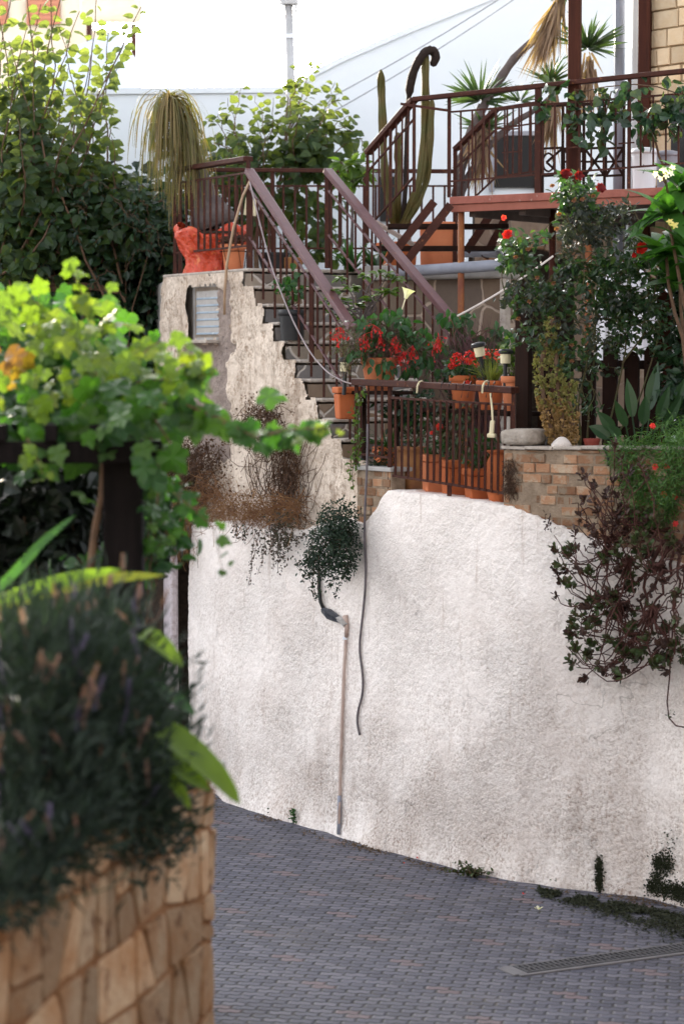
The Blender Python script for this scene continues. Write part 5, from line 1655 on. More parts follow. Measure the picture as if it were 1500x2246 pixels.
def garden_brick():
    th = thing('brick_wall', 'weathered low brick wall holding the raised bed above the white wall', 'wall', W(1250, 1150, .02))
    s0, s1, z0, z1, zb = brick_run(th, 1104, 1900, lambda x: 1150 + (x - 1104) * .3, lambda x: 986 + (x - 1104) * .012, .085)
    c = MB()
    for k in range(14):
        a = s0 + (s1 - s0) * k / 14 - .01; b = s0 + (s1 - s0) * (k + 1) / 14 - .014
        mid = (a + b) / 2; d, n = walldir(mid)
        p = np.array([np.interp(mid, WS, WX[:, 0]), np.interp(mid, WS, WX[:, 1]), 0]) + n * .155
        p[2] = z0 + (z1 - z0) * (k + .5) / 14 + .012
        c.box(p, (b - a, .19 + random.uniform(-.01, .02), .022), d, n, unit(np.array([random.uniform(-.02, .02), 0, 1])))
    c.build('coping', M['slab'], th, bevel=.005)
    # end return running back
    e = W(1106, 1040, .2); d, n = walldir(s0)
    mb = MB(); mb.box(np.array([e[0], e[1], (zb + z0) / 2]) + n * .45 + d * .07, (.11, .9, z0 - zb - .01), d, n); mb.build('mortar_bed', M['mortar'], th)
    # raised soil
    poly = [(WX[i] + WN[i] * .20) for i in range(int(np.searchsorted(WS, s0 + .06)), int(np.searchsorted(WS, s1)), 15)]
    poly2 = [(WX[i] + WN[i] * 1.1) for i in range(int(np.searchsorted(WS, s0 + .1)), int(np.searchsorted(WS, s1)), 15)][::-1]
    mb = MB(); mb.prism(poly + poly2, zg - .1, z0 - .03); mb.build('soil', M['soil'], th)
    p = W(1150, 983, .14); d, n = walldir(onwall(1150, 980)[1])
    mb = MB()
    L = m(95, p[1]); h = m(36, p[1]); nu, nv = 30, 18
    vs = []
    for i in range(nv + 1):
        ph = -math.pi / 2 + math.pi * i / nv
        for j in range(nu):
            a = 2 * math.pi * j / nu
            sq = lambda c_: math.copysign(abs(c_) ** .42, c_)
            x, y_, z_ = sq(math.cos(ph)) * sq(math.cos(a)), sq(math.cos(ph)) * sq(math.sin(a)), sq(math.sin(ph))
            k = 1 + .10 * fbm(x * 1.5, y_ * 1.5, z_ * 1.5, 4)
            vs.append(p + d * x * L / 2 * k + n * y_ * .1 * k + np.array([0, 0, h * (z_ * k + 1) / 2 + .022]))
    mb.add(vs, [[i * nu + j, i * nu + (j + 1) % nu, (i + 1) * nu + (j + 1) % nu, (i + 1) * nu + j] for i in range(nv) for j in range(nu)])
    o = mb.build('stone_block', mk('rough_block', (.42, .37, .32), (.26, .215, .17), 9, .95, 1.0, 30, spots=((.16, .12, .09), 11, .58), bdist=.02), smooth=True); tag(o, 'rough pale stone block lying on the left end of the brick wall', 'stone')
    th = thing('brick_pillar', 'short broken brick pillar under the left end of the pot railing', 'pillar', W(815, 1150, .02))
    s0, s1, z0, z1, zb = brick_run(th, 783, 858, lambda x: 1170, lambda x: 1030, .085)
    mid = (s0 + s1) / 2; d, n = walldir(mid); p = np.array([np.interp(mid, WS, WX[:, 0]), np.interp(mid, WS, WX[:, 1]), z0 + .014]) + n * .165
    mb = MB(); mb.box(p, (s1 - s0 + .03, .2, .03), d, n); mb.build('coping', M['concrete'], th, bevel=.006)
garden_brick()

# ------------------------------------------------------------------ railing in front of the pots
def pot_rail():
    o_ = .10
    th = thing('pot_railing', 'low brown railing in front of the rows of clay pots', 'railing', W(985, 1085, o_))
    w_ = lambda x, y: W(x, y, o_)
    mb = MB()
    q = [w_(780, 838), w_(900, 843), w_(1010, 849), w_(1130, 856)]
    for a, b in zip(q[:-1], q[1:]): mb.bar(a, b, .085, .045)
    mb.build('handrail', M['iron'], th, bevel=.006)
    def pl(pts):
        mb = MB(); qq = [w_(*p) for p in pts]
        for a, b in zip(qq[:-1], qq[1:]): mb.bar(a, b, .016)
        return mb.build('rail', M['iron'], th)
    pl([(857, 872), (990, 881), (1125, 888)])
    pl([(853, 1042), (985, 1062), (1106, 1082)])
    pl([(785, 995), (853, 1004)])
    for i in range(20):
        x = 853 + (1122 - 853) * i / 19
        t = (x - 853) / 270
        mb = MB(); mb.bar(w_(x - 3 * t, 1044 + 42 * t), w_(x, 872 + 16 * t), .0155); mb.build('baluster', M['iron'], th)
    for x in (792, 808, 824, 838):
        mb = MB(); mb.bar(w_(x, 998), w_(x, 842), .0155); mb.build('baluster', M['iron'], th)
    for (x, y0, y1) in ((855, 1075, 845), (985, 1088, 1062), (1126, 945, 850), (782, 1030, 840)):
        mb = MB(); mb.bar(w_(x, y0), w_(x, y1), .026); mb.build('post', M['iron'], th)
    # shelf behind
    sh = thing('plant_shelf', 'dark plank shelf behind the railing carrying the upper clay pots', 'shelf', W(1040, 1080, .42))
    a, b = W(960, 898, .42), W(1150, 908, .42)
    mb = MB(); mb.bar(a, b, .30, .03); mb.build('plank', M['wood_dark'], sh, bevel=.004)
    for p in (a + (b - a) * .08, a + (b - a) * .92):
        mb = MB(); mb.bar((p[0], p[1], zg), p + np.array([0, 0, -.016]), .04); mb.build('leg', M['wood_dark'], sh)
    sh = thing('plant_shelf', 'small dark shelf on the left of the railing under the big tilted clay pot', 'shelf', W(830, 1030, .32))
    a, b = W(790, 860, .30), W(880, 862, .30)
    mb = MB(); mb.bar(a, b, .28, .025); mb.build('plank', M['wood_dark'], sh, bevel=.004)
    for p in (a + (b - a) * .1, a + (b - a) * .9):
        mb = MB(); mb.bar((p[0], p[1], zg), p + np.array([0, 0, -.013]), .03); mb.build('leg', M['wood_dark'], sh)
pot_rail()

GP = 'clay pots behind the low railing'
def clay_pot(px, ybase, off, wpx, hpx, label, kind='round', mat='terracotta', group=GP, Y=None, tilt=0.0, taper=.68, z=None, soil=True, name='flower_pot'):
    p = W(px, ybase, off) if Y is None else P(px, ybase, Y)
    if z is not None: p[2] = z
    yy = p[1]; R = m(wpx / 2, yy); H = m(hpx, yy)
    th = thing(name, label, 'flower pot', p, group)
    mb = MB()
    lip = min(.05, H * .2)
    z0 = np.zeros(3)
    if kind == 'round':
        mb.lathe(p, [(R * taper, 0), (R * .90, H - lip), (R * .9, H - lip)], 36); mb.build('pot_body', M[mat], th)
        mb = MB(); mb.lathe(p, [(R * .91, H - lip), (R * .985, H - lip + .004), (R, H - lip * .5), (R * .985, H - .004), (R * .95, H), (R * .86, H), (R * .84, H - lip)], 36); mb.build('rim', M[mat], th, smooth=True)
    elif kind == 'square':
        mb.box(p + np.array([0, 0, (H - lip) / 2]), (2 * R * .74, 2 * R * .74, H - lip), (1, .25, 0), (-.25, 1, 0), taper=1.16); mb.build('pot_body', M[mat], th, bevel=.012)
        mb = MB(); mb.box(p + np.array([0, 0, H - lip / 2 + .002]), (2 * R * .96, 2 * R * .96, lip), (1, .25, 0), (-.25, 1, 0)); mb.build('rim', M[mat], th, bevel=.01)
    elif kind == 'jar':
        prof = [(.55, 0), (.62, .03), (.8, .18), (.97, .4), (1.0, .55), (.95, .7), (.8, .83), (.66, .9), (.66, .93), (.85, .965), (.88, .985), (.82, 1.0), (.62, .99), (.55, .9)]
        mb.lathe(p, [(a * R, b * H) for a, b in prof], 40); mb.build('pot_body', M[mat], th, smooth=True)
    elif kind == 'belly':
        prof = [(.5, 0), (.62, .02), (.82, .2), (.95, .42), (.97, .6), (.93, .8), (.92, .9), (1.0, .93), (1.02, .98), (.97, 1.0), (.85, .99), (.82, .9)]
        mb.lathe(p, [(a * R, b * H) for a, b in prof], 40); mb.build('pot_body', M[mat], th, smooth=True)
    if soil:
        mb = MB()
        rr = R * (.84 if kind != 'jar' else .6)
        mb.lathe(p + np.array([0, 0, H * .9]), [(rr * .98, 0), (rr * .98, .012), (rr * .6, .022), (rr * .1, .03)], 20); mb.build('soil', M['soil'], th)
    if tilt:
        th.rotation_euler = (0, tilt, 0)
    return th, p + np.array([0, 0, H])
zr = zg + .002
def yb(px, off): return None
tops = {}
for (key, px, off, w_, h_, kind, mat, lab) in (
        ('a', 850, .40, 60, 105, 'square', 'terracotta', 'square clay pot with a spiky grass-like plant at the left end behind the railing'),
        ('b', 905, .34, 76, 112, 'belly', 'terracotta_brown', 'brown glazed bulging pot with pale leaf markings behind the railing'),
        ('c', 952, .27, 56, 100, 'square', 'terracotta_pale', 'tall square orange pot under the red double bloom'),
        ('d', 1000, .26, 66, 92, 'square', 'terracotta', 'wide square clay pot in the middle of the lower row'),
        ('e', 1050, .24, 66, 78, 'square', 'terracotta', 'broad-rimmed square clay pot second from the right in the lower row'),
        ('f', 1096, .22, 68, 122, 'jar', 'terracotta', 'tall ribbed clay jar at the right end of the lower row')):
    p = W(px, 1085, off)
    tops[key] = clay_pot(px, 1085, off, w_, h_, lab, kind, mat, z=zr)
# terracotta saucer for b
for (key, px, yb_, off, w_, h_, kind, mat, lab) in (
        ('g', 832, 856, .30, 84, 72, 'round', 'terracotta_pale', 'big round clay pot holding the red firecracker plant at the left end of the railing'),
        ('h', 1016, 890, .42, 64, 72, 'round', 'terracotta', 'round clay pot with the red geranium balls on the shelf'),
        ('i', 1076, 893, .42, 66, 64, 'round', 'terracotta', 'round clay pot with yellow-green grass on the shelf'),
        ('j', 1122, 898, .42, 50, 76, 'round', 'terracotta_pale', 'pale clay pot beside the dark fence board at the right end of the shelf')):
    z = (W(px, 898 + (px - 960) * 10 / 190, .42)[2] + .017) if key != 'g' else W(835, 861, .30)[2] + .014
    tops[key] = clay_pot(px, yb_, off, w_, h_, lab, kind, mat, z=z, group='clay pots on the shelf behind the railing')
# rectangular planter on the lowest steps
th, tp_k = clay_pot(760, 912, 0, 56, 70, 'rectangular terracotta planter standing on a lower stair behind the bars', 'square', 'terracotta', None, Y=17.55, z=stair_z[8] + .002)
tops['k'] = (th, tp_k)
# dark pot on the stairs
th, tp_l = clay_pot(641, 702, 0, 62, 66, 'black round pot with a small green plant standing on the stairs', 'round', 'plastic_black', None, Y=18.62, z=stair_z[4] + .002, taper=.8)
tops['l'] = (th, tp_l)
# pots on the terrace
th, tp_m = clay_pot(962, 575, 0, 92, 122, 'very large pale clay pot behind the metal steps', 'round', 'terracotta_pale', None, Y=20.4, z=z_land - .05, taper=.86)
th, tp_n = clay_pot(872, 572, 0, 82, 76, 'broad square terracotta planter with the tall cactus behind the metal steps', 'square', 'terracotta', None, Y=20.1, z=z_land - .05)

# ------------------------------------------------------------------ plants in and around the pots
def garden_plants():
    top = lambda k: tops[k][1]
    # spiky grass
    def tuft(name, label, c, n, L, W_, mat, spread=.8, bend=1.2, group=None):
        th = thing(name, label, 'plant', c, group)
        mb = MB()
        for i in range(n):
            a = rng.uniform(0, 6.28); t = rng.uniform(.15, spread)
            mb.blade(c + np.array([math.cos(a), math.sin(a), 0]) * rng.uniform(0, .04), (math.cos(a) * t, math.sin(a) * t, 1), rdir(1)[0] * .3 + np.array([math.cos(a), math.sin(a), .2]), L * rng.uniform(.5, 1.15), W_, bend * rng.uniform(.3, 1.6), 6, .15)
        mb.build('foliage', mat, th); return th
    tuft('spider_plant', 'spiky grass-like plant in the leftmost pot of the lower row', top('a') - np.array([0, 0, .02]), 60, .26, .012, M['leaf_pot'], 1.0, 1.4)
    tuft('ornamental_grass', 'yellow-green grass in the middle clay pot on the shelf', top('i') - np.array([0, 0, .02]), 130, .22, .006, M['grass_y'], .7, .8)
    # mixed plants of the lower row
    def at(px, py, off): return W(px, py, off)
    def yw(px, off): return W(px, 950, off)[1]
    def pshrub(name, label, basept, bl, off, n, size, tmpl, lm, sm='stem_green', nst=8, **k):
        bl2 = [(x, y, yw(x, off), rx, ry, dep) for (x, y, rx, ry, dep) in bl]
        return shrub(name, label, 'plant', basept, bl2, n, size, tmpl, M[lm], M[sm], nst, .005, clump=k.pop('clump', 5), cr=k.pop('cr', .035), **k)
    th = pshrub('desert_rose', 'glossy green plant with one large coral-red bloom behind the bars', top('c') - np.array([0, 0, .02]), [(958, 968, 26, 26, .08), (985, 985, 22, 18, .08), (920, 925, 20, 22, .08)], .27, 110, .06, OVATE, 'leaf_pot')
    for (x, y, r) in ((963, 938, .035), (946, 950, .018)):
        bloom(at(x, y, .17), r, M['pink_flower'], th, 'rose')
    pshrub('potted_plant', 'dark leafy plant filling the gap below the shelf', top('b') - np.array([0, 0, .02]), [(900, 920, 40, 30, .1), (930, 890, 50, 25, .1), (870, 900, 30, 30, .1), (1000, 900, 40, 25, .1)], .36, 420, .06, OVATE, 'leaf_ivy', nst=14)
    pshrub('potted_plant', 'dry brown and green plant in the wide square pot of the lower row', top('d') - np.array([0, 0, .02]), [(1000, 950, 28, 45, .08), (1020, 930, 20, 40, .08)], .28, 190, .05, OVATE, 'leaf_suc', nst=14)
    pshrub('potted_plant', 'small bright-leaved plant in the broad-rimmed pot of the lower row', top('e') - np.array([0, 0, .02]), [(1055, 1000, 30, 18, .08), (1066, 965, 16, 32, .07)], .24, 130, .05, OVATE, 'leaf_pot', nst=8)
    pshrub('potted_plant', 'low dark bush on the small brick pillar', W(825, 1030, .2), [(825, 1015, 30, 14, .06), (850, 1010, 20, 12, .06)], .2, 240, .03, OVATE, 'leaf_hang', nst=6)
    # markings on pot b: pale painted leaves
    c = tops['b'][1]
    # firecracker plant
    bpt = top('g') - np.array([0, 0, .02])
    th = thing('firecracker_plant', 'wiry firecracker plant with drooping red flowers in the big left pot', 'plant', bpt)
    yg = bpt[1]
    mb = MB()
    bl = [(850, 760, yg - .1, 85, 50, .22), (780, 740, yg - .15, 50, 45, .15), (920, 770, yg, 60, 45, .2), (760, 780, yg - .1, 30, 40, .12)]
    ends, _ = blob_pts(bl, 230)
    for e in ends:
        q = curve(bpt + rng.normal(size=3) * .03, e + np.array([0, 0, -.05]), .16, rng.normal() * .05, 8, .008)
        mb.tube(q, np.linspace(.003, .0012, 8), 3)
    mb.build('stem', mkleaf('wiry_stem', [(.10, .085, .05), (.13, .06, .05), (.07, .09, .04)], .1, .7), th)
    pts, nr = blob_pts(bl, 1500, .2, 6, .03)
    mb = MB(); n = len(pts); mb.leaves(NARROW, pts, unit(rng.normal(size=(n, 3)) * .5 + np.array([0, 0, -.6])), rdir(n), rng.uniform(.03, .06, n)); mb.build('foliage', mkleaf('wiry_leaf', [(.07, .085, .04), (.10, .055, .045), (.06, .10, .03), (.12, .07, .06)], .2, .6), th)
    cl = [(872, 770), (885, 785), (800, 745), (865, 752), (745, 730), (740, 745), (905, 770), (835, 750), (955, 765), (820, 725), (800, 760), (960, 750), (875, 795)]
    for (x, y) in cl:
        mb = MB()
        k = 16
        c = P(x, y, yg - .24 - rng.random() * .06)
        pts = c + rng.normal(size=(k, 3)) * np.array([.026, .022, .028])
        for p_ in pts: mb.tube([c + np.array([0, 0, .04]), p_ + np.array([0, 0, .004])], .0012, 3)
        mb.leaves(FAT, pts, unit(np.array([0, -.1, -1]) + rng.normal(size=(k, 3)) * .35), rdir(k), rng.uniform(.016, .034, k))
        mb.build('flower', M['red_flower'], th)
    th = thing('leafy_shrub', 'drooping green-leaved shrub rising above the red firecracker flowers', 'plant', bpt + np.array([.1, .05, 0]))
    mbl, mbs = MB(), MB()
    for (x, y) in ((820, 705), (850, 690), (900, 720), (925, 735), (880, 740), (795, 760), (950, 760), (835, 800), (905, 810), (925, 790), (1000, 715), (1015, 700), (985, 760), (1005, 770), (1090, 735), (1110, 730), (1075, 755), (985, 700), (875, 705), (800, 705), (965, 790), (1040, 745)):
        yy = yg - .2 + .15 * rng.random() if x < 960 else yg + .1
        e = P(x, y, yy)
        b0 = bpt + np.array([.15 + (.4 if x > 960 else 0), .1, 0])
        q = curve(b0, e, .1, rng.normal() * .06, 9, .008); mbs.tube(q, np.linspace(.006, .003, 9), 4)
        k = 15
        pts = e + rng.normal(size=(k, 3)) * np.array([.045, .04, .035])
        nr = unit(np.array([0, -.7, .5]) + rng.normal(size=(k, 3)) * .4); al = unit(np.array([0, -.1, -.8]) + rng.normal(size=(k, 3)) * .5)
        mbl.leaves(OVATE, pts, al, nr, rng.uniform(.06, .10, k))
    mbs.build('stem', M['stem'], th); mbl.build('foliage', M['leaf_pot'], th)
    # geranium
    c = top('h') - np.array([0, 0, .02])
    th = pshrub('geranium', 'geranium with bright red ball flowers in the round shelf pot', c, [(1015, 812, 34, 12, .1), (985, 815, 20, 14, .08)], .4, 160, .045, BROAD, 'leaf_rose', nst=10)
    for (x, y, r) in ((1000, 789, .045), (1031, 785, .045), (990, 803, .025), (1026, 840, .022)):
        bloom(at(x, y, .33), r, M['red_flower'], th, 'ball')
    th = pshrub('geranium', 'geranium with coral-red ball flowers behind the solar lamps', top('i') + np.array([.02, .1, -.02]), [(1080, 800, 34, 16, .08)], .55, 120, .045, BROAD, 'leaf_rose', nst=8)
    for (x, y, r) in ((1068, 776, .04), (1097, 780, .045), (1045, 800, .02)):
        bloom(at(x, y, .5), r, M['pink_flower'], th, 'ball')
    pshrub('potted_plant', 'yellow-green young plant in the pale pot beside the fence board', top('j') - np.array([0, 0, .02]), [(1118, 790, 18, 24, .06), (1124, 765, 12, 14, .05)], .42, 80, .045, BROAD, 'leaf_lime', nst=6)
    # wispy dry shrub
    b = W(1050, 900, .9); b[2] = zg
    th = thing('dry_shrub', 'wispy purple-grey dry shrub behind the shelf pots', 'shrub', b)
    mb = MB(); ends, _ = blob_pts([(1050, 725, b[1], 70, 45, .2), (1010, 740, b[1], 50, 40, .2), (960, 770, b[1] - .1, 60, 40, .2)], 320)
    for e in ends:
        s0 = b + np.array([rng.normal() * .08, rng.normal() * .05, .45]); q = curve(s0, e, .05, rng.normal() * .08, 6, .015); mb.tube(q, np.linspace(.003, .001, 6), 3)
    for k in range(6):
        mb.tube(curve(b, b + np.array([rng.normal() * .08, rng.normal() * .05, .5]), 0, .03, 5), .006, 4)
    mb.build('stem', M['dry_purple'], th)
    # lime shrub growing over the stair
    b = SB(stair_t[7], .6, stair_z[7])
    yy = 18.1
    th = thing('leafy_shrub', 'open shrub with whorls of lime-green leaves between the two stair rails', 'shrub', b)
    mbl, mbs = MB(), MB()
    hub = P(790, 720, yy)
    mbs.tube(curve(b, hub, 0, .02, 5), .012, 5)
    for (x, y) in ((730, 640), (750, 660), (770, 630), (800, 605), (830, 600), (850, 600), (870, 610), (840, 640), (810, 655), (760, 690), (735, 690), (780, 670), (855, 640), (715, 660), (745, 610), (785, 700)):
        e = P(x, y, yy + rng.normal() * .12)
        mbs.tube(curve(hub, e, .04, rng.normal() * .08, 7, .01), np.linspace(.008, .004, 7), 4)
        k = 14
        a = rng.uniform(0, 6.28, k); el = rng.uniform(-.5, .5, k)
        d = np.stack([np.cos(a) * np.cos(el), np.sin(a) * np.cos(el), np.sin(el)], 1)
        mbl.leaves(OVATE, e + d * .01, d, np.array([0, -.5, 1]) + rng.normal(size=(k, 3)) * .2, rng.uniform(.05, .085, k))
    mbs.build('stem', M['bark_grey'], th); mbl.build('foliage', M['leaf_lime'], th)
    # plant in the stair pot
    c = tp_l - np.array([0, 0, .02])
    shrub('potted_plant', 'small round-leaved plant in the black pot on the stairs', 'plant', c, [(640, 632, c[1], 34, 18, .1), (620, 615, c[1], 14, 14, .06)], 70, .055, BROAD, M['leaf_pot'], M['stem_green'], 8, .004)
    # slim tree by the rail head
    b = P(772, 585, 19.9); b[2] = z_land
    th = thing('slim_plant', 'thin-stemmed plant with a tuft of lime leaves above the right stair rail', 'plant', b)
    mbs, mbl = MB(), MB()
    q = curve(b, P(770, 375, 19.9), 0, .02, 8, .008); mbs.tube(q, .012, 6)
    for (x, y) in ((770, 360), (750, 355), (795, 362), (770, 395), (800, 385), (745, 380)):
        e = P(x, y, 19.85); k = 12
        mbs.tube([q[-2], e], .005, 4)
        d = unit(rng.normal(size=(k, 3)) + np.array([0, 0, -.4])); mbl.leaves(OVATE, e + d * .02, d, np.array([0, -.5, .8]) + rng.normal(size=(k, 3)) * .3, rng.uniform(.08, .13, k))
    mbs.build('stem', M['bark_grey'], th); mbl.build('foliage', M['leaf_lime'], th)
    # strap-leaved clump at the terrace edge
    for (x, y, yy, lab, k) in ((770, 600, 19.6, 'clump of broad strap leaves at the terrace edge left of the right stair rail', 22), (828, 592, 19.7, 'clump of broad strap leaves under the metal steps', 18)):
        b = P(x, y, yy); b[2] = z_land - .02
        th = thing('strap_leaf_plant', lab, 'plant', b)
        mb = MB()
        for i in range(k):
            a = rng.uniform(0, 6.28); t = rng.uniform(.2, .9)
            mb.blade(b, (math.cos(a) * t, math.sin(a) * t, 1), (math.cos(a), math.sin(a), .3), rng.uniform(.22, .38), .05, rng.uniform(.6, 1.5), 7, .2)
        mb.build('foliage', M['leaf_strel' if k == 18 else 'leaf_pot'], th)
    # trailing vine by the left end of the railing
    th = thing('trailing_vine', 'thin green vine trailing down beside the left end of the pot railing', 'vine', W(785, 850, .06))
    mbl, mbs = MB(), MB()
    for pl in ([(800, 850), (785, 870), (788, 900), (780, 930), (785, 960), (778, 1000), (772, 1040), (775, 1075)], [(792, 860), (778, 885), (782, 920), (790, 950), (786, 985), (782, 1030)], [(795, 940), (780, 990), (770, 1010), (768, 1050)]):
        q = np.array([W(x, y, .045) for x, y in pl]); mbs.tube(q, .003, 4)
        n = 46; t = np.linspace(0, 1, n); tq = np.linspace(0, 1, len(q))
        pos = np.stack([np.interp(t, tq, q[:, k]) for k in range(3)], 1) + rng.normal(size=(n, 3)) * .015
        put_leaves(mbl, OVATE, pos, unit(np.array([0, -1, .2]) + rng.normal(size=(n, 3)) * .5), .035, .4)
    mbs.build('stem', M['stem_green'], th); mbl.build('foliage', M['leaf_lime'], th)
    # white trumpet flower on its stalk
    th = thing('stake_ornament', 'white trumpet-shaped ornament on a thin leaning stake', 'ornament', P(868, 720, yg + .1))
    a, b = P(868, 720, yg + .1), P(889, 655, yg + .1)
    mb = MB(); mb.tube([a + (a - b) * .8, a, b], .005, 5); mb.build('stake', M['cream_plastic'], th)
    mb = MB(); r = m(13, yg)
    ax = unit(b - a)
    ang = np.linspace(0, 2 * math.pi, 20, endpoint=False)
    ex = unit(np.cross(ax, [0, 1, 0])); ey = np.cross(ax, ex)
    vs = []
    for (rr, h) in ((.25, 0), (.45, .5), (.75, 1.0), (1.05, 1.35), (1.2, 1.4)):
        w_ = 1 + (.13 * np.sin(ang * 5) if rr > .7 else 0)
        vs.append(b + ax * h * r * 1.2 + (np.cos(ang) * rr * r * w_)[:, None] * ex + (np.sin(ang) * rr * r * w_)[:, None] * ey)
    mb.add(np.concatenate(vs), [[i * 20 + j, i * 20 + (j + 1) % 20, (i + 1) * 20 + (j + 1) % 20, (i + 1) * 20 + j] for i in range(4) for j in range(20)]); mb.build('trumpet', M['white_petal'], th, smooth=True)
    # solar lamps
    def solar(px, py, Y, label, tilt=0.0):
        p = P(px, py, Y); s = m(15, Y)
        th = thing('solar_lamp', label, 'garden lamp', p, 'small solar garden lamps')
        mb = MB(); mb.lathe((p[0], p[1], p[2]), [(s * .72, 0), (s * .8, s * 1.35), (s * .5, s * 1.4)], 20); mb.build('lens', M['cream_plastic'], th)
        mb = MB(); mb.lathe((p[0], p[1], p[2] + s * 1.36), [(s * .9, 0), (s * 1.1, s * .12), (s * 1.1, s * .5), (s * .85, s * .7), (s * .2, s * .78)], 22); mb.build('cap', M['plastic_black'], th)
        mb = MB(); mb.tube([p + np.array([0, 0, -s * 3.4]), p], s * .3, 8); mb.build('stake', M['plastic_black'], th)
        th.rotation_euler = (0, tilt, 0)
    solar(1053, 782, W(1053, 790, .36)[1], 'tilted solar lamp with black cap above the red geranium balls', -.18)
    solar(1108, 797, W(1108, 790, .36)[1], 'upright solar lamp with black cap beside the dark fence board', .02)
    solar(757, 815, 17.4, 'solar lamp with black cap above the rectangular planter on the stairs', .05)
    # straps and scoop hung on the rail
    for k, (x, lab) in enumerate(((921, 'cream hook over the middle of the pot railing'), (1064, 'cream hook near the right end of the pot railing'))):
        mb = MB(); pts = [W(x + dx, y, o) for dx, y, o in ((8, 842, .14), (4, 836, .10), (-2, 838, .045), (-6, 848, .04), (-7, 862, .045))]
        q = np.concatenate([[pts[i] + (pts[i + 1] - pts[i]) * j / 4 for j in range(4)] for i in range(4)] + [[pts[-1]]])
        mb.tube(q, .007, 6); tag(mb.build('hook', M['cream_plastic']), lab, 'hook')
    th = thing('hanging_brush', 'cream long-handled brush hanging on the bars below the right hook', 'brush', W(1078, 960, .06))
    mb = MB(); mb.tube([W(1075, 862, .05), W(1079, 900, .055), W(1080, 925, .06)], [.006, .008, .007], 6); mb.build('handle', M['cream_plastic'], th)
    a, b = W(1080, 922, .06), W(1077, 960, .06)
    mb = MB(); mb.bar(a, b, .03, .035); mb.bar(b + (a - b) * .25, b, .055, .045); mb.build('head', M['cream_plastic'], th, bevel=.008)
    for k in range(6):
        x = (968, 985, 1016, 1030, 1070, 1082)[k]
        mb = MB(); mb.tube([W(x + 3, 842, .15), W(x + 3, 836, .11), W(x, 842, .04), W(x - 5, 872, .05)], .003, 5)
        tag(mb.build('wire_hook', M['plastic_black']), 'thin black wire tie looped over the pot railing', 'wire', 'black wire ties on the railing')
    # white line across the yard
    mb = MB(); mb.tube(curve(P(1003, 693, 17.4), P(1212, 562, 17.9), -.02, 0, 10), .0075, 6); tag(mb.build('clothes_line', M['rope']), 'white cord stretched up to the right in front of the deck posts', 'cord')
garden_plants()

# ------------------------------------------------------------------ deck: cacti, yuccas, bins, creeper
def cactus():
    c = P(872, 500, 20.1); c[2] = z_land + m(70, 20.1)
    th = thing('cactus', 'tall multi-stemmed column cactus with one dead black stem in the square planter', 'cactus', c)
    Y = 20.1
    cols = [([(862, 500), (858, 460), (848, 420), (843, 370), (840, 300), (838, 240), (836, 190), (835, 152)], 10.5, 'cactus'),
            ([(878, 500), (905, 440), (922, 390), (928, 330), (932, 260), (933, 190), (932, 140), (930, 108)], 11, 'cactus'),
            ([(884, 500), (915, 450), (935, 400), (942, 340), (945, 270), (947, 215)], 9, 'cactus'),
            ([(873, 500), (872, 430), (874, 370), (872, 330), (873, 290)], 10, 'cactus'),
            ([(880, 500), (888, 440), (890, 380), (891, 320), (893, 250), (897, 200), (903, 165), (918, 130), (935, 108), (952, 110), (957, 128), (946, 145)], 8, 'cactus_dead')]
    for pl, r, mt in cols:
        q = np.array([P(x, y, Y + rng.normal() * .05) for x, y in pl])
        tq = np.linspace(0, 1, len(q)); t = np.linspace(0, 1, 40)
        q2 = np.stack([np.interp(t, tq, q[:, k]) for k in range(3)], 1)
        for _ in range(4): q2[1:-1] = (q2[:-2] + 2 * q2[1:-1] + q2[2:]) / 4
        R = m(r * .72, Y) * (1 + .10 * np.sin(t * 25 + r)) * np.where(t > .93, np.sqrt(np.maximum(.02, (1 - t) / .07)), 1) * (.8 + .2 * np.minimum(1, t * 4))
        if mt == 'cactus_dead': R = m(r * .8, Y) * (.7 + .6 * (t > .45)) * (1 + .25 * rng.random(40)); R[-1] *= .4
        mb = MB(); mb.tube(q2, R, 36 if mt == 'cactus' else 12, 6, .2 if mt == 'cactus' else .1); mb.build('column', M[mt], th, smooth=True)
    mb = MB(); p = P(800, 470, 19.9)
    mb.bar(P(795, 470, 19.9), P(920, 545, 19.6), .045, .03); o = mb.build('timber_pole', mk('grey_timber', (.36, .28, .24), (.24, .18, .15), 6, .8)); tag(o, 'grey-brown pole leaning down across the cactus planter', 'pole')
cactus()

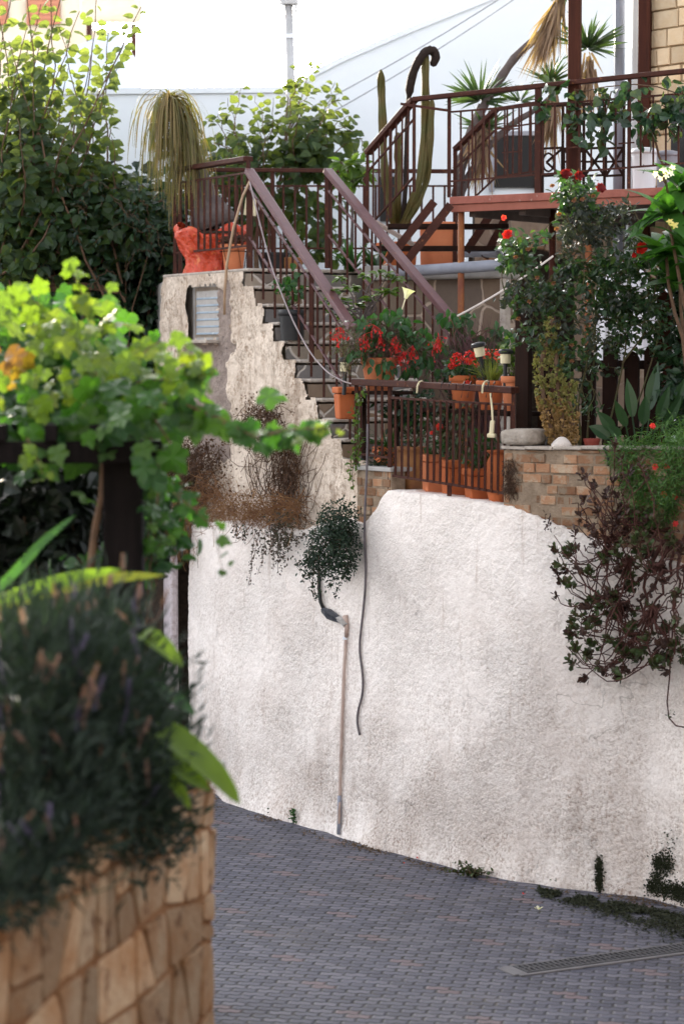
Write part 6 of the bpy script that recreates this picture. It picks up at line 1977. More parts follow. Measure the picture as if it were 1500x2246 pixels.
def yucca():
    def rosette(mb, c, n, L, W_, ax=(0, 0, 1), bend=.5):
        ax = unit(ax)
        for i in range(n):
            d = rdir(1)[0]
            if np.dot(d, ax) < -.35: d = d - ax * np.dot(d, ax) * 1.6
            d = unit(d + ax * .25)
            mb.blade(c + d * .02, d, np.cross(d, rdir(1)[0]), L * rng.uniform(.7, 1.1), W_, rng.uniform(0, bend), 5, .25, 0, .7)
    def skirt(mb, c, down, n, L, spread):
        for i in range(n):
            s = c + unit(down) * rng.uniform(0, .25) + rng.normal(size=3) * .02
            mb.blade(s, unit(unit(down) + rng.normal(size=3) * spread), rdir(1)[0], L * rng.uniform(.5, 1.15), .022, rng.uniform(0, .6), 4, .3)
    Y = 20.6
    b = P(1000, 430, Y); b[2] = z_land
    th = thing('yucca', 'leaning yucca with a long bent trunk and skirts of dead straw leaves', 'yucca', b)
    trunks = [([(1000, 440), (1018, 330), (1050, 250), (1085, 190), (1130, 120), (1165, 95), (1205, 50), (1235, -10)], 9),
              ([(1005, 440), (1025, 390), (1070, 320), (1130, 265), (1170, 245), (1225, 200)], 7), ([(1000, 430), (1012, 345), (1030, 290), (1055, 230)], 9)]
    for pl, r in trunks:
        q = np.array([P(x, y, Y + i * .03) for i, (x, y) in enumerate(pl)])
        t = np.linspace(0, 1, 24); q2 = np.stack([np.interp(t, np.linspace(0, 1, len(q)), q[:, k]) for k in range(3)], 1)
        for _ in range(3): q2[1:-1] = (q2[:-2] + 2 * q2[1:-1] + q2[2:]) / 4
        mb = MB(); mb.tube(q2, m(r, Y) * np.linspace(1.3, .8, 24) * (1 + .08 * rng.normal(size=24)), 10); mb.build('trunk', M['bark_grey'], th, smooth=True)
    for (x, y, L, n, W_) in ((1052, 222, .34, 80, .026), (1288, 108, .36, 75, .026), (1205, 182, .28, 50, .022), (1245, -10, .45, 80, .03), (1065, 285, .3, 40, .024), (1140, 225, .25, 24, .02)):
        mb = MB(); rosette(mb, P(x, y, Y + .1), n, L, W_, (0, -.2, 1)); mb.build('leaf_rosette', M['leaf_yucca'], th)
    for (x, y, d, n, L, sp) in ((1232, -10, (-.38, -.1, -1), 220, .52, .2), (1290, 120, (0, -.1, -1), 80, .4, .22), (1060, 260, (-.1, -.1, -1), 130, .45, .3), (1215, 195, (-.1, -.1, -1), 90, .4, .25)):
        mb = MB(); skirt(mb, P(x, y, Y + .08), d, n, L, sp); mb.build('dead_leaves', M['dead_leaf'], th)
yucca()

def deck_things():
    z = _dz + .017
    def bin_(px, w_, h_, back, mat, label):
        p = onDK(px, 390, back); p[2] = z; R = m(w_ / 2, p[1]); H = m(h_, p[1])
        th = thing('plastic_bin', label, 'bin', p)
        mb = MB(); mb.lathe(p, [(R * .86, 0), (R * .97, H * .86), (R * 1.0, H * .86)], 32); mb.build('bin_body', M[mat], th, smooth=False)
        mb = MB(); mb.lathe(p + np.array([0, 0, H * .861]), [(R * 1.03, 0), (R * 1.06, H * .04), (R * .98, H * .11), (R * .5, H * .14), (.001, H * .145)], 32); mb.build('lid', M[mat], th, smooth=True)
        q = p + np.array([0, -R * .95, H * .5]); mb = MB(); mb.tube(curve(q + np.array([-.02, 0, .03]), q + np.array([-.02, 0, -.03]), 0, .02, 6), .006, 6); mb.build('handle', M['plastic_grey' if mat == 'plastic_white' else mat], th)
    bin_(1412, 56, 96, .42, 'plastic_white', 'white plastic lidded bin on the deck behind the railing')
    bin_(1462, 50, 92, .62, 'plastic_grey', 'grey plastic lidded bin on the deck next to the white one')
    # creeper winding along the railing
    th = thing('creeper', 'dark-leaved creeper winding along the deck railing at upper right', 'vine', onDK(1400, 390, .2))
    mbl, mbs = MB(), MB()
    pls = [[(1500, 210), (1440, 190), (1390, 185), (1330, 190), (1280, 200), (1230, 190), (1180, 185)], [(1480, 300), (1440, 250), (1400, 230), (1350, 250), (1320, 280), (1300, 260), (1270, 260)],
           [(1500, 260), (1450, 230), (1430, 290), (1390, 260)], [(1340, 200), (1330, 240), (1320, 290)], [(1260, 195), (1262, 240), (1258, 275)], [(1210, 190), (1195, 240), (1190, 232)], [(1500, 190), (1480, 240), (1495, 290)]]
    for pl in pls:
        q = np.array([onDK(x, y, .04 + .02 * i) for i, (x, y) in enumerate(pl)]); mbs.tube(q, .005, 4)
        n = 26; t = rng.random(n); tq = np.linspace(0, 1, len(q))
        pos = np.stack([np.interp(t, tq, q[:, k]) for k in range(3)], 1) + rng.normal(size=(n, 3)) * .04
        put_leaves(mbl, BROAD, pos, unit(np.array([0, -1, .2]) + rng.normal(size=(n, 3)) * .5), .085, .3, droop=.8)
    c = onDK(1330, 278, .0)
    pts = c + rng.normal(size=(42, 3)) * np.array([.12, .06, .08]); put_leaves(mbl, BROAD, pts, unit(np.array([0, -1, .2]) + rng.normal(size=(42, 3)) * .5), .09, .3, droop=.8)
    c = onDK(1440, 245, .0)
    pts = c + rng.normal(size=(46, 3)) * np.array([.16, .06, .10]); put_leaves(mbl, BROAD, pts, unit(np.array([0, -1, .2]) + rng.normal(size=(46, 3)) * .5), .09, .3, droop=.8)
    b = onDK(1470, 390, .3); mbs.tube(curve(np.array([b[0], b[1], z]), onDK(1440, 250, .1), 0, .05, 8, .01), .009, 5)
    mbl.build('foliage', mkleaf('creeper_leaf', [(.014, .042, .022), (.024, .058, .027), (.011, .03, .018), (.06, .09, .03)], .2, .35), th); mbs.build('stem', M['stem'], th)
    # ornamental screen behind the rail
    th = thing('ornamental_screen', 'low black wrought-iron screen with rings and diagonals behind the deck railing', 'screen', onDK(1270, 400, 1.2))
    def sc(px, py): return onDK(px, py, 1.1)
    for k, (x0, x1) in enumerate(((1190, 1232), (1236, 1278), (1282, 1324), (1328, 1366))):
        mb = MB()
        c = [(x0, 326), (x1, 324), (x1, 384), (x0, 386)]
        segs = [((x0, 326), (x1, 384)), ((x0, 386), (x1, 324)), ((x0, 355), (x1, 354))] if k else [((x0 + 8, 356), (x1, 326)), ((x0 + 8, 356), (x1, 386))]
        for i in range(4): mb.bar(sc(*c[i]), sc(*c[(i + 1) % 4]), .018)
        for a, b_ in segs: mb.bar(sc(*a), sc(*b_), .016)
        if k == 0:
            mb.tube([sc(x0 + 12 + 12 * math.cos(a), 356 + 20 * math.sin(a)) for a in np.linspace(0, 6.28, 20)], .009, 5)
        mb.build('panel', M['wood_dark'], th)
    for x in (1190, 1234, 1280, 1326, 1368):
        mb = MB(); a = sc(x, 230); mb.bar((a[0], a[1], z), a, .02); mb.build('post', M['wood_dark'], th)
    mb = MB(); mb.bar(sc(1188, 232), sc(1370, 226), .025); mb.build('rail', M['wood_dark'], th)
deck_things()

# ------------------------------------------------------------------ right side: fence, roses, frangipani, raised-bed plants
def right_side():
    zbed = W(1200, 990, .3)[2] - .01
    def yo(px, off): return W(px, 900, off)[1]
    # picket fence
    th = thing('picket_fence', 'dark brown picket fence with a broad end board behind the rose bush', 'fence', W(1300, 985, .75))
    p = W(1147, 945, .36); zt = W(1147, 648, .36)[2]; d, n = walldir(onwall(1147, 900)[1])
    mb = MB(); mb.box((p[0], p[1], (zbed + zt) / 2 - .05), (m(36, p[1]), .05, zt - zbed + .1), d, n); mb.build('post', M['wood_dark'], th, bevel=.005)
    for i, (x, yt, w_) in enumerate(((1192, 800, 30), (1240, 820, 30), (1290, 770, 34), (1337, 735, 36), (1384, 770, 36), (1427, 755, 36), (1454, 640, 34), (1500, 700, 36), (1545, 700, 36))):
        off = .80
        q = W(x, 985, off); zt = W(x, yt, off)[2]
        hw = m(w_ / 2, q[1])
        pr = [(-hw, zbed - .1), (hw, zbed - .1), (hw, zt - .05), (hw * .5, zt - .012), (0, zt), (-hw * .5, zt - .012), (-hw, zt - .05)]
        vs = [np.array([q[0], q[1], 0]) + d * a + np.array([0, 0, b]) + n * s for s in (-.012, .012) for a, b in pr]
        k = 7
        mb = MB(); mb.add(vs, [list(range(k)), [k + j for j in range(k)][::-1]] + [[(j + 1) % k, j, k + j, k + (j + 1) % k] for j in range(k)])
        mb.build('picket', M['wood_red' if x == 1454 else 'wood_dark'], th, bevel=.003)
    for y in (800, 945):
        mb = MB(); mb.bar(W(1165, y, .83), W(1560, y, .83), .03, .06); mb.build('rail', M['wood_dark'], th)
    # white cloth
    pts = [(1318, 640), (1350, 585), (1395, 585), (1440, 600), (1480, 640)]
    Yc = yo(1400, 1.7)
    nx, nz = 26, 20
    vs = []
    for k in range(nz + 1):
        for i in range(nx + 1):
            x = 1306 + (1520 - 1306) * i / nx
            ytop = np.interp(x, [1306, 1320, 1350, 1400, 1445, 1520], [650, 600, 572, 582, 640, 720])
            y = ytop + (800 - ytop) * k / nz
            q = P(x, y, Yc + .05 * math.sin(i * .9 + k * .15) + .03 * math.sin(i * .37 - k * .3)); vs.append(q)
    mb = MB(); mb.add(vs, [[k * (nx + 1) + i, (k + 1) * (nx + 1) + i, (k + 1) * (nx + 1) + i + 1, k * (nx + 1) + i + 1] for k in range(nz) for i in range(nx)])
    o = mb.build('white_sheet', M['cloth'], smooth=True); tag(o, 'white sheet hung up behind the picket fence and roses', 'sheet')
    sm = o.modifiers.new('thickness', 'SOLIDIFY'); sm.thickness = .006
    # pole it hangs on
    a, b = P(1300, 575, Yc + .05), P(1530, 715, Yc + .05)
    th = thing('drying_rack', 'dark frame carrying the white sheet behind the fence', 'rack', P(1400, 900, Yc + .1))
    for x, yt in ((1325, 575), (1500, 640)):
        q = P(x, yt, Yc + .1); mb = MB(); mb.tube([(q[0], q[1], zg), q], .012, 6); mb.build('leg', M['iron'], th)
    mb = MB(); mb.tube([P(1318, 588, Yc + .1), P(1360, 572, Yc + .1), P(1400, 582, Yc + .1), P(1505, 690, Yc + .1)], .01, 6); mb.build('bar', M['iron'], th)
    # rose bush
    b = W(1300, 985, .42); b[2] = zbed
    th = thing('rose_bush', 'tall sprawling rose bush with dark red blooms and dried peach hips', 'rose bush', b)
    ms, ml, mg = MB(), MB(), MB()
    canes = [[(1285, 985), (1292, 850), (1305, 720), (1312, 600), (1300, 520), (1290, 440)], [(1275, 985), (1268, 880), (1290, 780), (1320, 650), (1330, 560), (1345, 480)], [(1320, 985), (1350, 870), (1375, 760), (1362, 640), (1340, 540), (1320, 470)],
             [(1260, 985), (1230, 860), (1180, 770), (1130, 690), (1095, 610), (1110, 560)], [(1270, 985), (1250, 820), (1210, 720), (1170, 640), (1130, 590)], [(1335, 985), (1390, 900), (1430, 800), (1450, 700), (1420, 640)], [(1290, 900), (1240, 800), (1190, 720), (1150, 660), (1120, 640)],
             [(1310, 700), (1290, 600), (1270, 520), (1240, 470), (1250, 420)], [(1330, 640), (1390, 560), (1410, 500), (1380, 450)], [(1300, 760), (1260, 700), (1200, 650), (1160, 600)], [(1365, 800), (1420, 720), (1440, 620), (1430, 560)]]
    nodes_ = []
    for pl in canes:
        o0 = rng.uniform(.30, .6)
        q = np.array([P(x, y, yo(1300, o0) + .02 * i) for i, (x, y) in enumerate(pl)])
        t = np.linspace(0, 1, 22); q2 = np.stack([np.interp(t, np.linspace(0, 1, len(q)), q[:, k]) for k in range(3)], 1) + rng.normal(size=(22, 3)) * .008
        for _ in range(2): q2[1:-1] = (q2[:-2] + 2 * q2[1:-1] + q2[2:]) / 4
        ms.tube(q2, np.linspace(.0075, .0035, 22), 6)
        nodes_ += list(q2[6:])
    nodes_ = np.array(nodes_)
    def sprigs(mbx, cx, cy, rx, ry, cnt, k, size):
        cnt = int(cnt * 2.0); k += 2
        for i in range(cnt):
            e = P(cx + rng.uniform(-1, 1) * rx, cy + rng.uniform(-1, 1) * ry, yo(1300, rng.uniform(.2, .75)))
            j = nodes_[np.argmin(np.linalg.norm(nodes_ - e, axis=1))]
            ms.tube(curve(j, e, .03, rng.normal() * .03, 5, .006), .003, 4)
            t = rng.random(k)[:, None]
            pos = e + (j - e) * t * .35 + rng.normal(size=(k, 3)) * .025
            nr = unit(np.array([0, -.6, .7]) + rng.normal(size=(k, 3)) * .55)
            mbx.leaves(OVATE, pos, unit(rng.normal(size=(k, 3)) + np.array([0, 0, -.3])), nr, size * rng.uniform(.7, 1.2, k))
    sprigs(ml, 1265, 430, 45, 40, 8, 9, .075)
    sprigs(ml, 1140, 550, 50, 40, 10, 9, .06)
    sprigs(ml, 1230, 620, 120, 70, 26, 9, .055)
    sprigs(ml, 1180, 720, 60, 50, 12, 8, .05)
    sprigs(ml, 1360, 620, 70, 60, 22, 9, .055)
    sprigs(ml, 1290, 770, 70, 50, 11, 9, .05)
    sprigs(ml, 1400, 720, 60, 60, 16, 8, .05)
    sprigs(ml, 1280, 880, 60, 40, 4, 8, .045)
    sprigs(mg, 1300, 490, 75, 50, 30, 10, .05)
    sprigs(mg, 1220, 580, 50, 30, 9, 8, .045)
    sprigs(mg, 1150, 650, 50, 40, 10, 8, .045)
    sprigs(mg, 1290, 700, 80, 60, 14, 9, .045)
    sprigs(mg, 1270, 800, 40, 50, 3, 8, .045)
    sprigs(ml, 1370, 560, 50, 50, 10, 9, .055); sprigs(ml, 1420, 650, 50, 70, 12, 9, .055); sprigs(ml, 1340, 690, 60, 60, 12, 9, .05)
    ms.build('stem', M['stem_green'], th); ml.build('foliage', M['leaf_rose'], th); mg.build('dusty_foliage', M['leaf_rose_grey'], th)
    yr = yo(1300, .22)
    for (x, y, r, mt, f) in ((1241, 383, .045, 'rose_dark', (-.2, -1, .3)), (1268, 386, .04, 'rose_dark', (.2, -1, .2)), (1316, 415, .042, 'rose_dark', (0, -1, .6)), (1113, 517, .042, 'red_flower', (-.3, -1, .5)),
                             (1404, 498, .03, 'red_flower', (.3, -1, .2)), (1406, 545, .045, 'red_flower', (0, -1, .1)), (1104, 478, .022, 'pink_flower', (0, -1, 0)), (1390, 560, .02, 'red_flower', (0, -1, 0))):
        bloom(P(x, y, yr), r, M[mt], th, 'rose', f)
    for (x, y) in ((1157, 545), (1225, 468), (1220, 500), (1258, 438), (1276, 435), (1300, 428), (1130, 562), (1160, 660), (1136, 697), (1253, 755), (1253, 790), (1235, 775), (1177, 607), (1212, 620), (1210, 405)):
        bloom(P(x, y, yr), .02, M['peach'], th, 'rose', (0, -.6, -.6), 'dried_flower')
    # frangipani
    b = W(1560, 985, .5); b[2] = zbed
    th = thing('frangipani', 'frangipani with long glossy leaves and white and yellow flowers at the right edge', 'tree', b)
    ms, mb = MB(), MB()
    hubs = [(1462, 470, .28), (1495, 420, .3), (1500, 540, .25), (1530, 470, .4), (1460, 560, .5), (1490, 620, .5), (1520, 400, .3)]
    for (x, y, o_) in hubs:
        e = P(x, y, yo(1450, o_)); ms.tube(curve(b, e, .0, rng.normal() * .08, 8, .01), np.linspace(.016, .010, 8), 8)
        for i in range(16):
            a = rng.uniform(0, 6.28); el = rng.uniform(-.35, .9)
            dd = np.array([math.cos(a) * math.cos(el), math.sin(a) * math.cos(el), math.sin(el)])
            mb.blade(e, dd, np.array([0, 0, 1.0]) + rng.normal(size=3) * .3, rng.uniform(.26, .4), rng.uniform(.10, .13), rng.uniform(.2, .9), 8, .2, 0, .7)
    ms.build('trunk', M['stem'], th); mb.build('foliage', M['leaf_plum'], th)
    yf = yo(1450, .12)
    for (x, y, mt, r) in ((1437, 382, 'white_petal', .026), (1455, 372, 'white_petal', .03), (1470, 380, 'white_petal', .028), (1447, 392, 'white_petal', .026), (1474, 368, 'white_petal', .024), (1460, 386, 'white_petal', .024), (1478, 494, 'yellow_petal', .034), (1468, 486, 'yellow_petal', .026)):
        bloom(P(x, y, yf), r, M[mt], th, 'star', (rng.normal() * .3, -1, .4))
    mb = MB(); e = P(1457, 388, yf + .05); mb.tube([e, P(1465, 430, yf + .15), P(1470, 450, yf + .2)], .008, 6); mb.build('flower_stalk', M['stem_green'], th)
    # dark foliage mass at the right edge behind
    b = W(1520, 985, 1.0); b[2] = zbed
    shrub('shrub', 'dark dense shrub at the right edge below the frangipani', 'shrub', b, [(1480, 700, yo(1480, .9), 40, 120, .2), (1490, 850, yo(1480, .6), 40, 80, .2), (1500, 580, yo(1480, 1.0), 50, 60, .2)], 1500, .07, OVATE, M['leaf_ivy'], M['stem'], 18, .008)
    # succulent columns
    b = W(1215, 985, .3); b[2] = zbed
    th = thing('succulent', 'yellow-green succulent with lumpy columns, tan at the base, beside the fence board', 'succulent', b)
    for pl, k0 in (([(1222, 975), (1205, 930), (1190, 870), (1185, 800), (1200, 745), (1212, 700)], 60), ([(1240, 975), (1232, 920), (1225, 860), (1218, 800), (1222, 760)], 56), ([(1250, 970), (1252, 910), (1245, 860), (1250, 840)], 36)):
        q = np.array([P(x, y, yo(1220, .17) + rng.normal() * .02) for x, y in pl])
        t = np.linspace(0, 1, 14); q2 = np.stack([np.interp(t, np.linspace(0, 1, len(q)), q[:, k]) for k in range(3)], 1)
        mb = MB(); mb.tube(q2, .016, 6); mb.build('stem', M['stem'], th)
        for half, mt in ((0, 'leaf_suc_o'), (1, 'leaf_suc_y')):
            mb = MB()
            for i in range(k0 * 3):
                tt2 = rng.uniform(0, .38) if half == 0 else rng.uniform(.33, 1.0)
                c = np.array([np.interp(tt2, t, q2[:, k]) for k in range(3)]) + rdir(1)[0] * np.array([.042, .035, .03])
                kk = 7
                dd = unit(unit(c - np.array([np.interp(tt2, t, q2[:, k]) for k in range(3)])) + rng.normal(size=(kk, 3)) * .7)
                mb.leaves(FAT, np.repeat(c[None], kk, 0), dd, rdir(kk), rng.uniform(.014, .026, kk))
            mb.build('leaf_column', M[mt], th)
    # bird-of-paradise leaves
    b = W(1400, 985, .45); b[2] = zbed
    th = thing('strelitzia', 'clump of upright grey-green paddle leaves in the raised brick bed', 'plant', b)
    for (x, y, bx, L_w, tilt) in ((1375, 835, 1395, .055, .2), (1440, 800, 1410, .06, .2), (1310, 905, 1375, .05, .6), (1465, 850, 1425, .05, .1), (1475, 810, 1440, .035, 0), (1490, 870, 1435, .045, -.2), (1350, 880, 1390, .045, .3), (1290, 942, 1370, .06, 1.2), (1415, 870, 1405, .05, .1), (1500, 830, 1450, .05, 0), (1330, 940, 1380, .05, .8)):
        a = P(bx, 985, yo(1400, .4)); a[2] = zbed; e = P(x, y, yo(1400, rng.uniform(.25, .5)))
        mid = a + (e - a) * .45 + np.array([0, 0, .03])
        mb = MB(); mb.tube(curve(a, mid, .0, .01, 5), .006, 5)
        seg = 10; L = np.linalg.norm(e - mid) * 1.08
        mb.blade(mid, unit(e - mid + np.array([0, 0, .06 * tilt])), np.array([.25 * rng.normal(), -1, .3]), L, L_w * 1.5, .35 * tilt + .1, seg, .35, 0, .8); mb.build('leaf', M['leaf_strel'], th)
    # small red plastic pot + shell ornament
    p = W(1297, 985, .24); p[2] = zbed; R = m(18, p[1])
    po = thing('flower_pot', 'small dark red plastic pot in the raised brick bed', 'flower pot', p)
    mb = MB(); mb.lathe(p, [(R * .75, 0), (R * .95, R * 1.6), (R * 1.03, R * 1.6), (R * 1.03, R * 1.95), (R * .9, R * 1.95), (R * .85, R * 1.7)], 26); mb.build('pot_body', mk('dull_red_plastic', (.20, .035, .025), (.15, .03, .02), 5, .5, 0), po)
    mb = MB(); mb.lathe(p + np.array([0, 0, R * 1.65]), [(R * .86, 0), (R * .86, .006), (.003, .012)], 18); mb.build('soil', M['soil'], po)
    p = W(1231, 988, .13); p[2] = zbed + .03; R = m(22, p[1])
    mb = MB(); seg = 22; ang = np.linspace(0, 2 * math.pi, seg, endpoint=False); vs = []; prof = [(.9, 0), (1.05, .08), (.8, .3), (.85, .5), (.7, .85), (.5, 1.1), (.3, 1.25), (.1, 1.32)]
    for i, (rr, h) in enumerate(prof):
        w_ = 1 + .09 * np.sin(ang * 4 + i) + .06 * np.sin(ang * 7 + 2 * i)
        vs.append(np.stack([p[0] + np.cos(ang) * rr * R * w_ * 1.15, p[1] + np.sin(ang) * rr * R * w_ * .8, np.full(seg, p[2] + h * R)], 1))
    mb.add(np.concatenate(vs), [[i * seg + j, i * seg + (j + 1) % seg, (i + 1) * seg + (j + 1) % seg, (i + 1) * seg + j] for i in range(7) for j in range(seg)] + [list(range(seg))[::-1], [7 * seg + j for j in range(seg)]])
    o = mb.build('shell_ornament', M['shell'], smooth=True); tag(o, 'pale lumpy conch-like stone sitting on the brick wall coping', 'ornament')
    # black hoses over the coping
    mb = MB(); mb.tube(curve(W(1196, 975, .12), W(1200, 900, .3), 0, .02, 6), .008, 6); tag(mb.build('hose', M['plastic_black'], smooth=True), 'short black hose rising beside the rough stone block', 'hose')
    pts = [W(1300, 988, .2), W(1315, 980, .1), W(1326, 985, .055), W(1332, 1000, .05), W(1334, 1022, .05)]
    mb = MB(); mb.tube(pts, .0085, 6); tag(mb.build('hose', M['plastic_black'], smooth=True), 'short black hose bent over the edge of the brick wall', 'hose')
    # conifer-like shrub
    b = W(1470, 1040, .3); b[2] = zbed - .05
    th = shrub('conifer_shrub', 'feathery bright green shrub spilling over the brick wall at the right', 'shrub', b, [(1410, 1010, yo(1400, .1), 50, 45, .14), (1470, 960, yo(1460, .1), 50, 40, .14), (1390, 1060, yo(1400, .02), 35, 30, .1), (1480, 1060, yo(1480, .0), 50, 40, .14), (1430, 1120, yo(1430, .0), 60, 40, .12), (1370, 1000, yo(1370, .06), 30, 35, .1), (1490, 1010, yo(1480, .0), 40, 60, .14)], 8500, .045, NARROW, M['leaf_con'], M['stem'], 40, .005, clump=30, cr=.032)
    for (x, y) in ((1435, 1025), (1462, 1025), (1455, 1085), (1430, 935), (1478, 1090), (1480, 1150)):
        bloom(P(x, y, yo(1450, -.06)), .024, M['pink_flower'], th, 'rose', (0, -1, .4))
    # hanging succulent bush with brown stems
    b = W(1480, 1150, .12)
    th = thing('succulent_bush', 'sprawling brown-stemmed succulent bush hanging down over the white wall at the right', 'shrub', b)
    ms, ml, mbr = MB(), MB(), MB()
    tips = [(1225, 1240, 1), (1240, 1210, 1), (1262, 1200, 0), (1215, 1250, 0), (1290, 1250, 1), (1255, 1365, 1), (1280, 1330, 1), (1290, 1370, 1), (1260, 1420, 2), (1285, 1430, 2), (1275, 1490, 1), (1310, 1310, 2), (1340, 1300, 1), (1320, 1220, 1),
            (1350, 1340, 1), (1360, 1410, 2), (1400, 1430, 2), (1390, 1440, 2), (1440, 1450, 2), (1460, 1440, 2), (1480, 1410, 1), (1310, 1120, 0), (1290, 1150, 0), (1330, 1080, 0), (1300, 1060, 0), (1340, 1150, 0), (1360, 1110, 0), (1390, 1180, 1), (1420, 1210, 1),
            (1450, 1250, 1), (1480, 1300, 1), (1380, 1260, 1), (1330, 1400, 1), (1420, 1350, 1), (1455, 1380, 2), (1270, 1130, 0), (1345, 1045, 0), (1380, 1030, 0), (1300, 1170, 0), (1350, 1210, 1), (1400, 1140, 0), (1450, 1130, 1), (1490, 1200, 1), (1320, 1470, 1), (1355, 1480, 0), (1470, 1180, 1), (1430, 1290, 0), (1375, 1330, 1), (1410, 1400, 1), (1500, 1380, 1), (1500, 1450, 1), (1510, 1250, 1)]
    hubs = [P(x, y, yo(x, o_)) for x, y, o_ in ((1470, 1180, -.10), (1440, 1240, -.16), (1480, 1300, -.2), (1430, 1330, -.22), (1380, 1230, -.16), (1350, 1300, -.2), (1400, 1390, -.22), (1460, 1400, -.2), (1340, 1180, -.12), (1390, 1130, -.08), (1500, 1240, -.15))]
    for h in hubs: ms.tube(curve(b, h, -.06, .08 * rng.normal(), 9, .015), np.linspace(.013, .007, 9), 6)
    tips = np.array(tips)
    for rep in range(4):
        for (x, y, kd) in tips:
            jx, jy = (0, 0) if rep == 0 else rng.normal(size=2) * 26
            X_ = max(x + jx, 1214)
            if X_ > 1520 or (y + jy) > 1492: continue
            e = P(X_, y + jy, yo(X_, -.09 - .24 * rng.random()))
            dist = np.array([np.linalg.norm(h - e) for h in hubs])
            hh = hubs[int(rng.choice(np.argsort(dist)[:4]))]
            L = np.linalg.norm(e - hh)
            q = curve(hh, e, -.35 * L * rng.uniform(.2, 1.2), rng.normal() * .22 * L, 11, .012)
            ms.tube(q, np.linspace(.0055, .003, 11), 5)
            if rep and rng.random() < .3: continue
            k = int(rng.integers(24, 42)) if kd else 16
            if rep > 1: k = int(k * .6)
            ax = unit(unit(q[-1] - q[-3]) + np.array([0, -.2, .5]))
            d = unit(rng.normal(size=(k, 3)) * .8 + ax)
            pos = e - ax * rng.uniform(0, .06, k)[:, None] + d * .008
            (ml if kd and rng.random() < .75 else mbr).leaves(FAT, pos, d, unit(ax - d * .3 + rng.normal(size=(k, 3)) * .3), rng.uniform(.028, .05, k) * (1.2 if kd == 2 else 1))
    e0 = P(1470, 1440, yo(1470, -.12))
    ms.tube(np.array([hubs[2], e0, *[P(x, y, yo(x, -.08)) for x, y in ((1467, 1490), (1462, 1540), (1466, 1575), (1482, 1592), (1510, 1597))]]), .005, 5)
    ml.leaves(FAT, np.array([P(1470 + rng.normal() * 4, 1565 + rng.normal() * 4, yo(1470, -.08)) for _ in range(8)]), rdir(8), rdir(8), .025)
    ms.build('stem', M['stem_red'], th); ml.build('foliage', M['leaf_suc'], th); mbr.build('dry_foliage', M['leaf_brown'], th)
    # small dry sprig at the foot of the bricks
    th = thing('dry_sprig', 'small dark dried sprig hanging at the foot of the brick wall', 'plant', W(1200, 1140, -.01))
    mb = MB(); c = W(1202, 1148, -.03); k = 40
    mb.leaves(FAT, c + rng.normal(size=(k, 3)) * np.array([.02, .015, .028]), rdir(k), rdir(k), .022); mb.tube([W(1206, 1128, .0), c, W(1193, 1162, -.03)], .004, 4); mb.build('foliage', M['leaf_brown'], th)
    # dark fibrous root clump on the brick end
    th = thing('root_mat', 'dark dry fibrous clump on the left end of the brick wall', 'plant', W(1116, 1090, .07))
    mb = MB()
    for i in range(160):
        a = W(1116 + rng.normal() * 7, rng.uniform(1005, 1080), .075); mb.tube(curve(a, a + np.array([rng.normal() * .02, -.015 + rng.normal() * .015, -rng.uniform(.03, .09)]), 0, rng.normal() * .02, 4, .004), .002, 3)
    mb.build('foliage', M['dry_dark'], th)
right_side()

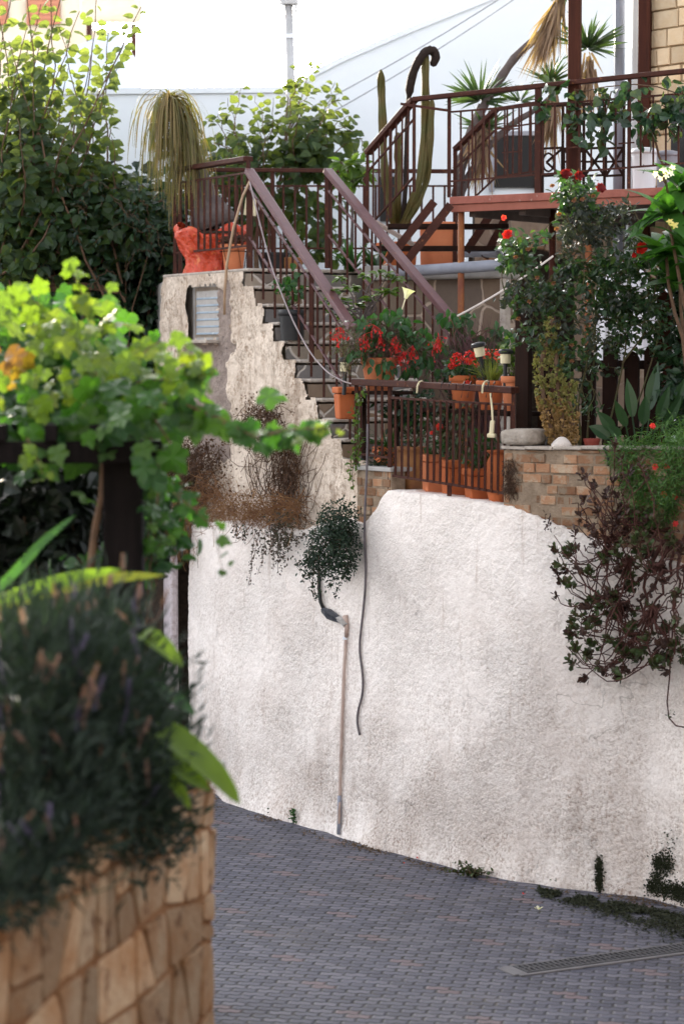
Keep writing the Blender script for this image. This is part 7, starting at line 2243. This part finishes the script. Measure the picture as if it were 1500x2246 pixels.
# ------------------------------------------------------------------ dry creepers and bushes on the rough wall, hoses, pipe
def wall_plants():
    def yl(px, off): return W(px, 1100, off)[1]
    def side(px, py, out=.05):
        p = lineY(px, py, A, B); return p - WD * out
    # hanging creeper on the plaster
    th = thing('dry_creeper', 'dead brown creeper hanging in loops on the crumbling plaster below the stairs', 'vine', side(600, 1150))
    ms, ml = MB(), MB()
    for i in range(190):
        if rng.random() < .42: x0, y0 = rng.normal(592, 22), rng.normal(905, 18); x1 = x0 + rng.normal(8, 34); y1 = y0 + abs(rng.normal()) * 60
        else: x0, y0 = rng.normal(648, 14), rng.uniform(950, 1100); x1 = x0 + rng.normal(0, 20); y1 = min(1165, y0 + rng.uniform(20, 110))
        a, b = side(x0, y0, rng.uniform(.03, .12)), side(x1, y1, rng.uniform(.03, .14))
        L = np.linalg.norm(b - a)
        ms.tube(curve(a, b, -.25 * L * rng.random(), rng.normal() * .16 * L, 9, .006), .0028, 3)
    for i in range(60):
        x0, y0 = rng.uniform(540, 660), rng.uniform(940, 1060)
        a = side(x0, y0, .05); b = side(x0 + rng.uniform(30, 70), y0 + rng.uniform(-20, 20), .05)
        ms.tube(curve(a, b, -rng.uniform(.15, .3), .02, 12, .004), .0026, 3)
    pl = []
    for i in range(1900):
        if rng.random() < .4: x, y = rng.normal(594, 22), rng.normal(908, 22)
        elif rng.random() < .85: x, y = rng.normal(650, 14), rng.uniform(960, 1160)
        else: x, y = rng.normal(600, 42), rng.uniform(930, 1150)
        pl.append(side(x, y, rng.uniform(.02, .12)))
    n = len(pl); ml.leaves(TINY, pl, rdir(n), rdir(n), rng.uniform(.012, .03, n))
    ms.build('stem', M['dry_dark'], th); ml.build('foliage', M['dry_dark'], th)
    # dark dead creeper left with straw
    th = thing('dry_creeper', 'dark dead creeper and straw heaped on the ledge at the wall\'s left end', 'vine', W(450, 1140, .1))
    ms, ml, mstr = MB(), MB(), MB()
    for i in range(330):
        x0 = 370 + 130 * rng.random() ** 1.3; y0 = rng.uniform(960, 1090)
        a = side(x0, y0, rng.uniform(.04, .16)); b = side(x0 - rng.uniform(0, 60), y0 + rng.uniform(20, 90), rng.uniform(.04, .2))
        L = np.linalg.norm(b - a); ms.tube(curve(a, b, -.2 * L * rng.random(), rng.normal() * .2 * L, 7, .006), .0028, 3)
    pl = [side(rng.normal(430, 42), rng.normal(1035, 42), rng.uniform(.03, .2)) for _ in range(2600)]
    n = len(pl); ml.leaves(TINY, pl, rdir(n), rdir(n), rng.uniform(.015, .04, n))
    for i in range(1000):
        x0 = rng.uniform(370, 660); y0 = np.interp(x0, [370, 430, 560, 640, 670], [1100, 1095, 1128, 1122, 1110]) + rng.normal() * (26 if x0 < 500 else 17)
        a = W(x0, y0, rng.uniform(-.04, .16)); dd = np.array([rng.normal() * .8, rng.normal() * .3 - .2, rng.normal() * .6 - .1])
        b = a + unit(dd) * rng.uniform(.06, .22)
        mstr.tube(curve(a, b, .03 * rng.normal(), rng.normal() * .02, 5, .003), .002, 3)
    for i in range(260):
        x0 = rng.normal(392, 16); y0 = rng.uniform(1100, 1200)
        a = W(max(x0, 360), y0, rng.uniform(-.06, .06)) if x0 > 396 else P(x0, y0, 20.0 - rng.uniform(.05, .25))
        b = a + np.array([rng.normal() * .05, rng.normal() * .04, -rng.uniform(.06, .22)])
        mstr.tube(curve(a, b, .02 * rng.normal(), rng.normal() * .02, 5, .004), .002, 3)
    ms.build('stem', M['dry_dark'], th); ml.build('foliage', M['dry_dark'], th); mstr.build('straw', M['dry'], th)
    # trailing bits over the white wall below the ledge
    th = thing('dry_creeper', 'thin dark trailing strands with tiny leaves hanging over the white wall top', 'vine', W(600, 1165, -.02))
    ms, ml = MB(), MB()
    for (x, y0, x1, y1) in ((560, 1160, 545, 1285), (570, 1165, 552, 1240), (590, 1150, 600, 1250), (600, 1150, 612, 1235), (612, 1140, 590, 1215), (620, 1150, 610, 1255), (628, 1140, 622, 1230), (520, 1150, 518, 1182), (538, 1155, 535, 1185), (560, 1165, 575, 1215), (600, 1160, 640, 1200), (585, 1160, 566, 1260), (635, 1170, 648, 1188), (690, 1165, 645, 1178)):
        a, b = W(x, y0, -.03), W(x1, y1, -.05)
        q = curve(a, b, -.01, .015 * rng.normal(), 8, .006); ms.tube(q, .0022, 3)
        n = 34; t = rng.random(n); pos = np.stack([np.interp(t, np.linspace(0, 1, 8), q[:, k]) for k in range(3)], 1) + rng.normal(size=(n, 3)) * .012
        ml.leaves(OVATE, pos, rdir(n), rdir(n), rng.uniform(.016, .032, n))
    n = 420; pos = np.array([W(rng.normal(618, 18), rng.normal(1175, 28), -rng.uniform(.02, .1)) for _ in range(n)])
    ml.leaves(OVATE, pos, rdir(n), rdir(n), rng.uniform(.014, .03, n))
    ms.build('stem', M['dry_dark'], th); ml.build('foliage', mkleaf('dark_trailing_leaf', [(.05, .05, .03), (.075, .04, .03), (.035, .045, .022)], .1, .6), th)
    # green hanging bush
    th = thing('hanging_bush', 'dense small-leaved dark green bush growing out of the white wall above the pipe', 'shrub', W(735, 1160, .02))
    yw_ = yl(735, -.14)
    bl = [(740, 1150, yw_, 48, 45, .13), (720, 1200, yw_ - .03, 52, 55, .15), (755, 1190, yw_, 32, 70, .12), (695, 1230, yw_, 32, 35, .1), (740, 1245, yw_ - .02, 34, 32, .1)]
    ms, ml = MB(), MB()
    base = W(738, 1170, .05)
    ends, _ = blob_pts(bl, 60, .7); twigs(ms, base, ends, .006, .08, .01)
    pts, nr = blob_pts(bl, 5200, .5, 14, .022); put_leaves(ml, OVATE, pts, nr + np.array([0, -.4, 0]), .022, .5)
    for (x, y, x1, y1) in ((690, 1240, 665, 1275), (690, 1250, 690, 1310), (700, 1250, 700, 1300), (680, 1220, 655, 1250), (670, 1240, 695, 1315), (740, 1265, 720, 1290), (765, 1240, 762, 1280), (755, 1260, 735, 1310), (700, 1180, 652, 1240)):
        q = curve(P(x, y, yw_ - .05), P(x1, y1, yw_ - .06), 0, .01, 6, .006); ms.tube(q, .002, 3)
        n = 30; t = rng.random(n); pos = np.stack([np.interp(t, np.linspace(0, 1, 6), q[:, k]) for k in range(3)], 1) + rng.normal(size=(n, 3)) * .012
        ml.leaves(OVATE, pos, rdir(n), rdir(n), rng.uniform(.018, .032, n))
    for (x, y, x1, y1) in ((745, 1130, 752, 1092), (760, 1130, 775, 1100), (725, 1140, 715, 1108), (770, 1150, 784, 1120)):
        q = curve(P(x, y, yw_), P(x1, y1, yw_), 0, .01, 6, .004); n = 50; t = rng.random(n)
        pos = np.stack([np.interp(t, np.linspace(0, 1, 6), q[:, k]) for k in range(3)], 1) + rng.normal(size=(n, 3)) * .016
        ml.leaves(OVATE, pos, rdir(n), rdir(n), rng.uniform(.016, .028, n))
    ms.build('stem', M['stem'], th); ml.build('foliage', M['leaf_hang'], th)
    # drain pipe under it
    th = thing('drainpipe', 'thin cream pipe running down the white wall from a taped black joint', 'pipe', W(744, 1830, -.03))
    def wl(pts, off): return np.array([Wf(x, y, -off - .028) for x, y in pts])
    mb = MB(); mb.tube(wl([(760, 1372), (757, 1420), (752, 1520), (748, 1640), (745, 1740), (743, 1830)], -.045), .0115, 8); mb.build('pipe', M['pipe_cream'], th, smooth=True)
    mb = MB(); mb.tube(wl([(757, 1350), (760, 1375), (759, 1398)], -.045), [.02, .016, .013], 8); mb.build('elbow', M['pipe_cream'], th, smooth=True)
    mb = MB(); mb.tube(wl([(700, 1255), (700, 1290), (703, 1320), (710, 1336)], -.05), .0135, 8); mb.build('hose_end', M['plastic_black'], th, smooth=True)
    mb = MB(); mb.tube(wl([(708, 1338), (720, 1346), (734, 1354), (744, 1360)], -.06), np.array([.018, .032, .026, .017]), 11, 4, .25); mb.build('taped_joint', mk('black_tape', (.03, .033, .04), (.06, .065, .08), 14, .4, .8, 30, bdist=.01), th)
    mb = MB(); mb.tube(wl([(742, 1358), (752, 1362), (758, 1372)], -.055), [.024, .026, .02], 8, 3, .2); mb.build('grey_joint', M['concrete'], th)
    mb = MB(); mb.tube(wl([(757, 1397), (757, 1403)], -.045), .018, 8); mb.build('clip', M['plastic_white'], th)
    mb = MB(); mb.tube(wl([(744.5, 1745), (744, 1790), (743, 1830)], -.048), .0145, 8); mb.build('grey_foot', M['pvc'], th, smooth=True)
    # dangling hose
    pts = [(806, 930), (806, 1000), (801, 1100), (799, 1150), (800, 1200), (803, 1250), (800, 1310), (793, 1370), (787, 1420), (792, 1455), (797, 1490), (795, 1530), (785, 1555), (782, 1585), (789, 1612)]
    q = wl(pts, -.042); q[:4] -= np.array([0, .02, 0])
    t = np.linspace(0, 1, 60); q2 = np.stack([np.interp(t, np.linspace(0, 1, len(q)), q[:, k]) for k in range(3)], 1)
    for _ in range(6): q2[1:-1] = (q2[:-2] + 2 * q2[1:-1] + q2[2:]) / 4
    mb = MB(); mb.tube(q2, .0085, 8); tag(mb.build('hose', M['hose_grey'], smooth=True), 'long grey hose dangling in a wavy line down the white wall', 'hose')
    # tan hose on the landing, cable on the stairs
    q = np.array([lineY(x, y, A, B) - WD * o for x, y, o in ((540, 388, -.05), (528, 430, -.02), (520, 500, .03), (513, 580, .06), (508, 640, .06), (505, 690, .05))])
    mb = MB(); mb.tube(q, .011, 7); tag(mb.build('hose', M['hose_tan'], smooth=True), 'tan hose hanging from the landing railing beside the louvre window', 'hose')
    q = np.array([P(x, y, yy) for x, y, yy in ((548, 400, 19.0), (575, 510, 18.8), (600, 600, 18.6), (640, 700, 18.2), (680, 775, 17.9), (720, 820, 17.6), (760, 840, 17.35), (795, 846, 17.2))])
    t = np.linspace(0, 1, 40); q2 = np.stack([np.interp(t, np.linspace(0, 1, len(q)), q[:, k]) for k in range(3)], 1)
    for _ in range(4): q2[1:-1] = (q2[:-2] + 2 * q2[1:-1] + q2[2:]) / 4
    mb = MB(); mb.tube(q2, .006, 7); tag(mb.build('hose', mk('lilac_grey_hose', (.30, .25, .25), (.22, .18, .18), 9, .5, 0), smooth=True), 'pale hose sloping down along the left stair railing', 'hose')
wall_plants()

# ------------------------------------------------------------------ lane details
def lane():
    # drain channel
    a, b, c, d_ = (Z0(x, y)[:2] for x, y in ((1140, 2096), (1700, 2022), (1760, 2060), (1190, 2133)))
    ex = np.append(unit(np.array(b) - np.array(a)), 0); ey = np.array([-ex[1], ex[0], 0])
    L = np.linalg.norm(np.array(b) - np.array(a))
    w_ = .30
    o = np.append(np.array(d_), 0) - ex * .1
    th = thing('drain_grate', 'long grey slotted drain grate set in the lane at lower right', 'drain', o + ex * L / 2)
    wd = float(np.dot(np.append(a, 0) - o, ey))
    wd = .16
    mb = MB()
    mb.box(o + ex * L / 2 + ey * (-.015) + np.array([0, 0, .004]), (L + .12, .03, .012), ex, ey); mb.box(o + ex * L / 2 + ey * (wd + .015) + np.array([0, 0, .004]), (L + .12, .03, .012), ex, ey)
    mb.box(o - ex * .045 + ey * wd / 2 + np.array([0, 0, .004]), (.09, wd, .012), ex, ey); mb.build('frame', M['grate_frame'], th, bevel=.003)
    mb = MB(); mb.box(o + ex * L / 2 + ey * wd / 2 + np.array([0, 0, .003]), (L, wd - .002, .004), ex, ey); mb.build('pit', M['pit'], th)
    mb = MB()
    n = int(L / .034)
    for i in range(n):
        mb.box(o + ex * (.01 + i * .034) + ey * wd / 2 + np.array([0, 0, .010]), (.016, wd - .03, .009), unit(ex + ey * .0), ey)
    mb.box(o + ex * L / 2 + ey * .008 + np.array([0, 0, .0095]), (L, .016, .011), ex, ey); mb.box(o + ex * L / 2 + ey * (wd - .008) + np.array([0, 0, .0095]), (L, .016, .011), ex, ey); mb.box(o + ex * L / 2 + ey * wd / 2 + np.array([0, 0, .0095]), (L, .012, .011), ex, ey)
    mb.build('bars', M['grate'], th)
    # weeds along the foot of the wall
    def weed(px, py, n, spread, h, label, mat='leaf_suc', up=.5):
        p = Z0(px, py); p[2] = 0
        th = thing('weed', label, 'weed', p, 'weeds at the foot of the white wall')
        ms, ml = MB(), MB()
        for i in range(max(5, n // 14)):
            e = p + np.array([rng.normal() * spread, -abs(rng.normal()) * spread * .5, abs(rng.normal()) * h + .01]); q = curve(p, e, .02, .02 * rng.normal(), 6, .006); ms.tube(q, .0025, 4)
            k = 14; t = rng.random(k); pos = np.stack([np.interp(t, np.linspace(0, 1, 6), q[:, j]) for j in range(3)], 1) + rng.normal(size=(k, 3)) * .012
            ml.leaves(OVATE, pos, rdir(k) + np.array([0, 0, .3]), rdir(k), rng.uniform(.018, .04, k))
        ms.build('stem', M['stem_green'], th); ml.build('foliage', M[mat], th)
    weed(1075, 1912, 150, .03, .17, 'upright weed climbing the wall foot in the middle of the lane edge')
    weed(1040, 1922, 220, .10, .03, 'low spreading weed at the wall foot left of the upright one')
    weed(648, 1806, 40, .02, .05, 'tiny weed at the foot of the wall left of the cream pipe', 'leaf_pot')
    weed(605, 1788, 60, .05, .03, 'flat tiny weed near the far end of the wall foot', 'leaf_suc')
    weed(1225, 1940, 120, .08, .03, 'low green weed at the wall foot between the dark moss patches', 'leaf_suc')
    weed(1165, 1932, 60, .03, .04, 'reddish dry weed at the wall foot right of the upright weed', 'leaf_brown')
    # moss patches climbing the wall
    def moss(pts, label, n, sx, sy, group):
        mb = MB()
        pos = []
        for (x, y, w_) in pts:
            for _ in range(int(n * w_)):
                q = Wf(x + rng.normal() * sx, y + rng.normal() * sy, .004 + .012 * rng.random()); q[2] = max(q[2], .004); pos.append(q)
        k = len(pos); mb.leaves(TINY, pos, rdir(k), unit(rdir(k) * .5 + np.array([0, -1, .2])), rng.uniform(.010, .022, k))
        o = mb.build('moss', M['moss']); tag(o, label, 'moss', group)
    moss([(1313, 1905, 1), (1313, 1925, 1), (1314, 1940, .8), (1312, 1890, .3)], 'narrow dark moss streak at the wall foot', 240, 3.5, 9, 'moss patches on the white wall')
    moss([(1445, 1890, 1.3), (1462, 1900, 1), (1440, 1920, .8), (1430, 1945, 1.2), (1455, 1950, 1.2), (1480, 1955, 1.6), (1500, 1960, 1.6), (1468, 1840, .06), (1466, 1870, .15)], 'broad dark moss patch on the wall at the right edge', 260, 8, 10, 'moss patches on the white wall')
    # dark moss and litter on the pavers
    mb = MB(); pos = []
    for _ in range(9500):
        x = rng.uniform(1180, 1560); t = (x - 1180) / 380
        y = np.interp(x, [1180, 1300, 1400, 1560], [1948, 1968, 1985, 2020]) + abs(rng.normal()) * (6 + 26 * t) * 1.0 + 3
        if fbm(x * .02, y * .05, 3, 3) < -.2 + .15 * rng.random() - t * .3: continue
        p = Z0(x, y); p[2] = .003 + rng.random() * .012; pos.append(p)
    k = len(pos); mb.leaves(TINY, pos, rdir(k) * np.array([1, 1, .3]), unit(rdir(k) * .4 + np.array([0, 0, 1])), rng.uniform(.012, .03, k))
    o = mb.build('moss', M['moss']); tag(o, 'dark moss and wet dirt spread over the pavers at the right wall foot', kind='stuff')
    mb = MB(); pos = []
    for _ in range(3600):
        i = rng.integers(20, 1000)
        p = np.append(WX[i] - WN[i] * (.09 + abs(rng.normal()) * .07), .003 + .006 * rng.random())
        if fbm(p[0] * 3, p[1] * 3, 1, 2) < -.05: continue
        pos.append(p)
    k = len(pos); mb.leaves(TINY, pos, rdir(k) * np.array([1, 1, .3]), unit(rdir(k) * .5 + np.array([0, 0, 1])), rng.uniform(.008, .026, k))
    o = mb.build('litter', M['litter']); tag(o, 'dry brown litter gathered along the foot of the white wall', kind='stuff')
    # fallen petals
    for (x, y, mt, lab, r) in ((1180, 1997, 'white_petal', 'fallen white blossom on the lane pavers', .035), (1147, 1964, 'red_flower', 'fallen red petal on the pavers near the white blossom', .02), (915, 1885, 'red_flower', 'fallen red petal on the pavers at the wall foot', .02), (886, 1896, 'red_flower', 'fallen red petal lying left of the other red petals', .016), (1340, 1982, 'white_petal', 'small fallen white petal on the dark moss', .018)):
        p = Z0(x, y); p[2] = .006
        mb = MB()
        for i in range(4 if r > .03 else 2):
            a = i * 1.7; mb.leaves(FAT, [p], [(math.cos(a), math.sin(a), .5)], [(-.3 * math.cos(a), -.3 * math.sin(a), 1)], r)
        tag(mb.build('petal', M[mt]), lab, 'petal')
lane()
